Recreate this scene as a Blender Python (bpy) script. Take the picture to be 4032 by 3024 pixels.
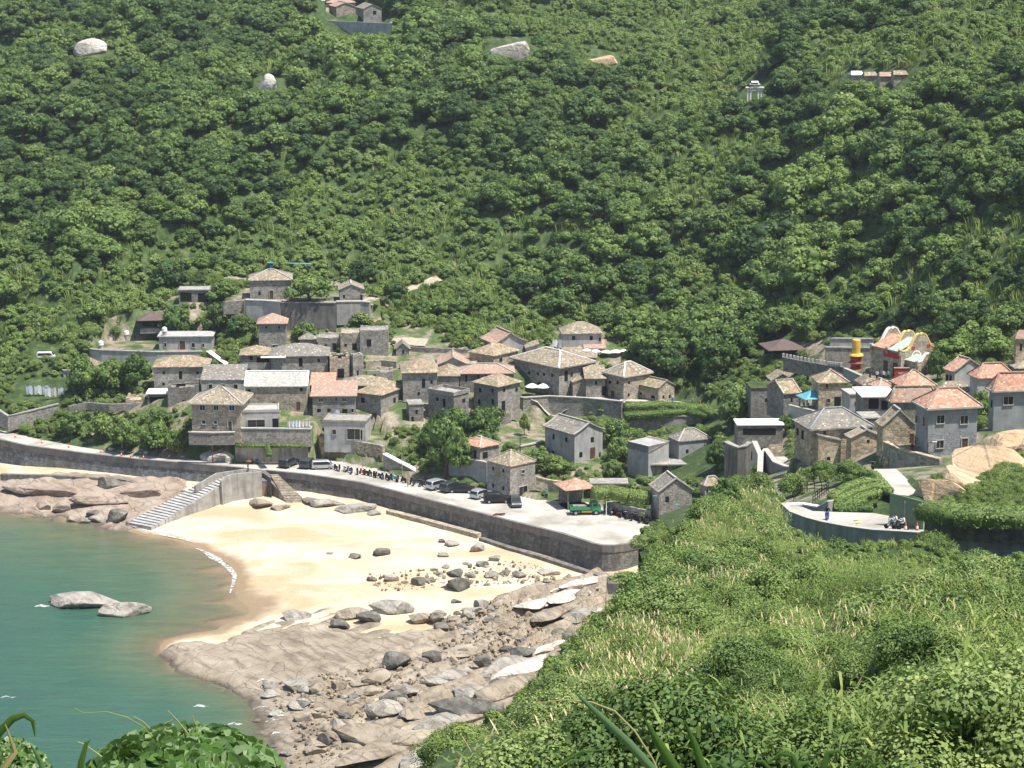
import bpy, bmesh, math, random
import numpy as np
from mathutils import Vector, Matrix, noise as mnoise

for _o in list(bpy.data.objects): bpy.data.objects.remove(_o)
S = bpy.context.scene
COL = S.collection
R = math.radians
random.seed(7)
rng = np.random.default_rng(11)

# ------------------------------------------------------------------ camera
CZ, PITCH, F, CX, CY = 100.0, R(11.9), 8630.0, 2016.0, 1512.0
cam = bpy.data.objects.new('camera', bpy.data.cameras.new('camera'))
COL.objects.link(cam); S.camera = cam
cam.location = (0, 0, CZ); cam.rotation_euler = (R(90) - PITCH, 0, 0)
cam.data.sensor_width = 36; cam.data.lens = 36 * F / 4032
cam.data.clip_start = 0.5; cam.data.clip_end = 5000

# ------------------------------------------------------------------ sky, sun, exposure
SUN_EL, SUN_AZ = R(66), math.atan2(0.88, -0.47)      # azimuth measured from +Y towards +X
w = bpy.data.worlds.new('World'); S.world = w; w.use_nodes = True
wn = w.node_tree.nodes; bg = wn['Background']
sky = wn.new('ShaderNodeTexSky'); sky.sky_type = 'NISHITA'; sky.sun_disc = False
sky.sun_elevation = SUN_EL; sky.sun_rotation = SUN_AZ
sky.air_density = 1.0; sky.dust_density = 1.2
w.node_tree.links.new(sky.outputs[0], bg.inputs[0]); bg.inputs[1].default_value = 0.105
sl = bpy.data.lights.new('sun', 'SUN'); sl.energy = 5.0; sl.angle = R(0.5); sl.color = (1.0, 0.95, 0.87)
sun = bpy.data.objects.new('sun', sl); COL.objects.link(sun)
sd = Vector((math.sin(SUN_AZ) * math.cos(SUN_EL), math.cos(SUN_AZ) * math.cos(SUN_EL), math.sin(SUN_EL)))
sun.rotation_euler = sd.to_track_quat('Z', 'Y').to_euler(); sun.location = (60, 200, 220)
S.view_settings.view_transform = 'Standard'; S.view_settings.look = 'None'
S.view_settings.exposure = 0.55; S.view_settings.gamma = 1
S.cycles.max_bounces = 5; S.cycles.diffuse_bounces = 2; S.cycles.glossy_bounces = 2
S.cycles.transmission_bounces = 2; S.cycles.transparent_max_bounces = 6; S.cycles.volume_bounces = 0
S.cycles.use_denoising = True

# ------------------------------------------------------------------ photo pixel -> place
SP, CP = math.sin(PITCH), math.cos(PITCH)
def ray(u, v):
    a, b = (u - CX) / F, -(v - CY) / F
    return (a, CP + b * SP, -SP + b * CP)
def PZ(u, v, z):                       # the place at height z seen at pixel (u, v)
    d = ray(u, v); t = (z - CZ) / d[2]
    return Vector((d[0] * t, d[1] * t, z))
def PY(u, v, y):                       # the place at ground distance y seen at pixel (u, v)
    d = ray(u, v); t = y / d[1]
    return Vector((d[0] * t, y, CZ + d[2] * t))
def proj(p):
    x, y, z = p[0], p[1], p[2] - CZ
    dep = y * CP - z * SP; up = y * SP + z * CP
    return CX + F * x / dep, CY - F * up / dep

# ------------------------------------------------------------------ number helpers
def _h(i, j, s):
    n = (i.astype(np.int64) * 374761393 + j.astype(np.int64) * 668265263 + s * 1442695041) & 0x7fffffff
    n = ((n ^ (n >> 13)) * 1274126177) & 0x7fffffff
    return ((n ^ (n >> 16)) & 0xffff) / 65535.0
def vn(x, y, s=0):
    x = np.asarray(x, float); y = np.asarray(y, float)
    i, j = np.floor(x), np.floor(y); fx, fy = x - i, y - j
    fx = fx * fx * (3 - 2 * fx); fy = fy * fy * (3 - 2 * fy)
    a, b, c, d = _h(i, j, s), _h(i + 1, j, s), _h(i, j + 1, s), _h(i + 1, j + 1, s)
    return (a * (1 - fx) + b * fx) * (1 - fy) + (c * (1 - fx) + d * fx) * fy
def fbm(x, y, s=0, o=4):
    t = 0; a = .5
    for k in range(o):
        t = t + a * vn(x * 2 ** k, y * 2 ** k, s + k); a *= .5
    return t
def sstep(a, b, x):
    t = np.clip((x - a) / (b - a), 0, 1); return t * t * (3 - 2 * t)
def inpoly(x, y, P):
    x = np.asarray(x); y = np.asarray(y); r = np.zeros(x.shape, bool); n = len(P)
    for k in range(n):
        x0, y0 = P[k][0], P[k][1]; x1, y1 = P[(k + 1) % n][0], P[(k + 1) % n][1]
        if y0 == y1: continue
        c = (y0 > y) != (y1 > y)
        r ^= c & (x < (x1 - x0) * (y - y0) / (y1 - y0) + x0)
    return r
def dpoly(x, y, P, closed=True):
    d = np.full(np.shape(x), 1e9); n = len(P)
    for k in range(n if closed else n - 1):
        x0, y0 = P[k][0], P[k][1]; x1, y1 = P[(k + 1) % n][0], P[(k + 1) % n][1]
        L = max((x1 - x0) ** 2 + (y1 - y0) ** 2, 1e-9)
        t = np.clip(((x - x0) * (x1 - x0) + (y - y0) * (y1 - y0)) / L, 0, 1)
        d = np.minimum(d, np.hypot(x - x0 - t * (x1 - x0), y - y0 - t * (y1 - y0)))
    return d
class RBF:
    def __init__(s, pts, sm=.3):
        p = np.array([(q[0], q[1], q[2]) for q in pts], float); s.p = p; n = len(p)
        r = np.hypot(p[:, None, 0] - p[None, :, 0], p[:, None, 1] - p[None, :, 1])
        A = np.zeros((n + 3, n + 3)); A[:n, :n] = -r + np.eye(n) * sm
        A[:n, n] = 1; A[:n, n + 1:] = p[:, :2]; A[n:, :n] = A[:n, n:].T
        s.w = np.linalg.solve(A, np.concatenate([p[:, 2], [0, 0, 0]]))
    def __call__(s, x, y):
        t = s.w[-3] + s.w[-2] * x + s.w[-1] * y
        for k in range(len(s.p)): t = t - s.w[k] * np.hypot(x - s.p[k, 0], y - s.p[k, 1])
        return t

# ------------------------------------------------------------------ terrain
QZ = 6.0                                # height of the quay
SEAWALL = [PZ(u, v, QZ) for u, v in [(-500, 1665), (-160, 1700), (0, 1730), (100, 1753), (320, 1782), (542, 1807), (760, 1825), (960, 1842), (1043, 1851), (1200, 1866),
           (1421, 1899), (1560, 1934), (1700, 1970), (1900, 2022), (2050, 2060), (2206, 2098), (2290, 2124), (2330, 2138), (2372, 2146), (2420, 2147), (2469, 2141), (2589, 2118), (2690, 2096), (2800, 2070)]]
def _inset(P, d):
    Q = []
    for i, p in enumerate(P):
        t = (P[min(i + 1, len(P) - 1)] - P[max(i - 1, 0)]); t.z = 0; t.normalize(); Q.append((p.x - t.y * d, p.y + t.x * d))
    return Q
LAND = _inset(SEAWALL, .95) + [(29, 318), (20, 290), (14, 240), (22, 190), (400, 150), (400, 1200), (-500, 1200), (-500, SEAWALL[0].y)]
_l = [  # u, v, height
 (-400, 1600, 7.5), (0, 1680, 6.2), (160, 1725, 6.1), (480, 1780, 6.1), (700, 1800, 6.1), (920, 1818, 6.1), (1180, 1815, 6.1), (1300, 1838, 6.1), (1560, 1880, 6.1), (1760, 1920, 6.1), (2100, 1965, 6.1), (2230, 1985, 6.1), (2400, 2005, 6.2), (2560, 2062, 6.3), (2650, 2085, 6.5),
 (0, 1600, 9), (230, 1590, 10), (300, 1660, 8), (560, 1650, 10), (420, 1740, 6.8), (800, 1700, 11), (1050, 1690, 11.8), (1250, 1740, 9.4), (1330, 1690, 11), (1480, 1665, 11.6), (1700, 1790, 8.6), (1700, 1660, 11.5), (1880, 1640, 12.3), (2080, 1760, 10.5), (2200, 1830, 8.8), (2350, 1840, 9), (2480, 1880, 8), (2620, 1960, 7.3), (2740, 1990, 9),
 (2000, 1640, 11), (2100, 1690, 9.8), (2300, 1685, 9.2), (2440, 1685, 9.6), (2550, 1705, 9.8), (2700, 1705, 10.6), (2820, 1700, 14.2), (2850, 1880, 12.5),
 (100, 1500, 12), (250, 1420, 14.5), (450, 1500, 13.5), (620, 1560, 13.6), (800, 1560, 14.2), (950, 1600, 13.6), (1100, 1620, 13.2), (1300, 1640, 12.4), (1150, 1500, 15.9), (1400, 1500, 15.9), (1560, 1590, 13.6), (1700, 1570, 14.2), (1900, 1540, 15), (2100, 1540, 14.8), (2400, 1560, 14), (2640, 1575, 14), (2850, 1610, 14.8),
 (400, 1440, 14.4), (700, 1440, 15), (1080, 1378, 18.8), (1400, 1392, 18.6), (1600, 1410, 18), (1800, 1460, 17), (2000, 1450, 17.6), (2280, 1390, 19.4), (2450, 1420, 18.4), (2700, 1450, 18), (2900, 1500, 17.5),
 (0, 1350, 17), (300, 1280, 20), (600, 1280, 21), (900, 1250, 22.5), (1200, 1290, 21.8), (1500, 1270, 22), (1800, 1300, 21), (2100, 1300, 21.4), (2500, 1280, 22.5), (2800, 1300, 22.5),
 (0, 1150, 23), (500, 1150, 24.5), (1050, 1150, 26.2), (1400, 1150, 26), (1900, 1120, 26.5), (2400, 1100, 27.5), (2800, 1100, 29),
 (-500, 1000, 27), (0, 1000, 28.5), (500, 980, 30), (1100, 1000, 31), (1600, 980, 31.5), (2100, 950, 33), (2600, 930, 35),
 (-500, 700, 40), (0, 750, 39), (600, 760, 40.5), (1200, 800, 39.5), (1700, 760, 41), (2200, 760, 42), (2700, 720, 45),
 (-500, 400, 51), (0, 450, 52.5), (700, 450, 54.5), (1300, 480, 54), (1900, 450, 55), (2500, 430, 57),
 (-500, 100, 68), (0, 150, 67.5), (700, 150, 69.5), (2000, 150, 70), (2600, 120, 72),
 (-500, -60, 77), (0, -30, 78), (1400, -20, 80), (2400, -30, 80.5), (3200, -40, 82), (4000, -40, 84.5),
 # right hand side, nearer
 (2950, 1880, 17), (3100, 1840, 23.5), (3250, 1842, 28), (3400, 1845, 31.5), (3470, 1790, 31), (3600, 1790, 33), (3800, 1800, 34), (4032, 1780, 36), (4500, 1800, 38),
 (3440, 1850, 37), (3600, 1960, 40.6), (3300, 1950, 38.5), (3150, 1990, 38.5), (4000, 1900, 42),
 (2950, 1650, 16.5), (3050, 1700, 18), (3150, 1610, 21), (3300, 1610, 23.5), (3450, 1620, 27), (3600, 1620, 29.5), (3900, 1660, 32), (4300, 1650, 34),
 (3000, 1420, 20.5), (3200, 1440, 23), (3400, 1480, 26), (3600, 1490, 28), (3850, 1540, 30), (4032, 1450, 32.5), (4400, 1450, 35),
 (3000, 1250, 25), (3300, 1250, 28.5), (3600, 1300, 32), (3900, 1250, 36), (4300, 1250, 39),
 (3100, 1000, 34), (3500, 1000, 39), (3900, 1000, 44.5), (4400, 1000, 48),
 (3100, 700, 47), (3500, 700, 51), (3900, 700, 55), (4400, 700, 58), (3200, 380, 62), (3700, 400, 65), (4100, 400, 67.5), (3100, 150, 73), (3700, 150, 75.5), (4200, 150, 78)]
_lw = [PZ(*q) for q in _l]
_lw += [Vector(q) for q in [(-320, 760, 100), (-100, 800, 105), (100, 800, 106), (320, 760, 108), (-300, 560, 75), (320, 560, 100), (300, 400, 70), (250, 280, 50), (-320, 400, 8), (0, 1000, 130), (-300, 1000, 130), (300, 1000, 130)]]
for u, v, z, h in [(380, 1377, 17.4, 3), (620, 1387, 17.4, 2.6), (780, 1386, 17.4, 2.6), (1110, 1192, 26.2, 4.6), (1220, 1193, 26.2, 4.8), (1320, 1193, 26.2, 4.6), (1000, 1184, 26.2, 3.4), (1400, 1190, 26.2, 3.8),
                   (2080, 1567, 13.6, 4.4), (1880, 1636, 12.4, 3), (1980, 1632, 12.4, 3), (2170, 1560, 13.6, 4.4), (2300, 1569, 13.6, 4.4), (2430, 1581, 13.6, 4.2), (2560, 1588, 13.6, 1.2), (2700, 1598, 13.6, 1.2), (2480, 1655, 12.2, 2.2), (2620, 1646, 12.4, 2.2), (2750, 1645, 12.4, 2.0),
                   (1300, 1728, 9.6, 3.2), (1420, 1744, 9.6, 3.2), (1490, 1756, 9.6, 3), (1780, 1801, 10.2, 3.8), (1890, 1818, 10.2, 4), (1000, 1758, 9, 2.8), (1150, 1758, 9, 2.8), (800, 1703, 11.6, 2.0), (900, 1704, 11.6, 2.2),
                   (3500, 1752, 33, 3.8), (3580, 1782, 33, 3.8), (3680, 1806, 33, 3), (3260, 1368, 27, 3.6), (3420, 1370, 27, 3.6)]:
    p = PZ(u, v, z); _lw += [Vector((p.x, p.y - 1.3, z - h)), Vector((p.x, p.y + 2.5, z))]
_lw += [PZ(*q) for q in [(1250, 150, 68.6), (1400, 150, 68.6), (1540, 152, 68.6), (3110, 2090, 35.5), (3250, 2135, 35.5), (3400, 2175, 36), (3560, 2190, 37), (3750, 2200, 38), (4000, 2210, 38.5), (4300, 2215, 39)]]
R_LAND = RBF(_lw)
_s = [(0, 1935, 1.8), (217, 1910, 2.2), (477, 1915, 2.4), (760, 1940, 2.3), (600, 2000, 1.2), (0, 1998, 0), (230, 2018, 0), (400, 2052, 0), (461, 2068, 0), (150, 1960, 1.5), (350, 1970, 1.7),
 (613, 2066, .7), (800, 2050, 1.3), (960, 2000, 2), (1190, 1988, 2.4), (1500, 2015, 2.6), (1880, 2112, 2.2), (2100, 2180, 1.9), (2290, 2252, 1.6), (2416, 2290, 1.8), (560, 2085, .3), (689, 2122, 0), (868, 2203, 0), (935, 2263, 0), (925, 2340, 0), (1000, 2385, .02),
 (1000, 2280, .3), (1200, 2200, 1.0), (1500, 2300, 1.1), (1200, 2360, .5), (1900, 2300, 1.3), (1500, 2120, 1.7), (1000, 2120, 1.0), (1040, 2440, .3), (1300, 2410, 1.2), (1500, 2480, 1.2), (1000, 2560, 1.2), (700, 2550, .7), (620, 2520, -.2), (640, 2590, -.2), (760, 2650, -.1), (900, 2702, 0),
 (1300, 2650, 1.4), (1700, 2600, 1.5), (2100, 2450, 2.0), (2300, 2350, 2.2), (1000, 2760, -.2), (1100, 2850, -.1), (1080, 2950, -.2), (1400, 2800, 1.0), (1150, 3024, 0), (1800, 2800, 2.2), (2050, 2700, 3.2), (2200, 2600, 3), (1600, 3000, 2.6), (1350, 3010, 1.2),
 (0, 2060, -.8), (300, 2100, -.7), (0, 2250, -2.2), (300, 2500, -3.5), (0, 2900, -5), (600, 2900, -3.5), (600, 2250, -1.0), (500, 2450, -1.8), (880, 2420, -.35), (760, 2300, -.6), (800, 2200, -.25), (850, 2500, .1), (-400, 2000, -2), (-400, 2500, -5), (850, 2780, -1.3), (900, 2950, -1.6)]
_sw = [PZ(*q) for q in _s] + [Vector(q) for q in [(-200, 380, -4), (-220, 300, -9), (-200, 200, -12), (0, 200, -6), (40, 240, 4), (70, 280, 4), (-60, 200, -8), (120, 200, 6)]]
R_SHORE = RBF(_sw, .1)
ROCKP = [[(p.x, p.y) for p in (PZ(u, v, 1) for u, v in q)] for q in (
 [(850, 2520), (960, 2462), (1040, 2432), (1150, 2425), (1300, 2385), (1430, 2395), (1500, 2440), (1600, 2500), (1700, 2470), (1800, 2440), (1900, 2385), (2050, 2330), (2200, 2290), (2330, 2262), (2440, 2290), (2700, 2400), (2700, 3300), (1000, 3300), (1060, 3024), (1030, 2900), (960, 2800), (900, 2715), (760, 2665), (640, 2600), (600, 2530), (700, 2495)],
 [(-500, 1880), (0, 1900), (217, 1895), (477, 1900), (770, 1925), (720, 1985), (620, 2040), (520, 2062), (450, 2080), (380, 2062), (230, 2025), (100, 2010), (-500, 2010)],
 [(1180, 1975), (1330, 1970), (1440, 1990), (1510, 2010), (1560, 2040), (1500, 2050), (1400, 2040), (1250, 2030), (1180, 2010)])]
# the near hill with the camera on it: control places and the outline beyond which it falls away
_f = [PY(*q) for q in [(1640, 3040, 70), (1850, 2880, 84), (2050, 2760, 96), (2250, 2520, 118), (2450, 2350, 140), (2580, 2215, 160), (2700, 2065, 185), (2850, 1945, 212), (3000, 2010, 216), (3100, 2075, 206), (3250, 2130, 196), (3400, 2180, 188), (3700, 2220, 184), (4032, 2250, 182), (4400, 2250, 180),
  (3000, 2380, 125), (3600, 2480, 106), (2600, 2600, 97), (2500, 3024, 58), (3200, 3024, 52), (4032, 3024, 42), (4032, 2600, 86), (3300, 2700, 80), (2700, 2300, 140), (4500, 3024, 40), (4500, 2600, 80), (2200, 2900, 72)]]
_f += [Vector(q) for q in [(0, 0, 97.9), (-6, 8, 94.2), (6, 8, 94.6), (0, 20, 90.4), (-12, 30, 86), (12, 30, 87.5), (30, 20, 92), (0, 40, 82.6), (-8, 50, 77), (-25, 20, 87), (-20, -20, 104), (30, -20, 107), (60, 60, 84), (80, 120, 72), (90, 180, 60)]]
R_FORE = RBF(_f, .2)
FOREP = [(-32, -25), (-30, 26), (-16, 46)] + [(p.x, p.y) for p in _f[:8]] + [(_f[8].x, _f[8].y + 1)] + [(q.x, q.y + 2) for q in _f[9:14]] + [(150, 184), (150, -25)]

TERR = []                               # level ground cut into or built on the slope: (polygon, height)
def terrace(z, px, soft=.8):
    P = [PZ(u, v, z) for u, v in px]; TERR.append(([(p.x, p.y) for p in P], z, soft)); return P
QUAY_BACK = [(2800, 2040), (2700, 2080), (2620, 2078), (2555, 2062), (2480, 2035), (2380, 2004), (2330, 1975), (2215, 1975), (2110, 1965), (1925, 1925), (1790, 1920), (1700, 1902), (1580, 1878), (1500, 1848), (1420, 1830), (1330, 1814), (1255, 1796), (1215, 1808), (1210, 1818), (925, 1818), (700, 1800), (488, 1786), (300, 1757), (163, 1731), (0, 1694), (-160, 1662), (-500, 1628)]
QUAY = [PZ(u, v, QZ) for u, v in QUAY_BACK]
QUAYP = _inset(SEAWALL, .95) + [(p.x, p.y) for p in QUAY]
TERR.append((QUAYP, QZ - .1, .3))
T_WEST = terrace(17.4, [(351, 1372), (400, 1380), (620, 1387), (800, 1385), (850, 1384), (870, 1350), (600, 1332), (400, 1345)])
T_PATH = terrace(13.6, [(2050, 1566), (2150, 1558), (2300, 1567), (2434, 1580), (2662, 1590), (2828, 1622), (2865, 1600), (2680, 1566), (2440, 1556), (2160, 1532), (2060, 1540)])
T_GARD = terrace(12.0, [(927, 1687), (1225, 1690), (1245, 1655), (930, 1650)])
T_LOW = terrace(9.0, [(925, 1757), (1212, 1757), (1225, 1740), (925, 1740)])
T_GAR = terrace(9.6, [(1262, 1723), (1420, 1742), (1500, 1756), (1530, 1730), (1500, 1695), (1265, 1690)])
T_RED = terrace(10.2, [(1765, 1797), (1890, 1817), (1925, 1822), (1990, 1800), (1985, 1770), (1820, 1765)])
T_FORT = terrace(26.2, [(905, 1185), (965, 1180), (1105, 1188), (1322, 1190), (1425, 1186), (1500, 1186), (1480, 1150), (1000, 1140), (900, 1150)])
T_E33 = terrace(33.0, [(3470, 1742), (3530, 1768), (3590, 1782), (3690, 1806), (3860, 1806), (3880, 1740), (3640, 1700), (3490, 1715)])
T_E27 = terrace(27.6, [(3110, 1815), (3150, 1842), (3220, 1850), (3400, 1858), (3440, 1850), (3480, 1835), (3475, 1790), (3300, 1760), (3130, 1780)])
T_TOP = terrace(72.5, [(1250, 76), (1290, 86), (1541, 93), (1545, 66), (1250, 62)])
T_TEM = terrace(27.2, [(3395, 1500), (3660, 1512), (3700, 1480), (3660, 1440), (3400, 1440)])
T_SLAB = [PZ(3431, 1851, 39), PZ(3529, 1851, 39), PZ(3612, 1930, 39.8), PZ(3640, 1966, 40.2), PZ(3514, 1950, 40)]
TERR.append(([(p.x, p.y) for p in T_SLAB], 38.8, .5))
def ROADZ(x): return np.clip(40 + 3 * (x - 28.8) / 19.8, 39.5, 47)
def PROAD(u, v):
    z = 41.5
    for _ in range(8): z = float(ROADZ(PZ(u, v, z).x))
    return PZ(u, v, z)
ROAD_OUT = [PROAD(u, v) for u, v in [(3085, 1994), (3097, 2004), (3121, 2026), (3180, 2048), (3243, 2065), (3340, 2083), (3439, 2096), (3586, 2105), (3733, 2115), (3880, 2119), (4032, 2124), (4400, 2136)]]
ROAD_IN = [PROAD(u, v) for u, v in [(4400, 2090), (4032, 2078), (3800, 2068), (3640, 2058), (3520, 2035), (3440, 2020), (3300, 2016), (3200, 2012), (3160, 1996), (3110, 1984)]]
ROADP = [(p.x, p.y) for p in ROAD_OUT + ROAD_IN]
TERR.append((ROADP, lambda x, y: ROADZ(x) - .12, .4))

def strata(x, y):
    # tilted beds that run away from the viewer to the right: saw-toothed ledges
    wx = fbm(x / 9, y / 9, 5, 3) * 5; c = -0.80 * x + 0.60 * y + wx; l = .6 * x + .8 * y
    P = 3.1 + 0 * c; t = c / P + fbm(l / 14, c / 5, 8, 2) * 1.4; f = t - np.floor(t)
    saw = np.minimum(f / .14, (1 - f) / .86)
    return saw * (.25 + .9 * _h(np.floor(t), np.floor(t * 0 + l / 23), 3)), f
_q = [PZ(*q) for q in [(1400, 100, 72), (2970, 395, 65), (360, 200, 66), (1060, 330, 60), (2010, 210, 65), (3450, 320, 66)]]
QUIET = [(p.x, p.y, r) for p, r in zip(_q, (26, 14, 12, 12, 12, 12))]
def H(x, y, fore=True, part=False):
    x = np.asarray(x, float); y = np.asarray(y, float)
    land = inpoly(x, y, LAND)
    hl = R_LAND(x, y)
    up = sstep(425, 470, y + .25 * np.abs(x))
    g = fbm((x * .8 - y * .35) / 26, (x * .35 + y * .8) / 75, 21, 3) - .5
    qt = 1.0
    for qx, qy, qr in QUIET: qt = qt * (1 - .95 * np.exp(-(((x - qx) ** 2 + (y - qy) ** 2) / qr ** 2)))
    up = up * qt
    hl = hl + up * (g * 26 + (fbm(x / 12, y / 12, 31, 2) - .4) * 9) * sstep(900, 620, y)
    hl = hl + (1 - up) * (fbm(x / 6, y / 6, 33, 3) - .45) * .9 * sstep(360, 375, y)
    hs = R_SHORE(x, y)
    rk = np.zeros(x.shape, bool); sd = np.full(x.shape, -9.0)
    wob = (fbm(x / 3.5, y / 3.5, 47, 3) - .47) * 5
    for P in ROCKP:
        i = inpoly(x, y, P); d = dpoly(x, y, P); sd = np.maximum(sd, np.where(i, d, -d))
    sd = sd + wob; rk = sd > -2.5; dm = sstep(-.6, 2.0, sd)
    sw, f = strata(x, y)
    slab = sstep(-18, -25, x) * sstep(302, 294, y)                       # the wide smooth slab at the water
    far = y > 330
    amp = (.35 + .65 * sstep(-14, 2, x)) * (1 - .9 * slab) * np.where(far, .55, 1)
    hsand = hs + (fbm(x / 5, y / 5, 43, 3) - .45) * .25
    hrock = hsand - .5 + dm * (.5 + sw * 1.5 * amp + (fbm(x / 2.6, y / 2.6, 41, 4) - .5) * .9 * (1 - .75 * slab) - .25 * amp + .55 * slab + np.where(far, .38, 0) + .38 * sstep(-22, -12, x) * (~far))
    hs = np.maximum(hsand, hrock)
    h = np.where(land, hl, hs)
    for P, z, soft in TERR:
        bx = [q[0] for q in P]; by = [q[1] for q in P]
        m = (x > min(bx) - 1) & (x < max(bx) + 1) & (y > min(by) - 1) & (y < max(by) + 1)
        if not m.any(): continue
        i = np.zeros(x.shape, bool); i[m] = inpoly(x[m], y[m], P)
        h = np.where(i, z(x, y) if callable(z) else z, h)
    if fore:
        hf = R_FORE(x, y) + ((fbm(x / 9, y / 9, 51, 2) - .45) * 6.5 + (fbm(x / 2.8, y / 2.8, 53, 2) - .4) * 1.6) * sstep(30, 70, y) * (.25 + .75 * sstep(0, 14, dpoly(x, y, FOREP)))
        ins = inpoly(x, y, FOREP); d = dpoly(x, y, FOREP)
        hf = np.where(ins, hf, hf - d * 1.5 - .02 * d * d)
        rd = inpoly(x, y, ROADP) | inpoly(x, y, TERR[-2][0])
        fo = (hf > h) & ~rd & (y < 245)
        h = np.where(fo, hf, h)
        if part: return h, land, rk, fo, hsand, hrock
    return (h, land, rk, land & False) if part else h

class Grid:
    def __init__(s, x0, x1, y0, y1, st):
        s.x0, s.y0, s.st = x0, y0, st
        s.nx = int(round((x1 - x0) / st)) + 1; s.ny = int(round((y1 - y0) / st)) + 1
        s.X, s.Y = np.meshgrid(x0 + np.arange(s.nx) * st, y0 + np.arange(s.ny) * st)
        s.h, s.land, s.rk, s.fo, s.hs, s.hr = H(s.X, s.Y, part=True)
    def at(s, x, y):
        fx = np.clip((np.asarray(x, float) - s.x0) / s.st, 0, s.nx - 1.001); fy = np.clip((np.asarray(y, float) - s.y0) / s.st, 0, s.ny - 1.001)
        i, j = fx.astype(int), fy.astype(int); a, b = fx - i, fy - j; h = s.h
        return (h[j, i] * (1 - a) + h[j, i + 1] * a) * (1 - b) + (h[j + 1, i] * (1 - a) + h[j + 1, i + 1] * a) * b
    def inside(s, x, y):
        return (x > s.x0) & (x < s.x0 + (s.nx - 1) * s.st) & (y > s.y0) & (y < s.y0 + (s.ny - 1) * s.st)
GV = Grid(-112, 100, 232, 470, .7)
GF = Grid(-40, 152, -22, 260, 1.5)
GC = Grid(-400, 400, -20, 1100, 4.0)
def gz(x, y):
    x = np.asarray(x, float); y = np.asarray(y, float)
    z = GC.at(x, y); z = np.where(GF.inside(x, y), GF.at(x, y), z)
    return np.where(GV.inside(x, y), GV.at(x, y), z)
_yy = np.concatenate([np.arange(18, 230, .5), np.arange(230, 480, .25), np.arange(480, 900, 1)])
def hit(u, v, ymin=18, dz=0):                     # where the line of sight through a pixel meets the ground
    d = ray(u, v); t = _yy / d[1]; x = d[0] * t; z = CZ + d[2] * t
    b = (z <= gz(x, _yy) + dz) & (_yy >= ymin)
    k = int(np.argmax(b)) if b.any() else len(_yy) - 1
    y = _yy[k]; t = y / d[1]
    return Vector((d[0] * t, y, CZ + d[2] * t))

# ------------------------------------------------------------------ materials
def mat(name, rough=.9, **kw):
    m = bpy.data.materials.new(name); m.use_nodes = True; m.node_tree.nodes['Principled BSDF'].inputs['Roughness'].default_value = rough
    b = m.node_tree.nodes['Principled BSDF']
    b.inputs['Specular IOR Level'].default_value = kw.get('spec', .3)
    return m, m.node_tree.nodes, m.node_tree.links, b
def coord(n, l, scale, rot=(0, 0, 0), kind='pos'):
    mp = n.new('ShaderNodeMapping'); mp.inputs['Scale'].default_value = scale; mp.inputs['Rotation'].default_value = rot
    if kind == 'pos': l.new(n.new('ShaderNodeNewGeometry').outputs['Position'], mp.inputs[0])
    else: l.new(n.new('ShaderNodeTexCoord').outputs['Object'], mp.inputs[0])
    return mp.outputs[0]
def ramp(n, l, fac, stops, const=False):
    r = n.new('ShaderNodeValToRGB'); r.color_ramp.interpolation = 'CONSTANT' if const else 'LINEAR'
    e = r.color_ramp.elements
    while len(e) < len(stops): e.new(.5)
    for q, (p, c) in zip(e, stops): q.position = p; q.color = (*c, 1) if len(c) == 3 else c
    l.new(fac, r.inputs[0]); return r.outputs[0]
def noise(n, l, vec, sc, det=3, rough=.55, dist=0):
    t = n.new('ShaderNodeTexNoise'); t.inputs['Scale'].default_value = sc; t.inputs['Detail'].default_value = det
    t.inputs['Roughness'].default_value = rough; t.inputs['Distortion'].default_value = dist; l.new(vec, t.inputs['Vector']); return t.outputs['Fac']
def vor(n, l, vec, sc, feat='F1', rnd=1):
    t = n.new('ShaderNodeTexVoronoi'); t.feature = feat; t.inputs['Scale'].default_value = sc; t.inputs['Randomness'].default_value = rnd
    l.new(vec, t.inputs['Vector']); return t
def mix(n, l, fac, a, b, mode='MIX'):
    m = n.new('ShaderNodeMix'); m.data_type = 'RGBA'; m.blend_type = mode
    for s, q in ((0, fac), (6, a), (7, b)):
        if isinstance(q, (int, float)): m.inputs[s].default_value = q
        elif isinstance(q, tuple): m.inputs[s].default_value = (*q, 1)
        else: l.new(q, m.inputs[s])
    return m.outputs[2]
def math_(n, l, op, a, b=0, c=0):
    m = n.new('ShaderNodeMath'); m.operation = op
    for s, q in enumerate((a, b, c)):
        if isinstance(q, (int, float)): m.inputs[s].default_value = q
        else: l.new(q, m.inputs[s])
    return m.outputs[0]
def bump(n, l, bs, hgt, st, dist=.1):
    b = n.new('ShaderNodeBump'); b.inputs['Strength'].default_value = st; b.inputs['Distance'].default_value = dist
    l.new(hgt, b.inputs['Height']); l.new(b.outputs[0], bs.inputs['Normal'])
def sc(c, k): return tuple(min(1, q * k) for q in c)
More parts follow.
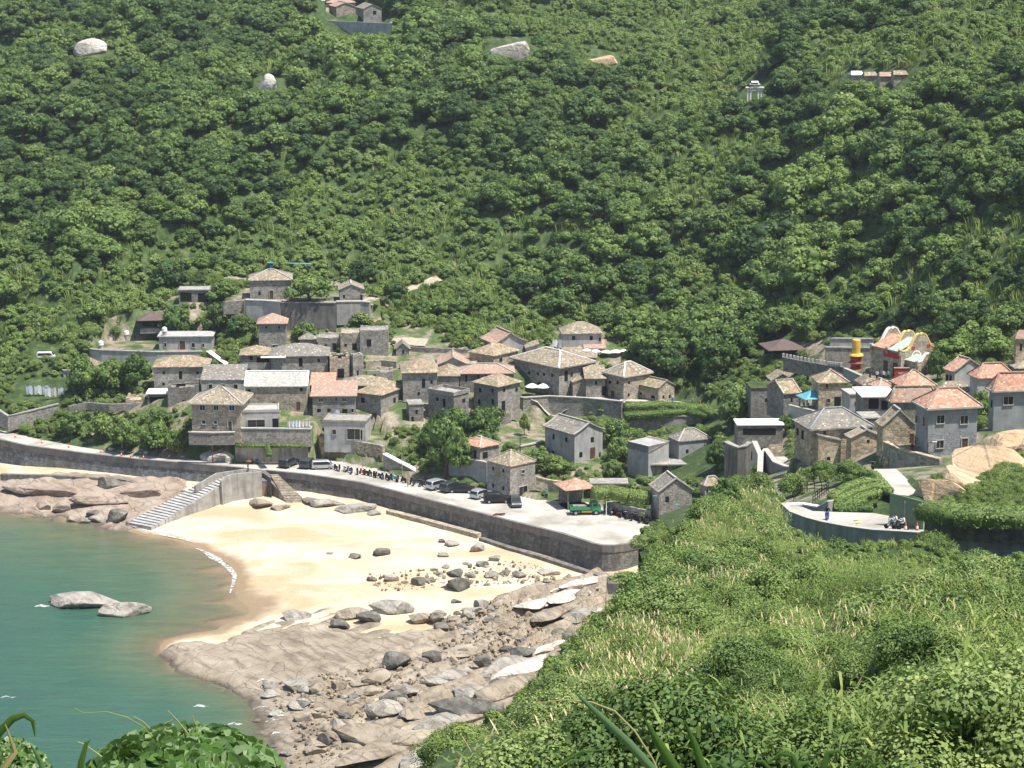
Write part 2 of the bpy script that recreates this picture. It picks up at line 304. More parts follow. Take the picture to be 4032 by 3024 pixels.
def m_stone(name, c, var=.45, cell=2.0, stain=.35, tint=(.42, .36, .27), bmp=.5, streak=0):
    m, n, l, b = mat(name, .92)
    p = coord(n, l, (1, 1, 1.5)); q = coord(n, l, (1, 1, 1))
    v = vor(n, l, p, cell); e = vor(n, l, p, cell, 'DISTANCE_TO_EDGE')
    sep = n.new('ShaderNodeSeparateColor'); l.new(v.outputs['Color'], sep.inputs[0])
    a = ramp(n, l, sep.outputs[0], [(0, sc(c, 1 - var)), (.5, c), (1, sc(c, 1 + var))])
    a = mix(n, l, math_(n, l, 'MULTIPLY', sep.outputs[1], .4), a, tint)
    mo = ramp(n, l, e.outputs['Distance'], [(.0, (.0,) * 3), (.09, (1,) * 3)])
    a = mix(n, l, math_(n, l, 'SUBTRACT', 1, mo), a, sc(c, .5))
    big = noise(n, l, q, .35, 4, .6)
    a = mix(n, l, ramp(n, l, big, [(.42, (0,) * 3), (.62, (stain,) * 3)]), a, sc(c, .45), 'MIX')
    lite = noise(n, l, q, .9, 3, .6, .5)
    a = mix(n, l, ramp(n, l, lite, [(.5, (0,) * 3), (.66, (.5,) * 3)]), a, sc(c, 1.45))
    if streak:
        s = noise(n, l, coord(n, l, (1.3, 1.3, .12)), 1, 3, .6)
        a = mix(n, l, ramp(n, l, s, [(.45, (0,) * 3), (.62, (streak,) * 3)]), a, sc(c, .35))
    l.new(a, b.inputs['Base Color'])
    bump(n, l, b, math_(n, l, 'ADD', mo, math_(n, l, 'MULTIPLY', sep.outputs[2], .6)), bmp, .06)
    return m
def m_plaster(name, c, stain=.4, streak=.35, rough=.9):
    m, n, l, b = mat(name, rough); q = coord(n, l, (1, 1, 1))
    a = ramp(n, l, noise(n, l, q, .8, 5, .65), [(.3, sc(c, .72)), (.5, c), (.72, sc(c, 1.22))])
    a = mix(n, l, ramp(n, l, noise(n, l, coord(n, l, (1.6, 1.6, .16)), 1, 3), [(.45, (0,) * 3), (.65, (streak,) * 3)]), a, sc(c, .4))
    a = mix(n, l, ramp(n, l, noise(n, l, q, .3, 4), [(.5, (0,) * 3), (.65, (stain,) * 3)]), a, sc(c, .55))
    l.new(a, b.inputs['Base Color']); bump(n, l, b, noise(n, l, q, 3, 4), .3, .05); return m
def m_roof(name, cols, moss=.0, cell=1.7, rib=True):
    m, n, l, b = mat(name, .9); p = coord(n, l, (1, 1, 1.3))
    v = vor(n, l, p, cell * 1.6); sep = n.new('ShaderNodeSeparateColor'); l.new(v.outputs['Color'], sep.inputs[0])
    k = len(cols); a = ramp(n, l, sep.outputs[0], [(i / k, c) for i, c in enumerate(cols)], True)
    big = noise(n, l, p, .5, 3); a = mix(n, l, ramp(n, l, big, [(.4, (0,) * 3), (.62, (.55,) * 3)]), a, cols[1])
    e = vor(n, l, p, cell * 1.6, 'DISTANCE_TO_EDGE')
    a = mix(n, l, ramp(n, l, e.outputs['Distance'], [(0, (.5,) * 3), (.1, (0,) * 3)]), a, sc(cols[0], .45))
    st = vor(n, l, p, 1.15); a = mix(n, l, ramp(n, l, st.outputs['Distance'], [(.16, (1,) * 3), (.24, (0,) * 3)]), a, (.52, .46, .36))
    if moss: a = mix(n, l, ramp(n, l, noise(n, l, p, .9, 4), [(.52, (0,) * 3), (.6, (moss,) * 3)]), a, (.12, .17, .05))
    l.new(a, b.inputs['Base Color']); bump(n, l, b, st.outputs['Distance'], .4, .15)
    return m
def m_flat(name, c, rough=.8, vary=.12, scale=1.5, metal=0, spec=.3, kind='pos'):
    m, n, l, b = mat(name, rough, spec=spec); q = coord(n, l, (1, 1, 1), kind=kind)
    l.new(ramp(n, l, noise(n, l, q, scale, 3), [(.3, sc(c, 1 - vary)), (.7, sc(c, 1 + vary))]), b.inputs['Base Color'])
    b.inputs['Metallic'].default_value = metal; return m
def m_leaf(name, dark, mid, lite, trans=.25, tintamt=.35):
    m, n, l, b = mat(name, .6, spec=.25)
    at = n.new('ShaderNodeAttribute'); at.attribute_name = 'lv'; at.attribute_type = 'GEOMETRY'
    ti = n.new('ShaderNodeAttribute'); ti.attribute_name = 'tint'; ti.attribute_type = 'INSTANCER'
    oi = n.new('ShaderNodeObjectInfo')
    f = math_(n, l, 'ADD', math_(n, l, 'MULTIPLY', at.outputs['Fac'], .55), math_(n, l, 'MULTIPLY', oi.outputs['Random'], .45))
    a = ramp(n, l, f, [(.05, dark), (.5, mid), (.95, lite)])
    a = mix(n, l, ramp(n, l, ti.outputs['Fac'], [(0, (0,) * 3), (1, (.95,) * 3)]), a, mix(n, l, at.outputs['Fac'], (.12, .19, .045), (.30, .40, .11)))
    l.new(a, b.inputs['Base Color'])
    t = n.new('ShaderNodeBsdfTranslucent'); l.new(mix(n, l, .5, a, (.2, .3, .02)), t.inputs[0])
    mx = n.new('ShaderNodeMixShader'); mx.inputs[0].default_value = trans
    l.new(b.outputs[0], mx.inputs[1]); l.new(t.outputs[0], mx.inputs[2])
    l.new(mx.outputs[0], n['Material Output'].inputs['Surface']); return m

M = {}; FOOT = []; KEEP = []
M['wall_dark'] = m_stone('seawall_stone', (.19, .187, .172), .35, 1.5, .45, (.16, .14, .11), .7, .45)
M['wall_blue'] = m_stone('dark_block_stone', (.20, .212, .22), .4, 1.2, .35, (.13, .12, .1), .8, .2)
M['cap'] = m_plaster('weathered_concrete', (.20, .195, .18), .4, .3)
M['concrete'] = m_plaster('old_concrete', (0.351, 0.338, 0.304), .4, .5)
M['stain_conc'] = m_plaster('stained_concrete', (.20, .19, .17), .7, .8)
M['gray'] = m_stone('grey_granite', (0.317, 0.304, 0.277), .4, 2.2, .4)
M['tan'] = m_stone('tan_granite', (0.419, 0.365, 0.284), .45, 2.0, .45)
M['darkst'] = m_stone('dark_granite', (0.23, 0.223, 0.203), .45, 2.2, .4)
M['warm'] = m_stone('warm_rubble_stone', (0.459, 0.378, 0.27), .5, 1.8, .4)
M['plaster'] = m_plaster('grey_render', (0.405, 0.398, 0.385), .3, .3)
M['pale'] = m_plaster('pale_render', (.44, .43, .41), .3, .25)
M['cool'] = m_stone('cool_grey_stone', (0.297, 0.317, 0.324), .25, 2.6, .3, (.24, .24, .23), .4)
M['slate'] = m_plaster('blue_grey_render', (0.29, 0.30, 0.305), .2, .2)
M['band'] = m_flat('pale_trim', (.42, .40, .355), .8, .15)
M['white'] = m_flat('white_paint', (.80, .79, .76), .7, .06)
M['r_tan'] = m_roof('tan_clay_tiles', [(.20, .165, .12), (.33, .28, .20), (.26, .21, .16), (.42, .36, .26), (.22, .20, .17)])
M['r_gray'] = m_roof('grey_clay_tiles', [(.17, .16, .14), (.25, .235, .20), (.30, .27, .22), (.20, .19, .17)])
M['r_mix'] = m_roof('mottled_tiles', [(.30, .17, .12), (.34, .28, .20), (.40, .30, .22), (.24, .20, .15), (.45, .38, .26)], .5)
M['r_org'] = m_roof('orange_clay_tiles', [(.44, .225, .15), (.53, .30, .21), (.38, .19, .125), (.58, .38, .28)])
M['r_pink'] = m_roof('faded_red_tiles', [(.36, .22, .165), (.43, .31, .24), (.33, .27, .215), (.42, .25, .19)])
M['r_white'] = m_roof('bleached_tiles', [(.38, .375, .345), (.46, .455, .42), (.34, .34, .32), (.50, .48, .43)])
M['r_brown'] = m_flat('brown_shingle', (.13, .095, .085), .85, .2)
M['pane'] = m_flat('dark_glass', (.02, .022, .025), .25, .2, spec=.5)
M['black'] = m_flat('unlit_interior', (.012, .012, .012), .95, .3)  # flat black painted for shade inside openings; also the black railing
M['wood'] = m_flat('dark_wood', (.10, .055, .035), .7, .25, 4)
M['wood2'] = m_flat('red_brown_wood', (.20, .07, .05), .7, .25, 4)
M['green'] = m_flat('green_shutter', (.05, .22, .15), .6, .15)
M['fr_pale'] = m_flat('pale_blue_frame', (.42, .50, .50), .7, .1)
M['pave'] = None
M['cloth'] = m_flat('white_cloth', (.78, .78, .76), .85, .05)
# ------------------------------------------------------------------ mesh helpers
def mk(name, verts, faces, m, parent=None, smooth=False, loc=None):
    me = bpy.data.meshes.new(name); me.from_pydata([tuple(p) for p in verts], [], faces)
    ms = m if isinstance(m, (list, tuple)) else [m]
    for q in ms: me.materials.append(q)
    if smooth: me.polygons.foreach_set('use_smooth', [True] * len(me.polygons))
    me.update(); o = bpy.data.objects.new(name, me); COL.objects.link(o)
    if parent: o.parent = parent
    if loc is not None: o.location = loc
    return o
def tag(o, label=None, cat=None, group=None, kind=None):
    if label: o['label'] = label
    if cat: o['category'] = cat
    if group: o['group'] = group
    if kind: o['kind'] = kind
    return o
def empty(name, loc, label, cat, group=None, rz=0):
    o = bpy.data.objects.new(name, None); COL.objects.link(o); o.location = loc; o.rotation_euler = (0, 0, rz)
    o.empty_display_size = .2; return tag(o, label, cat, group)
def clone(o, parent=None):
    c = o.copy(); COL.objects.link(c); c.parent = parent
    for k in o.children: clone(k, c)
    return c
class MB:
    def __init__(s): s.v = []; s.f = []
    def add(s, vs, fs):
        n = len(s.v); s.v += [Vector(q) for q in vs]; s.f += [tuple(i + n for i in f) for f in fs]; return s
    def box(s, c, d, ax=(1, 0, 0), ay=(0, 1, 0), az=(0, 0, 1)):      # centre, size, axes
        c = Vector(c); X, Y, Z = Vector(ax) * d[0] / 2, Vector(ay) * d[1] / 2, Vector(az) * d[2] / 2
        return s.add([c + i * X + j * Y + k * Z for k in (-1, 1) for j in (-1, 1) for i in (-1, 1)],
                     [(0, 2, 3, 1), (4, 5, 7, 6), (0, 1, 5, 4), (2, 6, 7, 3), (0, 4, 6, 2), (1, 3, 7, 5)])
    def bar(s, a, b, w, h=None, n=4):                                 # square or round bar from a to b
        a, b = Vector(a), Vector(b); d = b - a; h = h or w
        if n == 4:
            z = d.normalized(); x = z.cross(Vector((0, 0, 1)));
            x = x.normalized() if x.length > 1e-4 else Vector((1, 0, 0)); y = x.cross(z).normalized()
            return s.box((a + b) / 2, (w, h, d.length), x, y, z)
        return s.tube([a, b], [w / 2, w / 2], n)
    def tube(s, pts, rad, n=6, cap=True):
        pts = [Vector(p) for p in pts]; base = len(s.v)
        for i, p in enumerate(pts):
            d = (pts[min(i + 1, len(pts) - 1)] - pts[max(i - 1, 0)]).normalized()
            x = d.cross(Vector((0, 0, 1))); x = x.normalized() if x.length > 1e-3 else Vector((1, 0, 0)); y = d.cross(x)
            for k in range(n):
                t = 2 * math.pi * k / n; s.v.append(p + (x * math.cos(t) + y * math.sin(t)) * rad[i])
        for i in range(len(pts) - 1):
            for k in range(n):
                a, b = base + i * n + k, base + i * n + (k + 1) % n; s.f.append((a, b, b + n, a + n))
        if cap:
            s.f.append(tuple(base + k for k in range(n))[::-1]); s.f.append(tuple(base + (len(pts) - 1) * n + k for k in range(n)))
        return s
    def prism(s, poly, z0, z1):                                       # vertical prism on a plan outline
        n = len(poly)
        return s.add([(p[0], p[1], z0) for p in poly] + [(p[0], p[1], z1) for p in poly],
                     [tuple(range(n))[::-1], tuple(range(n, 2 * n))] + [(i, (i + 1) % n, n + (i + 1) % n, n + i) for i in range(n)])
    def lathe(s, c, prof, n=12):
        c = Vector(c); base = len(s.v)
        for r, z in prof:
            for k in range(n): t = 2 * math.pi * k / n; s.v.append(c + Vector((r * math.cos(t), r * math.sin(t), z)))
        for i in range(len(prof) - 1):
            for k in range(n):
                a, b = base + i * n + k, base + i * n + (k + 1) % n; s.f.append((a, b, b + n, a + n))
        s.f.append(tuple(base + k for k in range(n))[::-1]); s.f.append(tuple(base + (len(prof) - 1) * n + k for k in range(n)))
        return s
    def build(s, name, m, parent=None, smooth=False, origin=None):
        o = Vector(origin) if origin is not None else Vector((0, 0, 0))
        return mk(name, [q - o for q in s.v], s.f, m, parent, smooth, loc=None if parent else (o if origin is not None else None))
def struct(o, kind='structure'): o['kind'] = kind; return o

# ------------------------------------------------------------------ ground meshes
def groundmesh(name, G, keep, m, smooth=True, extra=None, hh=None):
    hh = G.h if hh is None else hh
    idx = np.arange(G.nx * G.ny).reshape(G.ny, G.nx)
    a, b, c, d = idx[:-1, :-1][keep], idx[:-1, 1:][keep], idx[1:, 1:][keep], idx[1:, :-1][keep]
    fa = np.stack([a, b, c, d], 1); used, inv = np.unique(fa, return_inverse=True); fa = inv.reshape(fa.shape)
    co = np.stack([G.X.ravel()[used], G.Y.ravel()[used], hh.ravel()[used]], 1)
    me = bpy.data.meshes.new(name); me.vertices.add(len(co)); me.vertices.foreach_set('co', co.ravel())
    me.loops.add(fa.size); me.loops.foreach_set('vertex_index', fa.ravel())
    me.polygons.add(len(fa)); me.polygons.foreach_set('loop_start', np.arange(len(fa)) * 4); me.polygons.foreach_set('loop_total', np.full(len(fa), 4))
    me.polygons.foreach_set('use_smooth', np.full(len(fa), smooth)); me.materials.append(m); me.update(); me.validate()
    if extra:
        for k, A in extra.items():
            at = me.attributes.new(k, 'FLOAT', 'POINT'); at.data.foreach_set('value', A.ravel()[used].astype(np.float32))
    o = bpy.data.objects.new(name, me); COL.objects.link(o); return struct(o)
def cells(A): return A[:-1, :-1]

# hillside earth
m, n, l, b = mat('hillside_earth', .95); q = coord(n, l, (1, 1, 1))
a = ramp(n, l, noise(n, l, q, .5, 5, .6), [(.3, (.025, .045, .015)), (.5, (.05, .085, .025)), (.65, (.10, .13, .05)), (.8, (.20, .17, .10))])
l.new(a, b.inputs['Base Color']); bump(n, l, b, noise(n, l, q, 1.5, 5), .8, .3); M['earth'] = m
# sand: dry bleached to golden, grey gravel bands, dark where the water has just been
m, n, l, b = mat('beach_sand', .95); q = coord(n, l, (1, 1, 1)); q2 = coord(n, l, (.045, .11, 1), (0, 0, R(-8)))
a = ramp(n, l, noise(n, l, q2, 1.3, 4, .55, .6), [(.34, (.48, .36, .225)), (.48, (.56, .45, .31)), (.60, (.62, .545, .42)), (.78, (.58, .49, .36))])
g = noise(n, l, coord(n, l, (.05, .13, 1), (0, 0, R(-12))), 1.6, 3, .5, .3)
gs = vor(n, l, q, 5.0); sp = n.new('ShaderNodeSeparateColor'); l.new(gs.outputs['Color'], sp.inputs[0])
gm = math_(n, l, 'MULTIPLY', ramp(n, l, g, [(.60, (0,) * 3), (.68, (1,) * 3)]), ramp(n, l, sp.outputs[0], [(.35, (0,) * 3), (.5, (.75,) * 3)]))
a = mix(n, l, gm, a, (.40, .36, .32))
an = n.new('ShaderNodeAttribute'); an.attribute_name = 'hh'
a = mix(n, l, ramp(n, l, math_(n, l, 'ADD', an.outputs['Fac'], math_(n, l, 'MULTIPLY', math_(n, l, 'SUBTRACT', noise(n, l, q, .4, 2), .5), .25)), [(.12, (1,) * 3), (.34, (0,) * 3)]), a, (.27, .20, .125))
fp = vor(n, l, coord(n, l, (1, 1, 1)), 1.3); a = mix(n, l, ramp(n, l, fp.outputs['Distance'], [(.12, (.22,) * 3), (.3, (0,) * 3)]), a, (.34, .26, .17))
a = mix(n, l, ramp(n, l, noise(n, l, coord(n, l, (.25, .8, 1), (0, 0, R(-25))), 1.1, 5, .7), [(.60, (0,) * 3), (.64, (.5,) * 3), (.67, (0,) * 3)]), a, (.30, .22, .15))
l.new(a, b.inputs['Base Color']); bump(n, l, b, math_(n, l, 'ADD', noise(n, l, q, 1.1, 5, .65), math_(n, l, 'MULTIPLY', fp.outputs['Distance'], .4)), .6, .25); M['sand'] = m
# shore rock
def m_rock(name, cols, stain, scale=1.0, bed=True, wet=0):
    m, n, l, b = mat(name, .9); q = coord(n, l, (1, 1, 1)); ql = coord(n, l, (1, 1, 1), (0, 0, R(53.1)))
    mp = n.new('ShaderNodeMapping'); mp.inputs['Scale'].default_value = (.12, .7, .9); l.new(ql, mp.inputs[0])
    a = ramp(n, l, noise(n, l, q, .22 * scale, 5, .65, .3), [(.32, cols[0]), (.46, cols[1]), (.58, cols[2]), (.7, cols[3])])
    s = noise(n, l, mp.outputs[0], 1.3, 4, .6, .4)
    a = mix(n, l, ramp(n, l, s, [(.52, (0,) * 3), (.6, (.55,) * 3)]), a, stain)
    cr = vor(n, l, coord(n, l, (.5, .5, .5)), .55 * scale, 'DISTANCE_TO_EDGE'); wv = noise(n, l, q, 2, 3)
    cm = ramp(n, l, math_(n, l, 'ADD', cr.outputs['Distance'], math_(n, l, 'MULTIPLY', math_(n, l, 'SUBTRACT', wv, .5), .05)), [(.0, (.7,) * 3), (.02, (0,) * 3)])
    a = mix(n, l, cm, a, sc(stain, .5))
    a = mix(n, l, ramp(n, l, noise(n, l, q, 6, 3, .7), [(.3, (.35,) * 3), (.6, (0,) * 3)]), a, sc(cols[1], .6))
    gp = n.new('ShaderNodeNewGeometry'); sx = n.new('ShaderNodeSeparateXYZ'); l.new(gp.outputs['Position'], sx.inputs[0])
    a = mix(n, l, ramp(n, l, math_(n, l, 'ADD', math_(n, l, 'MULTIPLY', sx.outputs[2], .3), math_(n, l, 'MULTIPLY', noise(n, l, q, .8, 3), .12)), [(.06, (.75,) * 3), (.20, (0,) * 3)]), a, (.07, .06, .045))
    l.new(a, b.inputs['Base Color'])
    bump(n, l, b, math_(n, l, 'ADD', noise(n, l, q, 1.2, 6, .65), math_(n, l, 'MULTIPLY', s, .7)), .9, .3); return m
M['rock'] = m_rock('shore_rock', [(.20, .165, .12), (.31, .26, .195), (.37, .32, .25), (.45, .39, .30)], (.12, .095, .07))
M['rock_pink'] = m_rock('pink_granite', [(.24, .18, .135), (.35, .28, .22), (.40, .33, .265), (.36, .31, .25)], (.18, .13, .10), .8)
M['rock_dk'] = m_rock('dark_boulder', [(.08, .078, .07), (.15, .145, .125), (.22, .21, .18), (.30, .28, .24)], (.05, .045, .04), 2)
M['rock_gr'] = m_rock('grey_boulder', [(.22, .205, .175), (.33, .31, .265), (.41, .38, .325), (.48, .45, .385)], (.09, .08, .07), 2)
M['rock_wh'] = m_rock('bleached_granite', [(.45, .40, .34), (.58, .53, .47), (.68, .64, .58), (.62, .55, .49)], (.28, .24, .20), .8)
M['rock_or'] = m_rock('golden_granite', [(.46, .32, .18), (.56, .40, .24), (.60, .45, .29), (.50, .40, .30)], (.30, .25, .21), .6)
m, n, l, b = mat('village_earth', .95); q = coord(n, l, (1, 1, 1))
a = ramp(n, l, noise(n, l, q, .22, 5, .65, .3), [(.36, (.045, .085, .025)), (.47, (.10, .15, .05)), (.54, (.26, .22, .16)), (.66, (.38, .33, .26)), (.8, (.28, .25, .2))])
a = mix(n, l, ramp(n, l, noise(n, l, q, 2.5, 4, .7), [(.35, (.6,) * 3), (.55, (0,) * 3)]), a, (.10, .10, .06))
l.new(a, b.inputs['Base Color']); bump(n, l, b, noise(n, l, q, 1.5, 5), .8, .3); M['vg'] = m
gx, gy = GV.X, GV.Y
land = GV.land; rk = GV.rk & ~land; fo = GV.fo
# bleached ledge above the reach of the sea
hilly = (cells(land) | cells(fo)) & ~(cells(inpoly(gx, gy, QUAYP)) & (cells(dpoly(gx, gy, QUAYP)) > 1.5))
fine_q = (GF.X[:-1, :-1] > GV.x0 + 1.5) & (GF.X[:-1, :-1] < GV.x0 + (GV.nx - 1) * GV.st - 3) & (GF.Y[:-1, :-1] > GV.y0 + 1.5)
fu, fv = np.vectorize(lambda x, y, z: proj((x, y, z)))(GV.X[:-1, :-1], GV.Y[:-1, :-1], GV.h[:-1, :-1])
hi_ = (fv < np.interp(fu, [-500, 140, 520, 860, 1340, 1750, 2400, 2800, 3260, 3740, 4300], [1480, 1360, 1225, 1090, 1090, 1310, 1290, 1480, 1310, 1400, 1290])) | cells(fo) | ((fu > 2500) & (fu < 3000) & (fv > 1400)) | (fu < 330)
groundmesh('hillside_ground', GV, hilly & hi_, M['earth'])
groundmesh('village_ground', GV, hilly & ~hi_, M['vg'])
groundmesh('near_hill_ground', GF, ~fine_q, M['earth'])
cq = (GC.X[:-1, :-1] > GV.x0) & (GC.X[:-1, :-1] < GV.x0 + (GV.nx - 1) * GV.st - 4) & (GC.Y[:-1, :-1] > GV.y0) & (GC.Y[:-1, :-1] < GV.y0 + (GV.ny - 1) * GV.st - 4)
cq |= (GC.X[:-1, :-1] > GF.x0) & (GC.X[:-1, :-1] < GF.x0 + (GF.nx - 1) * GF.st - 4) & (GC.Y[:-1, :-1] < GF.y0 + (GF.ny - 1) * GF.st - 4)
groundmesh('hill', GC, ~cq, M['earth'])
groundmesh('beach', GV, ~cells(land) & ~cells(fo), M['sand'], extra={'hh': GV.hs}, hh=GV.hs)
for nm, bx, st, mm in (('rock_shelf', (-72, 34, 238, 346), .38, 'rock'), ('rock_shelf', (-112, -38, 346, 402), .45, 'rock_pink')):
    G = Grid(*bx, st); kp = cells(G.rk) & (cells(G.hr) > cells(G.hs) - .6) & ~cells(G.land) & ~cells(G.fo)
    groundmesh(nm, G, kp, M[mm], hh=G.hr)
# sea: clearer and sandier where shallow
XS, YS = np.meshgrid(np.concatenate([[-600, -300], np.arange(-112, 40, 1.0), [200, 400]]), np.concatenate([[-400, 0, 120], np.arange(200, 400, 1.0), [500]]))
dep = np.clip(-gz(XS, YS), -1, 12) + (fbm(XS / 7, YS / 3, 61, 3) - .45) * .5
me_v = [(x, y, 0) for x, y in zip(XS.ravel(), YS.ravel())]; nx = XS.shape[1]
sea = mk('sea', me_v, [(j * nx + i, j * nx + i + 1, (j + 1) * nx + i + 1, (j + 1) * nx + i) for j in range(XS.shape[0] - 1) for i in range(nx - 1)], None or M['sand'], smooth=True)
at = sea.data.attributes.new('depth', 'FLOAT', 'POINT'); at.data.foreach_set('value', dep.ravel().astype(np.float32))
m, n, l, b = mat('sea_water', .16, spec=.4); q = coord(n, l, (1, 1, 1)); an = n.new('ShaderNodeAttribute'); an.attribute_name = 'depth'
qs = coord(n, l, (.10, .34, 1))
dd = math_(n, l, 'ADD', an.outputs['Fac'], math_(n, l, 'MULTIPLY', math_(n, l, 'SUBTRACT', noise(n, l, qs, .6, 3, .6, .5), .5), .9))
a = ramp(n, l, math_(n, l, 'DIVIDE', dd, 6), [(.02, (.24, .205, .125)), (.10, (.16, .165, .085)), (.26, (.09, .155, .085)), (.5, (.052, .135, .088)), (1, (.043, .118, .088))])
a = mix(n, l, ramp(n, l, noise(n, l, coord(n, l, (.5, 1.8, 1), (0, 0, .1)), 1.0, 4, .65, .4), [(.5, (0,) * 3), (.75, (.3,) * 3)]), a, (.10, .20, .16))
a = mix(n, l, ramp(n, l, noise(n, l, qs, 1.0, 4, .6, 1.0), [(.35, (.0,) * 3), (.75, (.45,) * 3)]), a, (.025, .08, .07))
a = mix(n, l, ramp(n, l, noise(n, l, coord(n, l, (.16, .6, 1)), 1.0, 5, .65, .6), [(.62, (0,) * 3), (.76, (.5,) * 3)]), a, (.02, .06, .055))
l.new(a, b.inputs['Base Color'])
bump(n, l, b, math_(n, l, 'ADD', noise(n, l, coord(n, l, (.6, 2.0, 1)), 1.4, 5, .65), math_(n, l, 'MULTIPLY', noise(n, l, coord(n, l, (.12, .4, 1)), 1, 2), 2)), .8, .25)
tr = n.new('ShaderNodeBsdfTransparent'); mx = n.new('ShaderNodeMixShader')
l.new(ramp(n, l, dd, [(.0, (.12,) * 3), (.35, (.75,) * 3), (1.0, (.93,) * 3)]), mx.inputs[0])
l.new(tr.outputs[0], mx.inputs[1]); l.new(b.outputs[0], mx.inputs[2]); l.new(mx.outputs[0], n['Material Output'].inputs['Surface'])
sea.data.materials[0] = m; struct(sea)
# foam along the waterline and round the rocks
m, n, l, b = mat('sea_foam', .8); b.inputs['Base Color'].default_value = (.82, .84, .84, 1)
tr = n.new('ShaderNodeBsdfTransparent'); mx = n.new('ShaderNodeMixShader')
l.new(ramp(n, l, noise(n, l, coord(n, l, (1, 1, 1)), 1.6, 5, .7), [(.42, (0,) * 3), (.58, (.7,) * 3)]), mx.inputs[0])
l.new(tr.outputs[0], mx.inputs[1]); l.new(b.outputs[0], mx.inputs[2]); l.new(mx.outputs[0], n['Material Output'].inputs['Surface']); M['foam'] = m
fm = MB()
def foamstrip(px, wpx):
    P = [PZ(u, v, .02) for u, v in px]; base = len(fm.v)
    for i, p in enumerate(P):
        d = (P[min(i + 1, len(P) - 1)] - P[max(i - 1, 0)]).normalized(); s = Vector((-d.y, d.x, 0)) * wpx[i] * .5
        g = max(float(gz(p.x, p.y)) + .05, .02); fm.v += [Vector((p.x + s.x, p.y + s.y, g + .02)), Vector((p.x - s.x, p.y - s.y, g + .02))]
    fm.f += [(base + 2 * i, base + 2 * i + 1, base + 2 * i + 3, base + 2 * i + 2) for i in range(len(P) - 1)]
foamstrip([(455, 2066), (560, 2090), (640, 2110), (720, 2126), (770, 2142)], [.3, .4, .6, .5, .2])
foamstrip([(765, 2156), (800, 2170), (845, 2196), (870, 2214), (905, 2240), (925, 2268), (918, 2300), (905, 2335)], [.2, .5, 1.7, .8, 1.0, .7, .5, .2])
for u, v, ww in [(165, 2386, 1.0), (290, 2394, .7), (790, 2780, .8), (1025, 2790, .6), (1075, 2842, .7), (1090, 2895, .6), (925, 2850, .7), (1040, 2708, .5), (1100, 2830, .8), (30, 2745, .5)]:
    foamstrip([(u - 28, v + 3), (u - 8, v - 3), (u + 14, v + 2), (u + 30, v)], [.2, ww, ww * .8, .2])
struct(fm.build('surf_foam', M['foam']), 'stuff')

# ------------------------------------------------------------------ quay, road
m, n, l, b = mat('bleached_concrete', .9); q = coord(n, l, (1, 1, 1))
a = ramp(n, l, noise(n, l, q, .16, 4, .6, .4), [(.36, (.30, .28, .24)), (.5, (.44, .41, .36)), (.66, (.53, .51, .46))])
a = mix(n, l, ramp(n, l, noise(n, l, coord(n, l, (.15, .6, 1), (0, 0, R(-20))), 1, 4), [(.55, (0,) * 3), (.7, (.4,) * 3)]), a, (.33, .31, .28))
br = n.new('ShaderNodeTexBrick'); br.inputs['Scale'].default_value = .2; br.inputs['Mortar Size'].default_value = .006; br.offset = 0
l.new(coord(n, l, (1, 1, 1), (0, 0, R(-28))), br.inputs[0])
a = mix(n, l, math_(n, l, 'MULTIPLY', br.outputs['Fac'], .35), a, (.25, .24, .22))
l.new(a, b.inputs['Base Color']); M['pave'] = m
struct(MB().prism([(p.x, p.y) for p in SEAWALL] + [(p.x, p.y) for p in QUAY], QZ - .5, QZ).build('quay_pavement', M['pave']))
v = [p - Vector((0, 0, .0)) for p in ROAD_OUT + ROAD_IN]
struct(mk('curved_road', v + [p - Vector((0, 0, .5)) for p in v], [tuple(range(len(v)))] + [(i, (i + 1) % len(v), len(v) + (i + 1) % len(v), len(v) + i) for i in range(len(v))], M['pave']))
M['lane'] = m_flat('faded_yellow_paint', (.62, .52, .22), .8, .2)
yl = MB()
for u, v_ in [(3385, 2047), (3392, 2057), (3382, 2066)]:
    p = PROAD(u, v_); yl.box(p + Vector((0, 0, .012)), (1.2, .25, .006), (.97, .2, 0), (-.2, .97, 0))
struct(yl.build('road_marking', M['lane']))
sb = MB(); P = [p + Vector((0, 0, .15)) for p in T_SLAB]; nP = len(P)
sb.add(P + [p - Vector((0, 0, 3.5)) for p in P], [tuple(range(nP))[::-1]] + [(i, (i + 1) % nP, nP + (i + 1) % nP, nP + i) for i in range(nP)])
struct(sb.build('concrete_path_slab', M['pave']))

# ------------------------------------------------------------------ walls
def offs(P, d):                            # plan offset of an open polyline
    Q = []
    for i, p in enumerate(P):
        t = (P[min(i + 1, len(P) - 1)] - P[max(i - 1, 0)]); t.z = 0; t.normalize(); Q.append(p + Vector((t.y, -t.x, 0)) * d)
    return Q
def wallmesh(name, P, top, bot, thick, m, parent=None, batter=0, prj=0):
    # P: outer edge; top, bot: heights (number or list); built as one solid strip
    n = len(P); T = top if isinstance(top, (list, tuple)) else [top] * n; B = bot if isinstance(bot, (list, tuple)) else [bot] * n
    O = offs(P, prj); OB = offs(P, prj + batter); I = offs(P, -thick)
    v = []
    for i in range(n):
        v += [Vector((O[i].x, O[i].y, T[i])), Vector((I[i].x, I[i].y, T[i])), Vector((OB[i].x, OB[i].y, B[i])), Vector((I[i].x, I[i].y, B[i]))]
    f = []
    for i in range(n - 1):
        a = 4 * i; b = a + 4; f += [(a, b, b + 1, a + 1), (a, a + 2, b + 2, b), (a + 1, b + 1, b + 3, a + 3), (a + 2, a + 3, b + 3, b + 2)]
    f += [(0, 1, 3, 2), (4 * n - 4, 4 * n - 2, 4 * n - 1, 4 * n - 3)]
    return mk(name, v, f, m, parent)
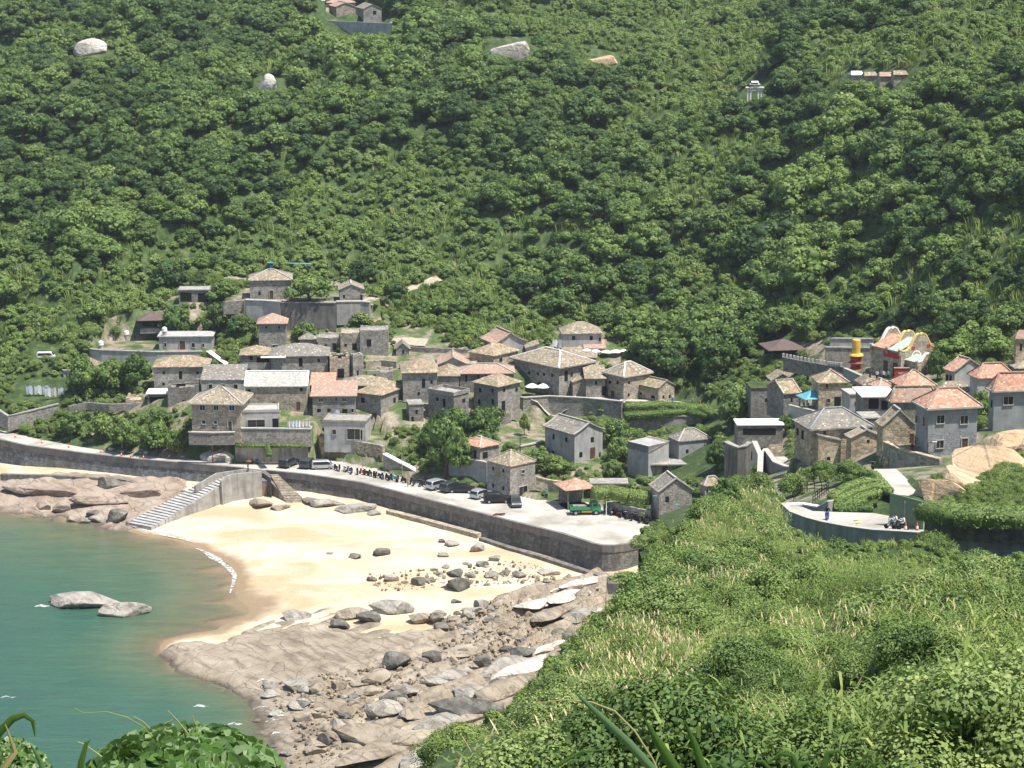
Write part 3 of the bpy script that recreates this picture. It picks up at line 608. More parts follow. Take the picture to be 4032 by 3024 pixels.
def wall(name, label, px, z, h, m, thick=.5, cap=None, cat='wall', group=None, batter=0, capm='band', caph=.18, bot=None):
    zs = z if isinstance(z, (list, tuple)) else [z] * len(px)
    P = [PZ(u, v, q) for (u, v), q in zip(px, zs)]
    hs = h if isinstance(h, (list, tuple)) else [h] * len(px)
    e = empty(name, P[0], label, cat, group); e['_rel'] = 1
    rel = [p - P[0] for p in P]
    for p0, p1, q in zip(P, P[1:], hs):
        (a0, b0), (a1, b1) = proj(p0), proj(p1); k0 = proj(p0 - Vector((0, 0, q)))[1]; KEEP.append((min(a0, a1), max(a0, a1), min(b0, b1) - 4, min(b0, b1) + .8 * (k0 - b0), min(p0.y, p1.y)))
    wallmesh('masonry', rel, [q - P[0].z for q in zs], [q - P[0].z - k for q, k in zip(zs, hs)], thick, M[m], e, batter)
    if cap: wallmesh('coping', rel, [q - P[0].z + caph for q in zs], [q - P[0].z + .003 for q in zs], thick + .1, M[capm], e, 0, .12)
    return e
def seawall(name, label, i0, i1):
    P = SEAWALL[i0:i1]; e = empty(name, P[0], label, 'sea wall'); rel = [p - P[0] for p in P]; z0 = -QZ
    wallmesh('masonry', rel, -1.15, [-QZ - 1] * len(P), 1.6, M['wall_dark'] if i0 else M['wall_blue'], e, .7, .0)
    wallmesh('concrete_band', rel, .0 + .004, -1.15, .5, M['cap'], e, 0, .12)
    return e
seawall('sea_wall', 'dark blocky stone sea wall below the west road by the pink rocks', 0, 8)
seawall('sea_wall', 'long grey sea wall with smooth concrete band curving below the car park', 8, len(SEAWALL))
# concrete footing at the base of the long wall
wall('wall_footing', 'low broken concrete footing ledge along the foot of the long sea wall', [(1520, 2010), (1640, 2040), (1760, 2072), (1878, 2103)], [3.2, 3.1, 3.0, 2.9], 1.2, 'tan', 1.2)
wall('wall_footing', 'lower concrete footing ledge from the middle of the sea wall to its corner', [(1885, 2118), (2005, 2158), (2120, 2190), (2290, 2245), (2410, 2282)], [2.6, 2.4, 2.3, 2.1, 2.0], 1.4, 'stain_conc', 1.0)
wall('wall_footing', 'dark concrete kerb at the foot of the west sea wall', [(0, 1868), (200, 1872), (480, 1888), (620, 1925), (740, 1937)], [3.2, 3.2, 3.1, 2.5, 2.4], 1.6, 'stain_conc', .9)
# the two beach stairs and the pier between them
def stair(name, label, A, Bp, n, m, cat='stairs'):
    # A: (inner, outer) at the top, Bp: the same at the bottom
    e = empty(name, A[0], label, cat); mb = MB()
    for k in range(n):
        t0, t1 = k / n, (k + 1) / n
        a, b, c, d = [A[i].lerp(Bp[i], t) for i, t in ((0, t0), (1, t0), (1, t1 + .3 / n), (0, t1 + .3 / n))]
        z = A[0].z + (Bp[0].z - A[0].z) * t0
        mb.prism([(q.x - A[0].x, q.y - A[0].y) for q in (a, b, c, d)], min(A[0].z, Bp[0].z) - A[0].z - 2, z - A[0].z)
    mb.build('steps', M[m], e); return e
e = stair('beach_stairs', 'long grey concrete stairs descending to the left end of the beach', (PZ(862, 1864, 5.9), PZ(912, 1884, 5.9)), (PZ(505, 2060, .75), PZ(600, 2078, .75)), 24, 'pale')
def railwall(e, px, zs, m='concrete', th=.35, name='parapet', bot=None):
    P = [PZ(u, v, z) for (u, v), z in zip(px, zs)]; o = e.location
    wallmesh(name, [p - o for p in P], [p.z - o.z for p in P], [(bot if bot is not None else p.z - 1.2) - o.z for p in P], th, M[m], e)
railwall(e, [(770, 1913), (853, 1864), (969, 1847)], [5.5, 6.7, 6.7])
pier = empty('stair_pier', PZ(1000, 1860, 6), 'tall weathered concrete pier between the two beach stairs', 'pier')
TOPP = [PZ(u, v, 5.95) for u, v in [(905, 1886), (1000, 1868), (1035, 1862), (1068, 1884), (1062, 1866), (1040, 1848), (960, 1845), (866, 1866)]]
MB().prism([(p.x - pier.location.x, p.y - pier.location.y) for p in TOPP], -6.5, -.05).build('deck', M['stain_conc'], pier)
_fr = [PZ(*q) for q in [(596, 2080, .6), (700, 2016, 2.35), (800, 1954, 4.1), (905, 1890, 5.85)]]
wallmesh('stair_side_wall', [p - pier.location for p in _fr], [p.z - 6 - .05 for p in _fr], [-6.5] * 4, .35, M['concrete'], pier, .35)
_fr = [PZ(*q) for q in [(872, 1896, 6.1), (890, 1878, 6.7), (911, 1868, 6.95), (1030, 1857, 6.95)]]
wallmesh('parapet', [p - pier.location for p in _fr], [p.z - 6 for p in _fr], [-6.5] * 4, .4, M['concrete'], pier, .35)
_fr = [PZ(*q) for q in [(955, 1893, 5.2), (1060, 1893, 5.2), (1122, 1956, 2.9)]]
wallmesh('buttress', [p - pier.location for p in _fr], [p.z - 6 for p in _fr], [-6.5] * 3, 2.0, M['stain_conc'], pier, .1)
M['rust'] = m_plaster('rust_stained_concrete', (.30, .19, .12), .5, .5)
_fr = [PZ(*q) for q in [(962, 1905, 4.7), (1050, 1905, 4.7)]]
wallmesh('rusty_panel', [p - pier.location for p in _fr], -1.5, -6.4, .1, M['rust'], pier, .1, .08)
e = stair('beach_stairs', 'short pinkish concrete stairs descending to the right beside the long sea wall', (PZ(1062, 1868, 5.9), PZ(1090, 1868, 5.9)), (PZ(1130, 1984, 2.2), PZ(1216, 1986, 2.2)), 18, 'tan')
# ------------------------------------------------------------------ buildings
class House:
    """near corner at pixel c (base); yaw turns the right-going face away from the viewer;
       uR / uL: pixel column where the right / left face ends (or metres when below 60)."""
    def __init__(s, name, label, c, top, uR, uL, yaw=8, z=None, m='gray', cat='house', roof='hip', rise=1.6, rm='r_tan', ov=.35,
                 cap=None, eave=None, wins=(), below=2.0, ridge='a', frame='band', parapet=0, inset=None, curve=1.0, shell=0, y=None, group=None):
        if y: O = PY(c[0], c[1], y)
        else: O = PZ(c[0], c[1], z) if z is not None else hit(c[0], c[1], 225)
        s.O = O; s.yaw = R(yaw); s.a = Vector((math.cos(s.yaw), math.sin(s.yaw), 0)); s.b = Vector((-math.sin(s.yaw), math.cos(s.yaw), 0))
        s.W = s.span(s.a, uR); s.D = s.span(s.b, uL)
        t = PY(c[0], top, O.y); s.h = t.z - O.z
        s.e = empty(name, O, label, cat, group); s.frame = frame; s.m = m; s.ov = ov; s.below = below
        W, D, h = s.W, s.D, s.h
        s.roofs = roof; v = MB()
        P = s.P
        if roof in ('gable', 'curve'):
            ax = ridge; L = W if ax == 'b' else D                      # gable width
            K = 9; pr = [(k / (K - 1), (1 - abs(2 * k / (K - 1) - 1)) ** (curve if roof == 'curve' else 1) * rise) for k in range(K)]
            def G(t, q, dz): return P(t * L, q, dz) if ax == 'b' else P(q, t * L, dz)
            far = D if ax == 'b' else W
            v.add([P(0, 0, -below), P(W, 0, -below), P(W, D, -below), P(0, D, -below)], [(0, 1, 2, 3)])
            for q in (0, far):
                v.add([G(0, q, -below), G(1, q, -below)] + [G(t, q, h + r) for t, r in pr[::-1]], [tuple(range(K + 2))])
            v.add([G(0, 0, -below), G(0, far, -below), G(0, far, h), G(0, 0, h)], [(0, 1, 2, 3)])
            v.add([G(1, 0, -below), G(1, far, -below), G(1, far, h), G(1, 0, h)], [(0, 1, 2, 3)])
            v.build('wall', M[m], s.e)
            r = MB(); th = .16; ex = ov / L; rows = []
            pr2 = [(-ex, pr[0][1] - rise * ex * 1.2)] + pr + [(1 + ex, pr[0][1] - rise * ex * 1.2)]
            for t, z in pr2:
                rows.append([G(t, -ov * .6, h + z + .02), G(t, far + ov * .6, h + z + .02), G(t, far + ov * .6, h + z + .02 + th), G(t, -ov * .6, h + z + .02 + th)])
            b0 = len(r.v)
            for q in rows: r.v += q
            for i in range(len(rows) - 1):
                for k in range(4): r.f.append((b0 + 4 * i + k, b0 + 4 * i + (k + 1) % 4, b0 + 4 * i + 4 + (k + 1) % 4, b0 + 4 * i + 4 + k))
            n = len(rows); r.f += [(b0, b0 + 1, b0 + 2, b0 + 3), (b0 + 4 * n - 4, b0 + 4 * n - 3, b0 + 4 * n - 2, b0 + 4 * n - 1)]
            s.roof = r.build('roof', M[rm], s.e)
            if cap:
                c_ = MB()
                for q in (-ov * .6 + .1, far + ov * .6 - .1):
                    for i in range(n - 1):
                        c_.bar(G(pr2[i][0], q, h + pr2[i][1] + .22), G(pr2[i + 1][0], q, h + pr2[i + 1][1] + .22), .28, .16)
                c_.bar(G(.5, -ov * .5, h + rise + .26), G(.5, far + ov * .5, h + rise + .26), .3, .2)
                c_.build('ridge_cap', M[cap], s.e)
        else:
            v.add([P(x, y_, z_) for z_ in (-below, h) for x, y_ in ((0, 0), (W, 0), (W, D), (0, D))], [(0, 1, 2, 3), (4, 7, 6, 5), (0, 4, 5, 1), (1, 5, 6, 2), (2, 6, 7, 3), (3, 7, 4, 0)] if not shell else [(0, 4, 5, 1), (1, 5, 6, 2), (2, 6, 7, 3), (3, 7, 4, 0)])
            v.build('wall', M[m], s.e)
            r = MB(); o = ov
            if roof == 'hip':
                mn = min(W, D) / 2 + o; ins = mn if inset is None else inset
                if W >= D: r1, r2 = P(-o + ins, D / 2, h + rise), P(W + o - ins, D / 2, h + rise)
                else: r1, r2 = P(W / 2, -o + ins, h + rise), P(W / 2, D + o - ins, h + rise)
                E = [P(-o, -o, h), P(W + o, -o, h), P(W + o, D + o, h), P(-o, D + o, h)]; U = Vector((0, 0, .14))
                r.add([q + U for q in E] + [r1 + U, r2 + U] + [q + Vector((0, 0, .01)) for q in E],
                      ([(0, 1, 5, 4), (1, 2, 5), (2, 3, 4, 5), (3, 0, 4)] if W >= D else [(0, 1, 4), (1, 2, 5, 4), (2, 3, 5), (3, 0, 4, 5)]) + [(0, 6, 7, 1), (1, 7, 8, 2), (2, 8, 9, 3), (3, 9, 6, 0), (9, 8, 7, 6)])
                s.roof = r.build('roof', M[rm], s.e)
                if cap:
                    c_ = MB(); U = Vector((0, 0, .2)); hp = ((0, r1), (1, r2), (2, r2), (3, r1)) if W >= D else ((0, r1), (1, r1), (2, r2), (3, r2))
                    for i, q in hp: c_.bar(E[i] + U, q + U, .26, .14)
                    if (r1 - r2).length > .3: c_.bar(r1 + U * 1.1, r2 + U * 1.1, .3, .16)
                    c_.build('ridge_cap', M[cap], s.e)
            elif roof == 'flat':
                r.add([P(x, y_, h + z_) for z_ in (.004, .2) for x, y_ in ((-o, -o), (W + o, -o), (W + o, D + o), (-o, D + o))], [(0, 1, 2, 3), (4, 7, 6, 5), (0, 4, 5, 1), (1, 5, 6, 2), (2, 6, 7, 3), (3, 7, 4, 0)])
                s.roof = r.build('roof', M[rm], s.e)
                if parapet:
                    r = MB()
                    for x0, x1, y0, y1 in ((-o, W + o, -o, .2 - o), (-o, W + o, D + o - .2, D + o), (-o, .2 - o, .2 - o, D + o - .2), (W + o - .2, W + o, .2 - o, D + o - .2)):
                        r.add([P(x, y_, h + z_) for z_ in (.203, .2 + parapet) for x, y_ in ((x0, y0), (x1, y0), (x1, y1), (x0, y1))], [(0, 1, 2, 3), (4, 7, 6, 5), (0, 4, 5, 1), (1, 5, 6, 2), (2, 6, 7, 3), (3, 7, 4, 0)])
                    r.build('parapet', M[cap or m], s.e)
            elif roof in ('shedR', 'shedF', 'shedL'):
                zs = {'shedR': (rise, 0, 0, rise), 'shedL': (0, rise, rise, 0), 'shedF': (0, 0, rise, rise)}[roof]
                c4 = ((-o, -o), (W + o, -o), (W + o, D + o), (-o, D + o)); q4 = ((0, 0), (W, 0), (W, D), (0, D))
                r.add([P(x, y_, h + z_ + t) for t in (.02, .18) for (x, y_), z_ in zip(c4, zs)], [(0, 1, 2, 3), (4, 7, 6, 5), (0, 4, 5, 1), (1, 5, 6, 2), (2, 6, 7, 3), (3, 7, 4, 0)])
                s.roof = r.build('roof', M[rm], s.e)
                u = MB().add([P(x, y_, h + t) for x, y_ in q4 for t in (0,)] + [P(x, y_, h + z_) for (x, y_), z_ in zip(q4, zs)], [(0, 4, 5, 1), (1, 5, 6, 2), (2, 6, 7, 3), (3, 7, 4, 0)]); u.build('gable_wall', M[m], s.e)
            elif roof == 'ruin':
                for (x0, y0), (x1, y1) in (((0, 0), (W, 0)), ((W, 0), (W, D)), ((0, D), (W, D)), ((0, 0), (0, D))):
                    L = math.hypot(x1 - x0, y1 - y0); n = max(2, int(L / .7))
                    nx_, ny_ = -(y1 - y0) / L, (x1 - x0) / L
                    if (x0 + x1) / 2 * nx_ + (y0 + y1) / 2 * ny_ > (W / 2) * nx_ + (D / 2) * ny_: nx_, ny_ = -nx_, -ny_
                    for k in range(n):
                        hh = rise * (.25 + .75 * random.random()) * (.3 + .7 * abs(2 * (k + .5) / n - 1)); t0, t1 = (k + .01) / n, (k + .99) / n
                        X = lambda t, q: P(x0 + (x1 - x0) * t + nx_ * q, y0 + (y1 - y0) * t + ny_ * q, 0)
                        c = [X(t0, .01), X(t1, .01), X(t1, .5), X(t0, .5)]
                        r.add([q + Vector((0, 0, z_)) for z_ in (h + .002, h + hh) for q in c], [(0, 1, 2, 3), (4, 7, 6, 5), (0, 4, 5, 1), (1, 5, 6, 2), (2, 6, 7, 3), (3, 7, 4, 0)])
                r.build('broken_coping', M[m], s.e)
                if shell != 2: MB().add([P(.5, .5, h - .6), P(W - .5, .5, h - .6), P(W - .5, D - .5, h - .6), P(.5, D - .5, h - .6)], [(0, 1, 2, 3)]).build('floor', M['earth'], s.e)
        if eave and roof == 'hip':
            c_ = MB(); o = ov + .06
            for p, q in (((-o, -o), (W + o, -o)), ((W + o, -o), (W + o, D + o)), ((W + o, D + o), (-o, D + o)), ((-o, D + o), (-o, -o))):
                c_.bar(P(*p, h + .02), P(*q, h + .02), .14, .22)
            c_.build('eave', M[eave], s.e)
        s.foot = [tuple((s.O + s.a * x + s.b * y_)[:2]) for x, y_ in ((-.6, -.6), (W + .6, -.6), (W + .6, D + .6), (-.6, D + .6))]
        FOOT.append(s.foot)
        cs = [proj(O + s.P(x, y_, z_)) for x, y_ in ((0, 0), (W, 0), (0, D)) for z_ in (0, h)]
        KEEP.append((min(q[0] for q in cs), max(q[0] for q in cs), min(q[1] for q in cs), max(q[1] for q in cs), O.y))
        for q in wins: s.win(*q)
    def span(s, d, u):
        if abs(u) < 60: return abs(u)
        lo, hi = .3, 40; f = lambda t: proj(s.O + d * t)[0] - u; sg = f(0) > 0
        for _ in range(40):
            md = (lo + hi) / 2
            if (f(md) > 0) == sg: lo = md
            else: hi = md
        return lo if lo < 39 else 6.0
    def P(s, x, y, z): return s.a * x + s.b * y + Vector((0, 0, z))
    def face(s, u, v):
        d = Vector(ray(u, v)); C0 = Vector((0, 0, CZ)); best = None
        for nm, nrm, along, org, L in (('F', -s.b, s.a, s.O, s.W), ('L', -s.a, s.b, s.O, s.D), ('R', s.a, s.b, s.O + s.a * s.W, s.D)):
            if d.dot(nrm) >= -1e-6: continue
            t = (org - C0).dot(nrm) / d.dot(nrm); p = C0 + d * t; q = (p - org).dot(along)
            ok = -.1 < q < L + .1
            if ok: return nm, nrm, along, org, q, p.z - org.z, t
        nrm, along, org, L = -s.b, s.a, s.O, s.W
        t = (org - C0).dot(nrm) / d.dot(nrm); p = C0 + d * t; q = (p - org).dot(along)
        return 'F', nrm, along, org, min(max(q, .5), L - .5), p.z - org.z, t
    def win(s, u, v, w_, h_, kind='w', fr=None):
        # centre and size in photo pixels; kinds: w window, d door, o black panel painted as an opening's inner shade, l lattice-less slot, n boarded niche
        nm, nrm, al, org, q, z, t = s.face(u, v); sc_ = t / F * 1.0
        W = w_ * sc_ / max(.35, abs(al.x)) ; Hh = h_ * sc_ * 1.03
        W = min(W, (s.W if nm == 'F' else s.D) * .8)
        o = org - s.O + al * q + Vector((0, 0, z)); up = Vector((0, 0, 1)); f = fr or s.frame
        if kind == 'd': o.z = max(o.z, Hh / 2 + .02)
        part = {'w': 'window', 'd': 'door', 'o': 'opening', 'n': 'niche'}[kind]
        k = .09 if Hh < 1.4 else .12; mb = MB()
        if kind in 'wd' and f:
            mb.box(o + nrm * .05 + up * (Hh / 2 + k / 2), (W + 2 * k, .12, k), al, nrm, up)
            if kind == 'w': mb.box(o + nrm * .07 - up * (Hh / 2 + k / 2), (W + 2 * k, .16, k), al, nrm, up)
            for sg in (-1, 1): mb.box(o + nrm * .05 + al * sg * (W / 2 + k / 2), (k, .12, Hh - .004), al, nrm, up)
            if kind == 'w' and W > .7: mb.box(o + nrm * .03, (.05, .03, Hh), al, nrm, up)
            e = mb.build(part + ('_frame' if kind == 'd' else ''), M[f], s.e)
        else: e = None
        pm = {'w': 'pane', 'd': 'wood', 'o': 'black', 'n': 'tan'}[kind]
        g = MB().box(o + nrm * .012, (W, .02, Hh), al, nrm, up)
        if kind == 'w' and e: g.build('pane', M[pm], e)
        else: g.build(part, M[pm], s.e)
        return o, al, nrm, W, Hh
    def slab(s, u0, v, u1, out, th, m, name='canopy', face='F'):
        nm, nrm, al, org, q, z, t = s.face((u0 + u1) / 2, v); W = (u1 - u0) * t / F / max(.35, abs(al.x))
        o = org - s.O + al * q + Vector((0, 0, z))
        MB().box(o + nrm * (out / 2 + .003), (W, out, th), al, nrm, (0, 0, 1)).build(name, M[m], s.e)
def Hs(*a, **k): return House(*a, **k)
w = 'w'
# --- west and centre of the village -------------------------------------------------------------
Hs('flat_roofed_house', 'low concrete house with flat pale roof alone on the curved west terrace', (627, 1378), 1327, 836, 5, 2, m='plaster', roof='flat', rm='pale', ov=.3, rise=0,
   wins=[(651, 1358, 9, 16, 'w'), (718, 1360, 22, 34, 'd'), (761, 1359, 12, 17, 'w'), (800, 1360, 8, 15, 'w')])
Hs('stone_house', 'long two storey stone house with bleached tan roof under the west terrace', (608, 1545), 1447, 820, 7, 3, m='gray', rm='r_mix', rise=1.5, ov=.3, frame=None,
   wins=[(645, 1468, 9, 11, 'o'), (711, 1477, 13, 30, 'o'), (778, 1468, 9, 11, 'o'), (644, 1512, 9, 11, 'o'), (740, 1474, 9, 22, 'n')])
Hs('roofless_ruin', 'roofless brown stone ruin in front of the bleached tan roof', (662, 1608), 1532, 785, 4, 4, m='darkst', roof='ruin', rise=1.2, frame=None,
   wins=[(725, 1592, 14, 34, 'o'), (712, 1516, 36, 10, 'o')])
Hs('open_shed', 'dark open-fronted shed with thin white slab roof beside the roofless ruin', (582, 1598), 1552, 660, 4, 2, m='darkst', roof='flat', rm='white', ov=.3, wins=[(620, 1577, 62, 28, 'o')], frame=None)
Hs('rendered_house', 'pale rendered house with three small windows in a row behind the white-eaved house', (794, 1562), 1499, 963, 6, 1, m='pale', roof='shedF', rise=1.7, rm='r_gray', ov=.15, z=None, cap='band',
   wins=[(829, 1523, 14, 19), (878, 1523, 14, 19), (928, 1523, 14, 19)])
Hs('hip_roof_house', 'two storey stone house with thick white eaves above the pale boulder', (757, 1697), 1588, 948, 8, -5, z=11.6, m='tan', rm='r_tan', rise=2.1, ov=.55, cap='band', eave='band', frame='fr_pale',
   wins=[(797, 1605, 20, 20), (851, 1605, 18, 18), (913, 1605, 20, 20), (803, 1662, 14, 14), (849, 1663, 12, 12), (906, 1676, 14, 34, 'd')])
Hs('garden_annex', 'low pale annex with green shutters beside the white-eaved house', (950, 1687), 1624, 1098, 5, 6, z=11.9, m='pale', roof='flat', rm='pale', ov=.1, parapet=.25, cap='band',
   wins=[(1009, 1667, 66, 28, 'w'), (1085, 1665, 24, 34, 'o')])
_hs = Hs('long_stone_house', 'long tan stone house with bleached white roof and two brown doors', (968, 1618), 1522, 1210, 7, 1, m='tan', roof='gable', rm='r_white', rise=1.9, ov=.3, cap='white', frame=None,
   wins=[(981, 1540, 11, 13, 'o'), (1186, 1533, 11, 12, 'o'), (1081, 1596, 14, 30, 'd'), (1175, 1598, 15, 32, 'd'), (1018, 1598, 12, 15, 'n')])
Hs('orange_roofed_shed', 'small shed with plain orange roof between the long white roof and the ruins', (1224, 1545), 1519, 1316, 5, 1, m='gray', roof='shedF', rise=1.3, rm='r_org', ov=.2, wins=[(1250, 1530, 16, 8, 'o')], frame=None, below=3)
Hs('orange_roofed_house', 'long two storey stone house with orange-pink roof and a white cloth below', (1232, 1644), 1562, 1400, 6, 2, m='gray', roof='shedF', rise=1.5, rm='r_pink', ov=.35, cap='band',
   wins=[(1263, 1575, 18, 13), (1324, 1572, 9, 11), (1356, 1574, 16, 13), (1256, 1616, 15, 13, 'o'), (1295, 1615, 13, 12, 'o'), (1358, 1619, 20, 18, 'o'), (1388, 1616, 9, 15)])
Hs('stone_house', 'three storey stone house with two tan roof slopes right of the orange-pink roof', (1500, 1662), 1558, 1600, 1401, 62, m='gray', rm='r_mix', rise=1.5, ov=.35, frame=None,
   wins=[(1429, 1576, 14, 20, 'o'), (1473, 1580, 14, 20, 'n'), (1429, 1636, 14, 20, 'o'), (1476, 1638, 16, 24, 'd'), (1553, 1576, 9, 19, 'o')])
Hs('balcony_house', 'grey house with white canopy over its dark upper balcony', (948, 1488), 1400, 1066, 6, 2, m='gray', rm='r_mix', rise=1.3, ov=.3, frame=None,
   wins=[(989, 1410, 13, 15, 'o'), (980, 1460, 16, 17), (1034, 1463, 12, 18), (1036, 1416, 50, 20, 'o')])
_hs = Hs('tall_grey_house', 'big grey stone house with two tall dark windows left of the ruined archway', (1068, 1496), 1405, 1292, 8, 3, m='gray', rm='r_gray', rise=1.7, ov=.3, frame=None,
   wins=[(1184, 1426, 14, 34, 'o'), (1255, 1419, 9, 13, 'o'), (1113, 1466, 9, 11, 'o'), (1183, 1467, 23, 28, 'd'), (1255, 1470, 9, 12, 'o')])
_hs.slab(975, 1404, 1072, 1.2, .12, 'white')
Hs('roofless_ruin', 'ruined archway walls overgrown with green beside the tall grey house', (1300, 1500), 1418, 1378, 5, 8, m='tan', roof='ruin', rise=1.2, frame=None, shell=2, wins=[(1342, 1470, 26, 36, 'o')])
Hs('broken_wall_tower', 'tall narrow remnant of ruined wall with slot opening and dark left face', (1392, 1502), 1402, 1432, 1378, 25, m='gray', roof='ruin', rise=.5, frame=None, wins=[(1409, 1475, 7, 32, 'o')])
Hs('watch_house', 'three storey square tower house with faded orange pyramid roof', (1020, 1379), 1276, 1127, 5, 3, m='gray', rm='r_pink', rise=1.6, ov=.4, frame='fr_pale',
   wins=[(1049, 1288, 11, 12), (1099, 1288, 11, 12), (1048, 1328, 11, 11, 'n'), (1099, 1328, 11, 11, 'n'), (1084, 1364, 22, 12)])
Hs('stone_ruin', 'lowest flat-topped left block of the stepped grey stone ruin', (1252, 1390), 1333, 1340, 5, 2, m='gray', roof='ruin', rise=.35, frame=None, wins=[(1283, 1361, 9, 11, 'o'), (1317, 1365, 15, 27, 'o')])
Hs('stone_ruin', 'middle block of the stepped grey stone ruin with one doorway', (1341, 1392), 1314, 1417, 5, 2, m='tan', roof='ruin', rise=.35, frame=None, wins=[(1396, 1365, 18, 26, 'o'), (1361, 1359, 10, 9, 'o')])
Hs('stone_ruin', 'tallest right block of the stepped grey stone ruin with one window', (1418, 1396), 1303, 1529, 5, 2, m='gray', roof='ruin', rise=.3, frame=None, wins=[(1453, 1350, 18, 27, 'o')])
Hs('stone_hut', 'tiny gabled stone hut right of the stepped ruin', (1560, 1404), 1374, 1610, 4, 4, m='gray', roof='gable', ridge='b', rise=1.0, rm='r_gray', frame=None, wins=[(1588, 1386, 8, 14, 'o')])
Hs('pyramid_roof_house', 'grey house with pointed stone roof and one tall dark window', (1587, 1584), 1470, 1722, 8, 4, m='gray', rm='r_mix', rise=1.8, ov=.35, frame=None,
   wins=[(1668, 1509, 13, 34, 'o'), (1700, 1504, 9, 13, 'o'), (1649, 1550, 9, 12, 'o'), (1698, 1545, 18, 16, 'o')])
Hs('stone_house', 'grey house with low mottled roof wedged beside the pointed stone roof', (1724, 1560), 1482, 1808, 7, 2, m='gray', rm='r_mix', rise=1.3, ov=.25, frame=None, wins=[(1790, 1530, 10, 14, 'o')])
_hs = Hs('terrace_house', 'low stone house with cluttered flat roof terrace above the leafy trees', (1787, 1672), 1560, 1846, 1687, 52, z=11.6, m='darkst', roof='flat', rm='concrete', ov=.15, parapet=.5, cap='gray', frame=None,
   wins=[(1722, 1572, 10, 14, 'o'), (1749, 1586, 10, 32, 'o'), (1826, 1577, 11, 15, 'o')])
Hs('curved_gable_house', 'small grey house with curved gable and pinkish roof facing the sea', (1727, 1475), 1437, 1843, 7, 2, m='plaster', roof='curve', ridge='b', curve=1.35, rise=1.25, rm='r_pink', ov=.35, cap='tan')
Hs('curved_gable_house', 'large grey house with sweeping curved gable and mottled red roof behind', (1950, 1398), 1352, 2068, 1900, 24, m='plaster', roof='curve', ridge='b', curve=1.4, rise=1.7, rm='r_pink', ov=.5, cap='tan')
Hs('stone_house', 'stone house with rose and tan roof and dark plain left wall below the sweeping gable', (1943, 1470), 1403, 2040, 1848, 50, z=16.6, m='tan', rm='r_mix', rise=1.6, ov=.3, frame=None, wins=[(1972, 1417, 12, 14, 'o')])
Hs('stone_house', 'wide low stone house with tan and orange-red roof behind the tall front house', (1812, 1545), 1473, 2023, 6, 2, m='darkst', rm='r_pink', rise=1.2, ov=.3, cap='band', frame=None,
   wins=[(1836, 1487, 8, 34, 'o'), (1884, 1488, 8, 34, 'o'), (1914, 1481, 7, 12, 'o'), (1938, 1483, 7, 12, 'o'), (1988, 1481, 9, 9, 'o')])
Hs('tall_front_house', 'tall narrow stone house with mossy tan roof, dark left wall and lit right wall', (1961, 1626), 1524, 2047, 1866, 48, z=12.9, m='gray', rm='r_mix', rise=1.7, ov=.4, frame=None,
   wins=[(1891, 1536, 9, 16, 'o'), (1939, 1538, 8, 16, 'o'), (1985, 1536, 8, 14, 'o'), (2034, 1534, 9, 14, 'o'), (1982, 1600, 14, 42, 'o'), (1887, 1582, 9, 20, 'o'), (1940, 1582, 9, 20, 'o')])
Hs('large_hip_roof_house', 'largest grey house with broad stone roof, white hip line and row of five little windows', (2201, 1562), 1449, 2330, 2022, 42, z=13.65, below=.4, m='gray', rm='r_tan', rise=2.0, ov=.5, cap='white', eave='gray', frame=None,
   wins=[(2050, 1467, 8, 12, 'o'), (2084, 1468, 8, 12, 'o'), (2118, 1472, 8, 12, 'o'), (2142, 1474, 8, 12, 'o'), (2175, 1478, 8, 12, 'o'), (2229, 1481, 13, 40, 'o'), (2251, 1475, 9, 16), (2125, 1513, 16, 14, 'o')])
Hs('grey_house', 'grey house with pyramid roof highest in the middle of the village', (2217, 1387), 1316, 2368, 6, 5, m='plaster', rm='r_tan', rise=1.8, ov=.3, frame=None,
   wins=[(2259, 1331, 12, 15, 'o'), (2328, 1331, 12, 15, 'o'), (2362, 1336, 8, 14, 'o'), (2238, 1377, 34, 12, 'o')])
Hs('lean_to_annex', 'small annex with pinkish lean-to roof on the corner of the highest grey house', (2302, 1392), 1374, 2382, 3, 3, m='darkst', roof='shedF', rise=1.0, rm='r_pink', ov=.2, below=1)
Hs('low_roofed_house', 'low stone house with broad tan roof just below the highest grey house', (2210, 1440), 1408, 2345, 6, -6, m='gray', roof='shedF', rise=1.4, rm='r_tan', ov=.3)
Hs('stone_house', 'two storey stone house with white hip lines right of the tan linking roof', (2455, 1578), 1485, 2562, 2381, 38, z=13.62, below=.4, m='tan', rm='r_tan', rise=1.9, ov=.3, cap='white', eave='band', frame=None,
   wins=[(2401, 1505, 9, 13, 'o'), (2432, 1507, 8, 12, 'o'), (2477, 1507, 9, 10, 'o'), (2539, 1503, 10, 10, 'o'), (2475, 1555, 8, 12, 'o'), (2412, 1557, 13, 28, 'd')])
Hs('linking_house', 'plain stone house with low tan roof joining the large and the white-lined houses', (2307, 1570), 1493, 2382, 5, 3, m='gray', roof='shedF', rise=1.5, rm='r_tan', ov=.3, frame=None,
   wins=[(2347, 1507, 8, 14, 'o'), (2321, 1544, 11, 36, 'n'), (2346, 1548, 11, 32, 'n'), (2378, 1538, 18, 36, 'o')])
Hs('stone_porch', 'small lit stone porch block with sloping top on the terrace wall walk', (2256, 1564), 1508, 2306, 3, 10, m='tan', roof='shedL', rise=.9, rm='r_tan', ov=.15)
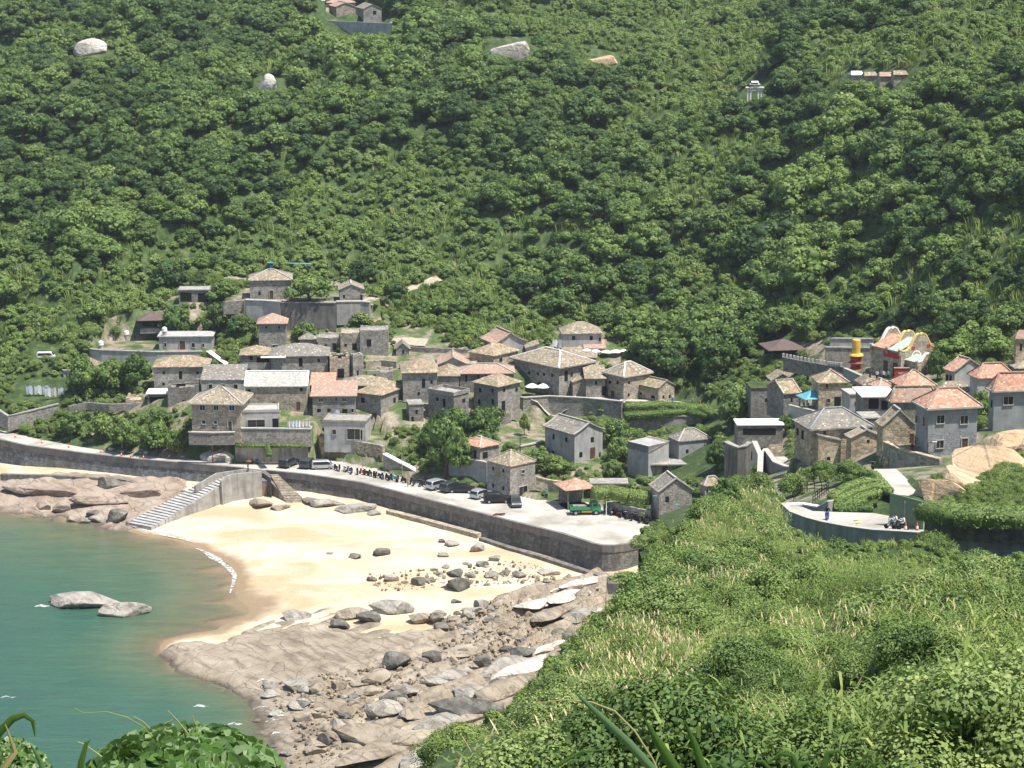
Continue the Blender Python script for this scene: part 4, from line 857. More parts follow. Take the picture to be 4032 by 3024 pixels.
Hs('low_gable_house', 'low stone cottage with gable facing right at the right end of the terrace walk', (2592, 1583), 1531, 2655, 2512, 42, z=13.62, m='tan', roof='gable', ridge='b', rise=1.1, rm='r_mix', ov=.25, cap='gray', frame=None,
   wins=[(2521, 1549, 12, 9, 'o'), (2571, 1563, 14, 10, 'o'), (2612, 1563, 8, 12, 'o'), (2637, 1560, 8, 12, 'o')])
Hs('roofless_ruin', 'squat grey ruin with broken top between the middle ruined walls', (1482, 1512), 1470, 1546, 4, 2, m='gray', roof='ruin', rise=.8, frame=None, wins=[(1510, 1495, 10, 16, 'o')])
Hs('stone_shed', 'small tan gabled shed left of the pointed-roof house', (1532, 1568), 1536, 1584, 4, 6, m='tan', roof='gable', ridge='b', rise=1.0, rm='r_tan', ov=.2, frame=None, wins=[(1556, 1554, 9, 14, 'o')])
Hs('narrow_stone_house', 'narrow dark flat-topped stone house right of the three storey house', (1612, 1662), 1596, 1668, 4, 10, m='darkst', roof='flat', rm='concrete', ov=.1, frame=None, wins=[(1640, 1622, 9, 16, 'o'), (1625, 1650, 10, 18, 'o')])
Hs('stone_annex', 'tiny annex with sloping tan roof right of the small curved gable', (1846, 1486), 1460, 1880, 4, 4, m='gray', roof='shedF', rise=.9, rm='r_tan', ov=.15, frame=None, wins=[(1862, 1474, 8, 10, 'o')])
Hs('grey_annex', 'low grey annex sloping right of the large sweeping gable', (2072, 1402), 1374, 2120, 4, 4, m='plaster', roof='shedL', rise=.9, rm='r_tan', ov=.2, frame=None, wins=[(2092, 1388, 8, 10, 'o')])
Hs('roofless_ruin', 'low brown ruin walls left of the open-fronted shed', (496, 1612), 1578, 574, 4, 2, m='warm', roof='ruin', rise=.9, frame=None, wins=[(530, 1598, 12, 16, 'o')])
Hs('stone_hut', 'tiny tiled hut above the ivy house', (3040, 1520), 1500, 3122, 4, 6, m='darkst', roof='gable', ridge='b', rise=1.2, rm='r_tan', ov=.25, frame=None, wins=[(3070, 1512, 8, 10, 'o')])
Hs('rubble_block', 'dark rubble stone block behind the white parasols of the hip roof', (3398, 1716), 1650, 3468, 4, 6, m='darkst', roof='flat', rm='concrete', ov=.1, frame=None, wins=[(3430, 1690, 9, 14, 'o')], cat='stone block')
Hs('stone_house', 'small stone house peeping between the temple wall and the orange roofs', (3400, 1560), 1520, 3448, 4, 10, m='warm', rm='r_tan', rise=1.2, ov=.25, frame=None, wins=[(3424, 1542, 8, 12, 'o')])
Hs('stone_house', 'small grey house behind the stepped ruin and below the fort bastion', (1180, 1372), 1338, 1246, 4, 4, m='gray', rm='r_gray', rise=1.2, ov=.25, frame=None, wins=[(1205, 1356, 9, 12, 'o')])
# --- by the quay ---------------------------------------------------------------------------------
Hs('garage_house', 'low flat-roofed grey house with wide black glazed opening above the parked scooters', (1277, 1736), 1659, 1440, 5, -7, z=9.7, m='plaster', roof='flat', rm='concrete', ov=.15, parapet=.15, cap='tan',
   wins=[(1316, 1701, 14, 20, 'w'), (1397, 1710, 60, 42, 'w'), (1425, 1712, 10, 40, 'd')])
_hs = Hs('gabled_grey_house', 'lone grey rendered house with pale curved gable facing right among green bushes', (2262, 1820), 1711, 2372, 2146, 38, z=9.2, m='plaster', roof='curve', curve=1.2, ridge='b', rise=1.5, rm='r_gray', ov=.4, cap='band', frame=None,
   wins=[(2332, 1731, 13, 20), (2287, 1790, 13, 20), (2333, 1798, 20, 44, 'd'), (2362, 1790, 7, 18, 'o'), (2180, 1720, 8, 20, 'o'), (2230, 1731, 9, 18, 'o'), (2178, 1785, 8, 20, 'o')])

Hs('orange_roofed_cottage', 'small square cottage with bright orange hip roof on the walled block', (1890, 1820), 1764, 1964, 1818, 40, z=10.2, m='gray', rm='r_org', rise=1.1, ov=.3, cap='band', frame='band',
   wins=[(1871, 1787, 10, 30, 'o'), (1910, 1792, 20, 24, 'o')])
Hs('quayside_house', 'two storey stone house with mossy hip roof and big black doorway on the car park', (2008, 1963), 1840, 2107, 1918, 42, z=6.0, m='gray', rm='r_tan', rise=1.9, ov=.15, cap='tan', frame='band',
   wins=[(1942, 1845, 7, 13, 'o'), (1982, 1854, 7, 14, 'o'), (1942, 1912, 7, 14, 'o'), (1982, 1923, 7, 16, 'o'), (2059, 1857, 12, 13, 'w'), (2059, 1938, 33, 46, 'w')])
Hs('concrete_house', 'angular modern concrete house with plain curved left wall behind clipped bushes', (2552, 1880), 1757, 2632, 2471, 42, z=8.6, m='plaster', roof='shedR', rise=-1.2, rm='r_gray', ov=.1, frame=None)
Hs('concrete_house', 'grey concrete house with broad hip roof and white hip line above the flat canopy', (2672, 1840), 1741, 2795, 2630, 22, z=9.4, m='slate', rm='r_gray', rise=1.5, ov=.2, cap='band', frame=None, wins=[(2706, 1777, 11, 14, 'o'), (2768, 1772, 8, 14, 'o')])
_hs = Hs('canopy_house', 'low row of dark doorways under a long flat concrete canopy with grass on it', (2556, 1884), 1830, 2780, 4, 2, z=8.2, m='tan', roof='flat', rm='concrete', ov=.6, frame=None,
   wins=[(2566, 1856, 8, 18, 'o'), (2618, 1858, 22, 44, 'd'), (2650, 1860, 24, 44, 'n'), (2690, 1858, 26, 40, 'o'), (2730, 1856, 20, 40, 'o'), (2765, 1852, 18, 36, 'o')])
_g = Hs('gable_tower_house', 'tall narrow stone house with triangular tiled front beside the scooter row', (2595, 2062), 1937, 2722, 2562, 14, z=6.1, m='gray', roof='gable', ridge='b', rise=1.9, rm='r_gray', ov=.35, cap='band', frame=None,
   wins=[(2627, 1966, 15, 22), (2566, 2030, 7, 46, 'o')])
Hs('small_corner_house', 'small pale house with tan roof half hidden by the tree right of the triangular front', (2775, 1995), 1916, 2840, 2757, 20, z=8.2, m='pale', rm='r_mix', rise=1.2, ov=.25, cap='band', frame=None, wins=[(2785, 1935, 7, 16, 'o'), (2770, 1975, 8, 20, 'o')])
# --- east village --------------------------------------------------------------------------------
_x = Hs('hip_roof_house', 'broad stone house with grey-brown tiled hip roof above the concrete path slab', (3191, 1838), 1692, 3424, 3127, 14, z=27.7, m='warm', rm='r_gray', rise=2.0, ov=.3, cap='slate', eave='gray', frame=None,
   wins=[(3247, 1707, 12, 18, 'w'), (3141, 1700, 8, 28, 'o'), (3160, 1712, 8, 36, 'o'), (3179, 1722, 8, 30, 'n')])
Hs('lean_to_annex', 'stone lean-to with bleached sloping roof below the left corner of the brown hip roof', (3220, 1840), 1742, 3309, 3160, 12, z=27.9, m='warm', roof='shedR', rise=0.9, rm='r_gray', ov=.12, y=None, frame='gray', wins=[(3261, 1806, 13, 14)])
Hs('gable_annex', 'stone gable annex with mossy tiles at the right corner of the brown hip roof', (3349, 1842), 1727, 3464, 3330, 12, z=28.2, m='warm', roof='curve', curve=1.1, ridge='b', rise=.95, rm='r_mix', ov=.3, cap='plaster', frame=None, wins=[(3419, 1737, 11, 12, 'o')])
Hs('stone_house', 'rubble stone house with mossy sloping roof and red door at its right', (3474, 1762), 1680, 3600, 3452, 8, z=32.6, m='warm', roof='curve', curve=1.05, ridge='b', rise=2.0, rm='r_mix', ov=.25, cap='plaster', frame=None, wins=[(3590, 1745, 18, 50, 'd')])
_s = Hs('slate_grey_house', 'large slate grey house with orange hip roof, framed windows and brown door', (3650, 1797), 1610, 3842, 3602, 12, z=33.0, m='slate', rm='r_org', rise=2.0, ov=.45, cap='r_pink', eave='plaster', frame='band',
   wins=[(3703, 1651, 30, 32), (3796, 1653, 30, 32), (3700, 1749, 30, 30), (3797, 1763, 24, 62, 'd'), (3612, 1650, 10, 28, 'w'), (3641, 1660, 10, 36, 'w'), (3612, 1735, 12, 30, 'w')])
Hs('slate_grey_house', 'grey house with orange hip roof and one window cut by the right edge', (3909, 1690), 1540, 4120, 3890, 8, z=34.0, m='slate', rm='r_org', rise=2.1, ov=.4, cap='r_pink', eave='plaster', frame='band', wins=[(3970, 1577, 38, 32), (3905, 1590, 6, 30, 'o')])
Hs('orange_roofed_house', 'grey house with orange hip roof right of the orange gable house', (3846, 1580), 1491, 3985, 3816, 12, z=30.5, m='plaster', rm='r_org', rise=1.8, ov=.35, cap='r_pink', frame=None, wins=[(3900, 1545, 7, 12, 'o')])
Hs('orange_gable_house', 'grey house with orange gabled roof beside dark trees, left of the orange hips', (3757, 1535), 1464, 3868, 3720, 24, z=30.0, m='plaster', roof='gable', ridge='b', rise=1.6, rm='r_org', ov=.35, cap='tan', frame=None, wins=[(3730, 1490, 6, 30, 'o'), (3743, 1492, 6, 30, 'o')])
Hs('orange_roofed_house', 'wide orange hip roof with yellow right hip line below the red screen wall', (3556, 1582), 1526, 3676, 3508, 14, z=28.4, m='darkst', rm='r_org', rise=2.0, ov=.35, cap='tan', frame=None, wins=[(3524, 1545, 7, 24, 'o'), (3538, 1550, 7, 24, 'o')])
Hs('orange_roofed_shed', 'small low orange roof at the left end of the orange roofs', (3462, 1570), 1529, 3510, 3420, 26, z=27.6, m='gray', rm='r_org', rise=1.0, ov=.3, cap='band')
Hs('stone_roofed_house', 'house with pointed pebble-grey roof and white eaves between orange roofs', (3700, 1590), 1549, 3826, 3682, 6, z=29.5, m='pale', rm='r_tan', rise=1.5, ov=.3, eave='white', frame=None)
Hs('weathered_roof_house', 'house with faded brown-orange hip roof directly left of the large slate grey house', (3505, 1650), 1586, 3688, 3494, 6, z=30.5, m='darkst', rm='r_pink', rise=2.0, ov=.3, cap='r_tan', frame=None, wins=[(3530, 1610, 20, 22, 'o')])
Hs('edge_house', 'tall stone house with tan roof cut by the right edge, upper', (3997, 1440), 1335, 4100, 3990, 6, z=33, m='warm', rm='r_pink', rise=1.2, ov=.3, frame=None, wins=[(4020, 1368, 9, 26, 'w')])
Hs('edge_shed', 'low shed with bleached slab roof below the tall house at the right edge', (3998, 1475), 1452, 4100, 4, 4, z=32, m='darkst', rm='r_tan', rise=.8, ov=.3)
Hs('stone_house', 'stone house with tan hip roof behind the blue canopy', (3222, 1606), 1510, 3335, 5, 4, z=23.6, m='warm', rm='r_mix', rise=1.6, ov=.3, cap='tan', frame='gray',
   wins=[(3262, 1578, 11, 15), (3298, 1583, 26, 40, 'o'), (3256, 1520, 7, 14, 'o')])
Hs('stone_house', 'dark stone house with tiled slope facing right beside the blue canopy', (3085, 1614), 1552, 3150, 6, 20, z=22, m='darkst', roof='gable', ridge='a', rise=1.5, rm='r_mix', ov=.25, cap='tan', frame=None, wins=[(3117, 1575, 8, 14, 'o')])
Hs('ivy_house', 'dark stone house smothered in ivy beside the path', (2956, 1602), 1532, 3062, 5, 4, z=20.2, m='darkst', roof='flat', rm='earth', ov=.1, frame=None, wins=[(3018, 1575, 12, 14, 'o')])
Hs('low_roofed_house', 'low stone house with broad tan roof between the ruined archway and the pointed-roof house', (1352, 1562), 1520, 1515, 6, 1, m='gray', rm='r_tan', rise=1.3, ov=.35, frame=None, wins=[(1383, 1540, 10, 12, 'o'), (1432, 1542, 9, 11, 'o')])
Hs('stone_house', 'plain grey stone house left of the white slab cafe roof', (3345, 1640), 1556, 3398, 4, 10, z=25.5, m='plaster', roof='flat', rm='band', ov=.15, frame=None, wins=[(3370, 1590, 10, 16, 'o')])
Hs('cafe_shelter', 'cafe shelter with white awning roof, its dark front painted as shade', (2905, 1716), 1676, 3082, 4, 2, z=19.4, m='darkst', roof='flat', rm='cloth', ov=.2, frame=None, wins=[(2990, 1700, 130, 24, 'o')])  # dark wall and black panel stand in for shade under the awning
_a = Hs('canopy_cafe', 'open cafe terrace with long white slab roof on posts', (3400, 1640), 1563, 3520, 6, 3, z=27.6, m='darkst', roof='flat', rm='white', ov=.5, frame=None, wins=[(3440, 1590, 40, 40, 'o'), (3495, 1595, 50, 36, 'o')])
# --- upper fort ----------------------------------------------------------------------------------
Hs('fort_house', 'square stone house with pale string course on the old fort terrace', (985, 1180), 1106, 1148, 7, 5, z=26.2, m='gray', rm='r_tan', rise=1.6, ov=.3, cap='band', frame='plaster',
   wins=[(1022, 1155, 9, 13, 'o'), (1069, 1160, 14, 32, 'd')])
_h2 = Hs('stone_cottage', 'small pale-roofed stone cottage at the right end of the fort terrace', (1338, 1188), 1143, 1430, 5, 6, z=26.2, m='gray', roof='gable', ridge='b', rise=1.0, rm='r_tan', ov=.25, cap='band', frame=None, wins=[(1355, 1167, 8, 12, 'o'), (1423, 1172, 8, 22, 'o')])
Hs('roadside_hut', 'open hut with thin flat roof left of the old fort', (705, 1198), 1144, 832, 4, 2, m='darkst', roof='flat', rm='concrete', ov=.2, frame=None, wins=[(732, 1170, 44, 34, 'o'), (800, 1172, 40, 34, 'o')])
# --- far hilltop houses --------------------------------------------------------------------------
Hs('hilltop_house', 'pale gabled stone house on the hilltop wall, rightmost of the hilltop group', (1432, 92), 36, 1503, 1402, 12, z=72.5, m='gray', roof='gable', ridge='b', rise=1.2, rm='r_gray', ov=.25, frame=None, wins=[(1475, 50, 13, 14, 'o')])
Hs('hilltop_house', 'tan gabled house in the middle of the hilltop group', (1325, 75), 28, 1398, 1298, 14, z=73, m='tan', roof='gable', ridge='b', rise=1.1, rm='r_pink', ov=.25, cap='band', frame=None)
Hs('hilltop_house', 'long rose-roofed house at the back of the hilltop group', (1288, 52), 12, 1396, 5, 4, z=74, m='tan', rm='r_pink', rise=1.2, ov=.3, frame=None, wins=[(1325, 20, 9, 9, 'o'), (1300, 26, 8, 10, 'o')])
Hs('hilltop_tower', 'small grey tower block at the left of the hilltop group', (1253, 40), 4, 1278, 3, 4, z=75, m='plaster', roof='flat', rm='white', ov=.1, frame=None, wins=[(1266, 16, 9, 9, 'o')])
Hs('hilltop_shed', 'low shed with bleached golden roof at the left end of the hilltop wall', (1222, 72), 52, 1290, 4, 4, z=73, m='tan', roof='shedF', rise=1.2, rm='r_tan', ov=.3)
# --- retaining walls -----------------------------------------------------------------------------
wall('retaining_wall', 'long curved grey wall carrying the west terrace and its flat house', [(351, 1374), (362, 1378), (400, 1381), (620, 1388), (800, 1386), (822, 1388)], 17.5, 3.4, 'plaster', cap=1, capm='concrete')
wall('stair_wall', 'pale sloping stair wall running down right from the west terrace', [(812, 1384), (850, 1412), (890, 1440), (928, 1470)], [17.6, 16.8, 16.0, 15.3], 2.5, 'darkst', .9, cap=1, capm='white')
wall('retaining_wall', 'long mottled stone wall under the terrace walk in the village centre', [(2048, 1566), (2060, 1568), (2160, 1562), (2300, 1569), (2430, 1581), (2447, 1583), (2462, 1572)], 13.7, 4.8, 'gray', cap=1)
wall('retaining_wall', 'low stone wall edging the right half of the terrace walk above the clipped hedges', [(2462, 1582), (2662, 1592), (2830, 1624), (2848, 1640)], 13.7, 1.4, 'darkst', cap=1)
wall('garden_wall', 'swirling pale grey stone wall below the clipped hedges', [(2455, 1655), (2462, 1657), (2560, 1650), (2690, 1640), (2765, 1645), (2775, 1640)], [12.2, 12.2, 12.3, 12.6, 12.4, 12.4], 2.3, 'gray', cap=1, capm='gray')
wall('retaining_wall', 'grey stone wall under the annex with green shutters', [(927, 1687), (928, 1689), (1225, 1691), (1228, 1680)], 12.05, 3.2, 'gray', cap=1, capm='pale')
wall('retaining_wall', 'stained concrete wall with hanging ivy behind the first parked car', [(925, 1757), (926, 1759), (1060, 1759), (1212, 1759), (1214, 1750)], 9.05, 3.4, 'stain_conc')
wall('retaining_wall', 'dark stone wall with white coping on top of the pale boulder', [(742, 1702), (744, 1704), (835, 1706), (925, 1704)], 11.7, 2.2, 'darkst', cap=1, capm='band')
wall('retaining_wall', 'brown stone platform wall under the garage house behind the scooters', [(1255, 1722), (1264, 1725), (1420, 1744), (1497, 1757), (1506, 1762)], [9.65] * 5, 4.0, 'warm', cap=1, capm='gray')
wall('ramp_wall', 'sloping stone ramp wall with sunlit top dropping to the scooters', [(1508, 1790), (1560, 1818), (1610, 1843), (1652, 1868)], [8.9, 8.1, 7.4, 6.6], 3.0, 'gray', .9, cap=1, capm='white')  # sunlit top put into the colour as a white coping
wall('retaining_wall', 'plain grey wall block under the orange-roofed cottage behind parked cars', [(1763, 1790), (1766, 1799), (1850, 1811), (1916, 1823)], 10.4, 5.0, 'plaster', cap=1, capm='band')
wall('fort_wall', 'tall dark weather-stained bastion wall of the old fort', [(1104, 1190), (1106, 1193), (1322, 1194), (1324, 1190)], 26.4, 5.6, 'stain_conc', 1, cap=1, capm='concrete')
wall('fort_wall', 'sunlit pale left wall of the old fort below the house', [(962, 1180), (968, 1183), (1040, 1186), (1103, 1191)], 26.5, 4.2, 'pale', 1, cap=1, capm='band')
wall('fort_wall', 'pale right wall of the old fort below the small cottage', [(1325, 1190), (1420, 1189), (1455, 1192)], [26.5, 26.4, 26.3], 4.6, 'concrete', 1, cap=1, capm='band')
wall('fort_wall', 'low dark outer wall stepping down left of the fort', [(875, 1186), (880, 1188), (960, 1184)], 26.3, 2.6, 'darkst', 1)
wall('hilltop_wall', 'long pale concrete wall below the hilltop houses', [(1256, 72), (1258, 80), (1338, 83), (1541, 92), (1543, 86)], 73.1, 4.8, 'pale', .6, capm='band')
wall('stone_wall', 'rising grey block wall beside the road at the left edge', [(-40, 1598), (30, 1640), (120, 1620), (232, 1592)], [10.4, 9.4, 9.9, 10.6], 2.8, 'gray', .5, cap=1, capm='concrete')
wall('stone_wall', 'dark grey wall stub in the grass slope at the left', [(246, 1458), (250, 1461), (322, 1461)], 14.6, 3.2, 'plaster', .5, cap=1, capm='concrete')
wall('garden_wall', 'low brown garden wall behind the four white round cloths', [(270, 1600), (340, 1585), (430, 1592), (600, 1585)], [11.4, 12.0, 12.0, 12.0], 1.4, 'darkst', .5)
wall('retaining_wall', 'curved rubble stone wall below the large slate grey house', [(3478, 1742), (3500, 1752), (3560, 1778), (3610, 1788), (3660, 1802), (3700, 1812)], [33.4, 33.4, 33.3, 33.3, 33.2, 33.2], 4.4, 'gray', .6, cap=1, capm='warm')
MB().box(_s.P(_s.W / 2, 0, 1.45), (_s.W - .02, .01, 3.0), _s.a, _s.b).build('stone_facing', M['cool'], _s.e)
wall('ramp_wall', 'bluish concrete wall curving below the steps by the white awnings', [(3000, 1870), (3003, 1800), (3008, 1770), (3045, 1822), (3090, 1840), (3145, 1845)], [24.3, 24.6, 24.8, 24.4, 24.4, 24.8], 5.5, 'slate', .6, cap=1, capm='band')
wall('ramp_wall', 'stained tall concrete drum wall left of the pale ramp', [(2853, 1742), (2870, 1752), (2905, 1765), (2940, 1758), (2958, 1745)], [19.4, 19.2, 19, 19.2, 19.6], 6.5, 'stain_conc', .8, cap=1, capm='concrete')
wall('ramp_wall', 'pale sloping concrete ramp wall between drum wall and steps', [(2963, 1740), (2985, 1790), (2998, 1838)], [21, 20.6, 20.4], 4, 'pale', .6, cap=1, capm='band')
wall('retaining_wall', 'grey concrete wall with green top left of the incense tower', [(3250, 1366), (3252, 1370), (3430, 1372)], 27.4, 4.0, 'gray', .5, cap=1, capm='concrete')
wall('retaining_wall', 'upper grey concrete wall behind the incense tower', [(3268, 1333), (3270, 1335), (3440, 1337)], 28.9, 2.0, 'plaster', .5, cap=1, capm='concrete')
wall('stone_wall', 'dark stone wall behind the right end of the curved road', [(3640, 2052), (3760, 2064), (3900, 2072), (4060, 2080)], [43.2, 43.6, 44, 44.4], 1.6, 'wall_dark', .5)
wall('road_parapet', 'long blue-grey concrete parapet along the outer edge of the curved road', [], [], [], 'slate') if 0 else None
_e = empty('road_parapet', ROAD_OUT[0], 'long blue-grey concrete parapet along the outer edge of the curved road', 'parapet'); _e['_rel'] = 1
_rel = [p - ROAD_OUT[0] for p in ROAD_OUT]
M['para'] = m_plaster('blue_grey_concrete', (.29, .325, .335), .3, .4)
wallmesh('masonry', _rel, [p.z + .25 for p in _rel], [p.z - 1.9 for p in _rel], .35, M['para'], _e, 0, .3)
wallmesh('coping', _rel, [p.z + .36 for p in _rel], [p.z + .253 for p in _rel], .4, M['band'], _e, 0, .34)
_pil = MB()
for k in (7, 8, 9, 10):
    p = _rel[k]; _pil.box(p + Vector((0, -.3, -2.6)), (.8, .5, 1.6))
_pil.build('bracket', M['slate'], _e)
wall('road_base_wall', 'dark wall in shade below the right end of the road parapet', [(3760, 2185), (3900, 2195), (4060, 2203), (4200, 2210)], [41.8, 42, 42.2, 42.4], 3.5, 'wall_blue', .6)
wall('stone_wall', 'pale low stone wall left of the scooter row at the pavilion', [(2110, 1880), (2160, 1893), (2240, 1905)], [9.2, 8.6, 8.4], 2.2, 'tan', .4, cap=1, capm='warm')
wall('stone_wall', 'ragged blue-grey stone wall behind the long scooter row', [(2395, 1972), (2440, 1985), (2490, 1998), (2560, 2012)], [7.9, 7.9, 7.9, 7.9], 2.3, 'gray', .4)
wall('retaining_wall', 'rough ivy-streaked stone wall under the pointed-roof house', [(1562, 1572), (1570, 1578), (1640, 1586), (1690, 1592), (1694, 1584)], 14.0, 5.2, 'gray', .8)
wall('retaining_wall', 'short dark wall stub below the tall front house', [(1812, 1640), (1870, 1634), (1960, 1632), (2012, 1622)], 12.6, 3.4, 'darkst', .6)
wall('ruin_wall', 'upper ruined stone wall among rubble right of the tall grey house', [(1440, 1424), (1500, 1418), (1560, 1424)], 18.4, 1.8, 'tan', .5)
wall('ruin_wall', 'middle ruined stone wall among rubble right of the tall grey house', [(1445, 1462), (1520, 1454), (1592, 1458)], 17.0, 1.8, 'gray', .5)
wall('ruin_wall', 'lower pale ruined wall left of the pointed-roof house', [(1490, 1494), (1560, 1490), (1584, 1500)], 16.0, 1.8, 'pale', .5)
wall('retaining_wall', 'grey concrete wall slanting below the blue canopy tent', [(3105, 1596), (3112, 1600), (3190, 1618), (3240, 1632), (3300, 1640)], [23.6, 23.6, 23.4, 23.2, 23.2], 2.8, 'plaster', .5, cap=1, capm='concrete')
wall('retaining_wall', 'stone platform wall under the white slab cafe', [(3395, 1640), (3400, 1644), (3480, 1652)], 27.6, 3.6, 'tan', .5)
wall('garden_wall', 'low stone wall beside the green plot left of the lone gabled house', [(2048, 1760), (2090, 1752), (2140, 1738)], [10.6, 10.8, 11], 1.2, 'tan', .4, cap=1, capm='band')
wall('stone_wall', 'small stone wall along the gully right of the stepped ruin', [(1600, 1365), (1700, 1370), (1870, 1378)], [19.6, 19.6, 19.4], 1.4, 'darkst', .5)
# ------------------------------------------------------------------ vegetation
M['leaf_tree'] = m_leaf('tree_foliage', (.018, .045, .018), (.090, .158, .042), (.29, .37, .10))
M['leaf_bush'] = m_leaf('bush_foliage', (.05, .105, .03), (.17, .25, .07), (.40, .47, .18))
M['grass'] = m_leaf('tall_grass', (.12, .19, .045), (.26, .33, .09), (.50, .48, .22), .3)
M['plume'] = m_flat('seed_plume', (.56, .45, .27), .9, .35, 3)
M['cane'] = m_leaf('cane_leaf', (.035, .085, .02), (.18, .255, .055), (.50, .53, .20), .3)
M['bark'] = m_flat('bark', (.12, .09, .07), .9, .3, 6)
def leafmesh(name, C, N, size, lv, m, core=None, asp=1.0, extra=None):
    # one quad leaf per centre, turned to its own normal
    k = len(C); up = np.tile([0, 0, 1.0], (k, 1)) + rng.normal(0, .6, (k, 3))
    N = N / np.linalg.norm(N, axis=1)[:, None]
    t = np.cross(up, N); t /= np.linalg.norm(t, axis=1)[:, None] + 1e-9; b_ = np.cross(N, t)
    sz = np.asarray(size)[:, None] * .5
    V = np.stack([C - t * sz, C - b_ * sz * asp, C + t * sz, C + b_ * sz * asp * (1.0)], 1).reshape(-1, 3)
    Fc = np.arange(4 * k).reshape(k, 4); L = np.repeat(lv, 4)
    me = bpy.data.meshes.new(name); cv, cf = (core if core else (np.zeros((0, 3)), np.zeros((0, 3), int)))
    nv = len(V); allv = np.concatenate([V, cv]); me.vertices.add(len(allv)); me.vertices.foreach_set('co', allv.ravel())
    li = np.concatenate([Fc.ravel(), (cf + nv).ravel()]); me.loops.add(len(li)); me.loops.foreach_set('vertex_index', li)
    nf = k + len(cf); me.polygons.add(nf)
    ls = np.concatenate([np.arange(k) * 4, 4 * k + np.arange(len(cf)) * 3]); lt = np.concatenate([np.full(k, 4), np.full(len(cf), 3)])
    me.polygons.foreach_set('loop_start', ls); me.polygons.foreach_set('loop_total', lt)
    me.materials.append(m); me.update()
    at = me.attributes.new('lv', 'FLOAT', 'POINT'); at.data.foreach_set('value', np.concatenate([L, np.full(len(cv), .25)]).astype(np.float32))  # inner core darker than most leaves: crown shade put into its tone
    return me
def ico(sub):
    bm = bmesh.new(); bmesh.ops.create_icosphere(bm, subdivisions=sub, radius=1); v = np.array([q.co[:] for q in bm.verts]); f = np.array([[q.index for q in p.verts] for p in bm.faces]); bm.free(); return v, f
ICO1 = ico(1); ICO2 = ico(2)
def crown(name, seed, R_=3.0, hgt=.7, nb=26, per=46, leaf=.42, m='leaf_tree', lump=.36, core=True, base=.35):
    g = np.random.default_rng(seed); C = []; Nn = []; Sz = []; Lv = []; cv = []; cf = []; n0 = 0
    for i in range(nb):
        ph = i * 2.399963 + g.uniform(0, .6); zf = g.uniform(-.25, 1) if i else 1
        rr = math.sqrt(max(0, 1 - max(zf, 0) ** 2)) * g.uniform(.55, 1.0)
        c = np.array([math.cos(ph) * rr * R_ * (1 - lump * .6), math.sin(ph) * rr * R_ * (1 - lump * .6), R_ * hgt * (base + zf * (1 - lump * .5))])
        r = R_ * lump * g.uniform(.65, 1.15); k = int(per * g.uniform(.7, 1.3))
        d = g.normal(0, 1, (k, 3)); d[:, 2] = d[:, 2] * .8 + .25; d /= np.linalg.norm(d, axis=1)[:, None]
        C.append(c + d * r * g.uniform(.78, 1.12, (k, 1)) * [1, 1, .8]); Nn.append(d + g.normal(0, .38, (k, 3)) + [0, 0, .2]); Sz.append(g.uniform(.6, 1.25, k) * leaf); Lv.append(np.clip(g.uniform(0, 1, k) * .6 + g.uniform(0, .4), 0, 1))
        if core:
            q = ICO1[0] * r * (.8 if leaf > .2 else .5) * g.uniform(.85, 1.1, (len(ICO1[0]), 1)) * [1, 1, .8] + c; cv.append(q); cf.append(ICO1[1] + n0); n0 += len(q)
    return leafmesh(name, np.concatenate(C), np.concatenate(Nn), np.concatenate(Sz), np.concatenate(Lv), M[m], (np.concatenate(cv), np.concatenate(cf)) if core else None, .8)
def tuft(name, seed, n_=46, h=1.5, w_=.035, spread=.55, m='grass', plumes=3, lean=.45):
    g = np.random.default_rng(seed); V = []; Fc = []; L = []; mi = []
    for i in range(n_ + plumes):
        pl = i >= n_; hh = h * g.uniform(.55, 1.1) * (1.2 if pl else 1); a = g.uniform(0, 6.283); r0 = spread * math.sqrt(g.uniform()); ln = lean * g.uniform(.2, 1.3) * (.4 if pl else 1)
        p0 = np.array([math.cos(a) * r0, math.sin(a) * r0, 0]); a2 = a + g.normal(0, .7); d = np.array([math.cos(a2), math.sin(a2), 0]); s = np.array([-d[1], d[0], 0]) * w_ * g.uniform(.7, 1.3)
        K = 4; lv = g.uniform(0, 1)
        for k in range(K + 1):
            t = k / K; p = p0 + d * ln * hh * t ** 2 + np.array([0, 0, hh * (t - .35 * ln * t ** 3)]); ww = (1 - t) ** .6 if k < K else .05
            if pl: ww = .15 if t < .7 else (2.1 if k < K else .3)
            V += [p - s * ww, p + s * ww]; L += [lv, lv]
        b = len(V) - 2 * (K + 1)
        for k in range(K): Fc.append((b + 2 * k, b + 2 * k + 1, b + 2 * k + 3, b + 2 * k + 2)); mi.append(1 if pl and k >= 2 else 0)
    me = bpy.data.meshes.new(name); me.from_pydata([tuple(q) for q in V], [], Fc); me.materials.append(M[m]); me.materials.append(M['plume'])
    me.polygons.foreach_set('material_index', mi); me.update(); at = me.attributes.new('lv', 'FLOAT', 'POINT'); at.data.foreach_set('value', np.array(L, np.float32)); return me
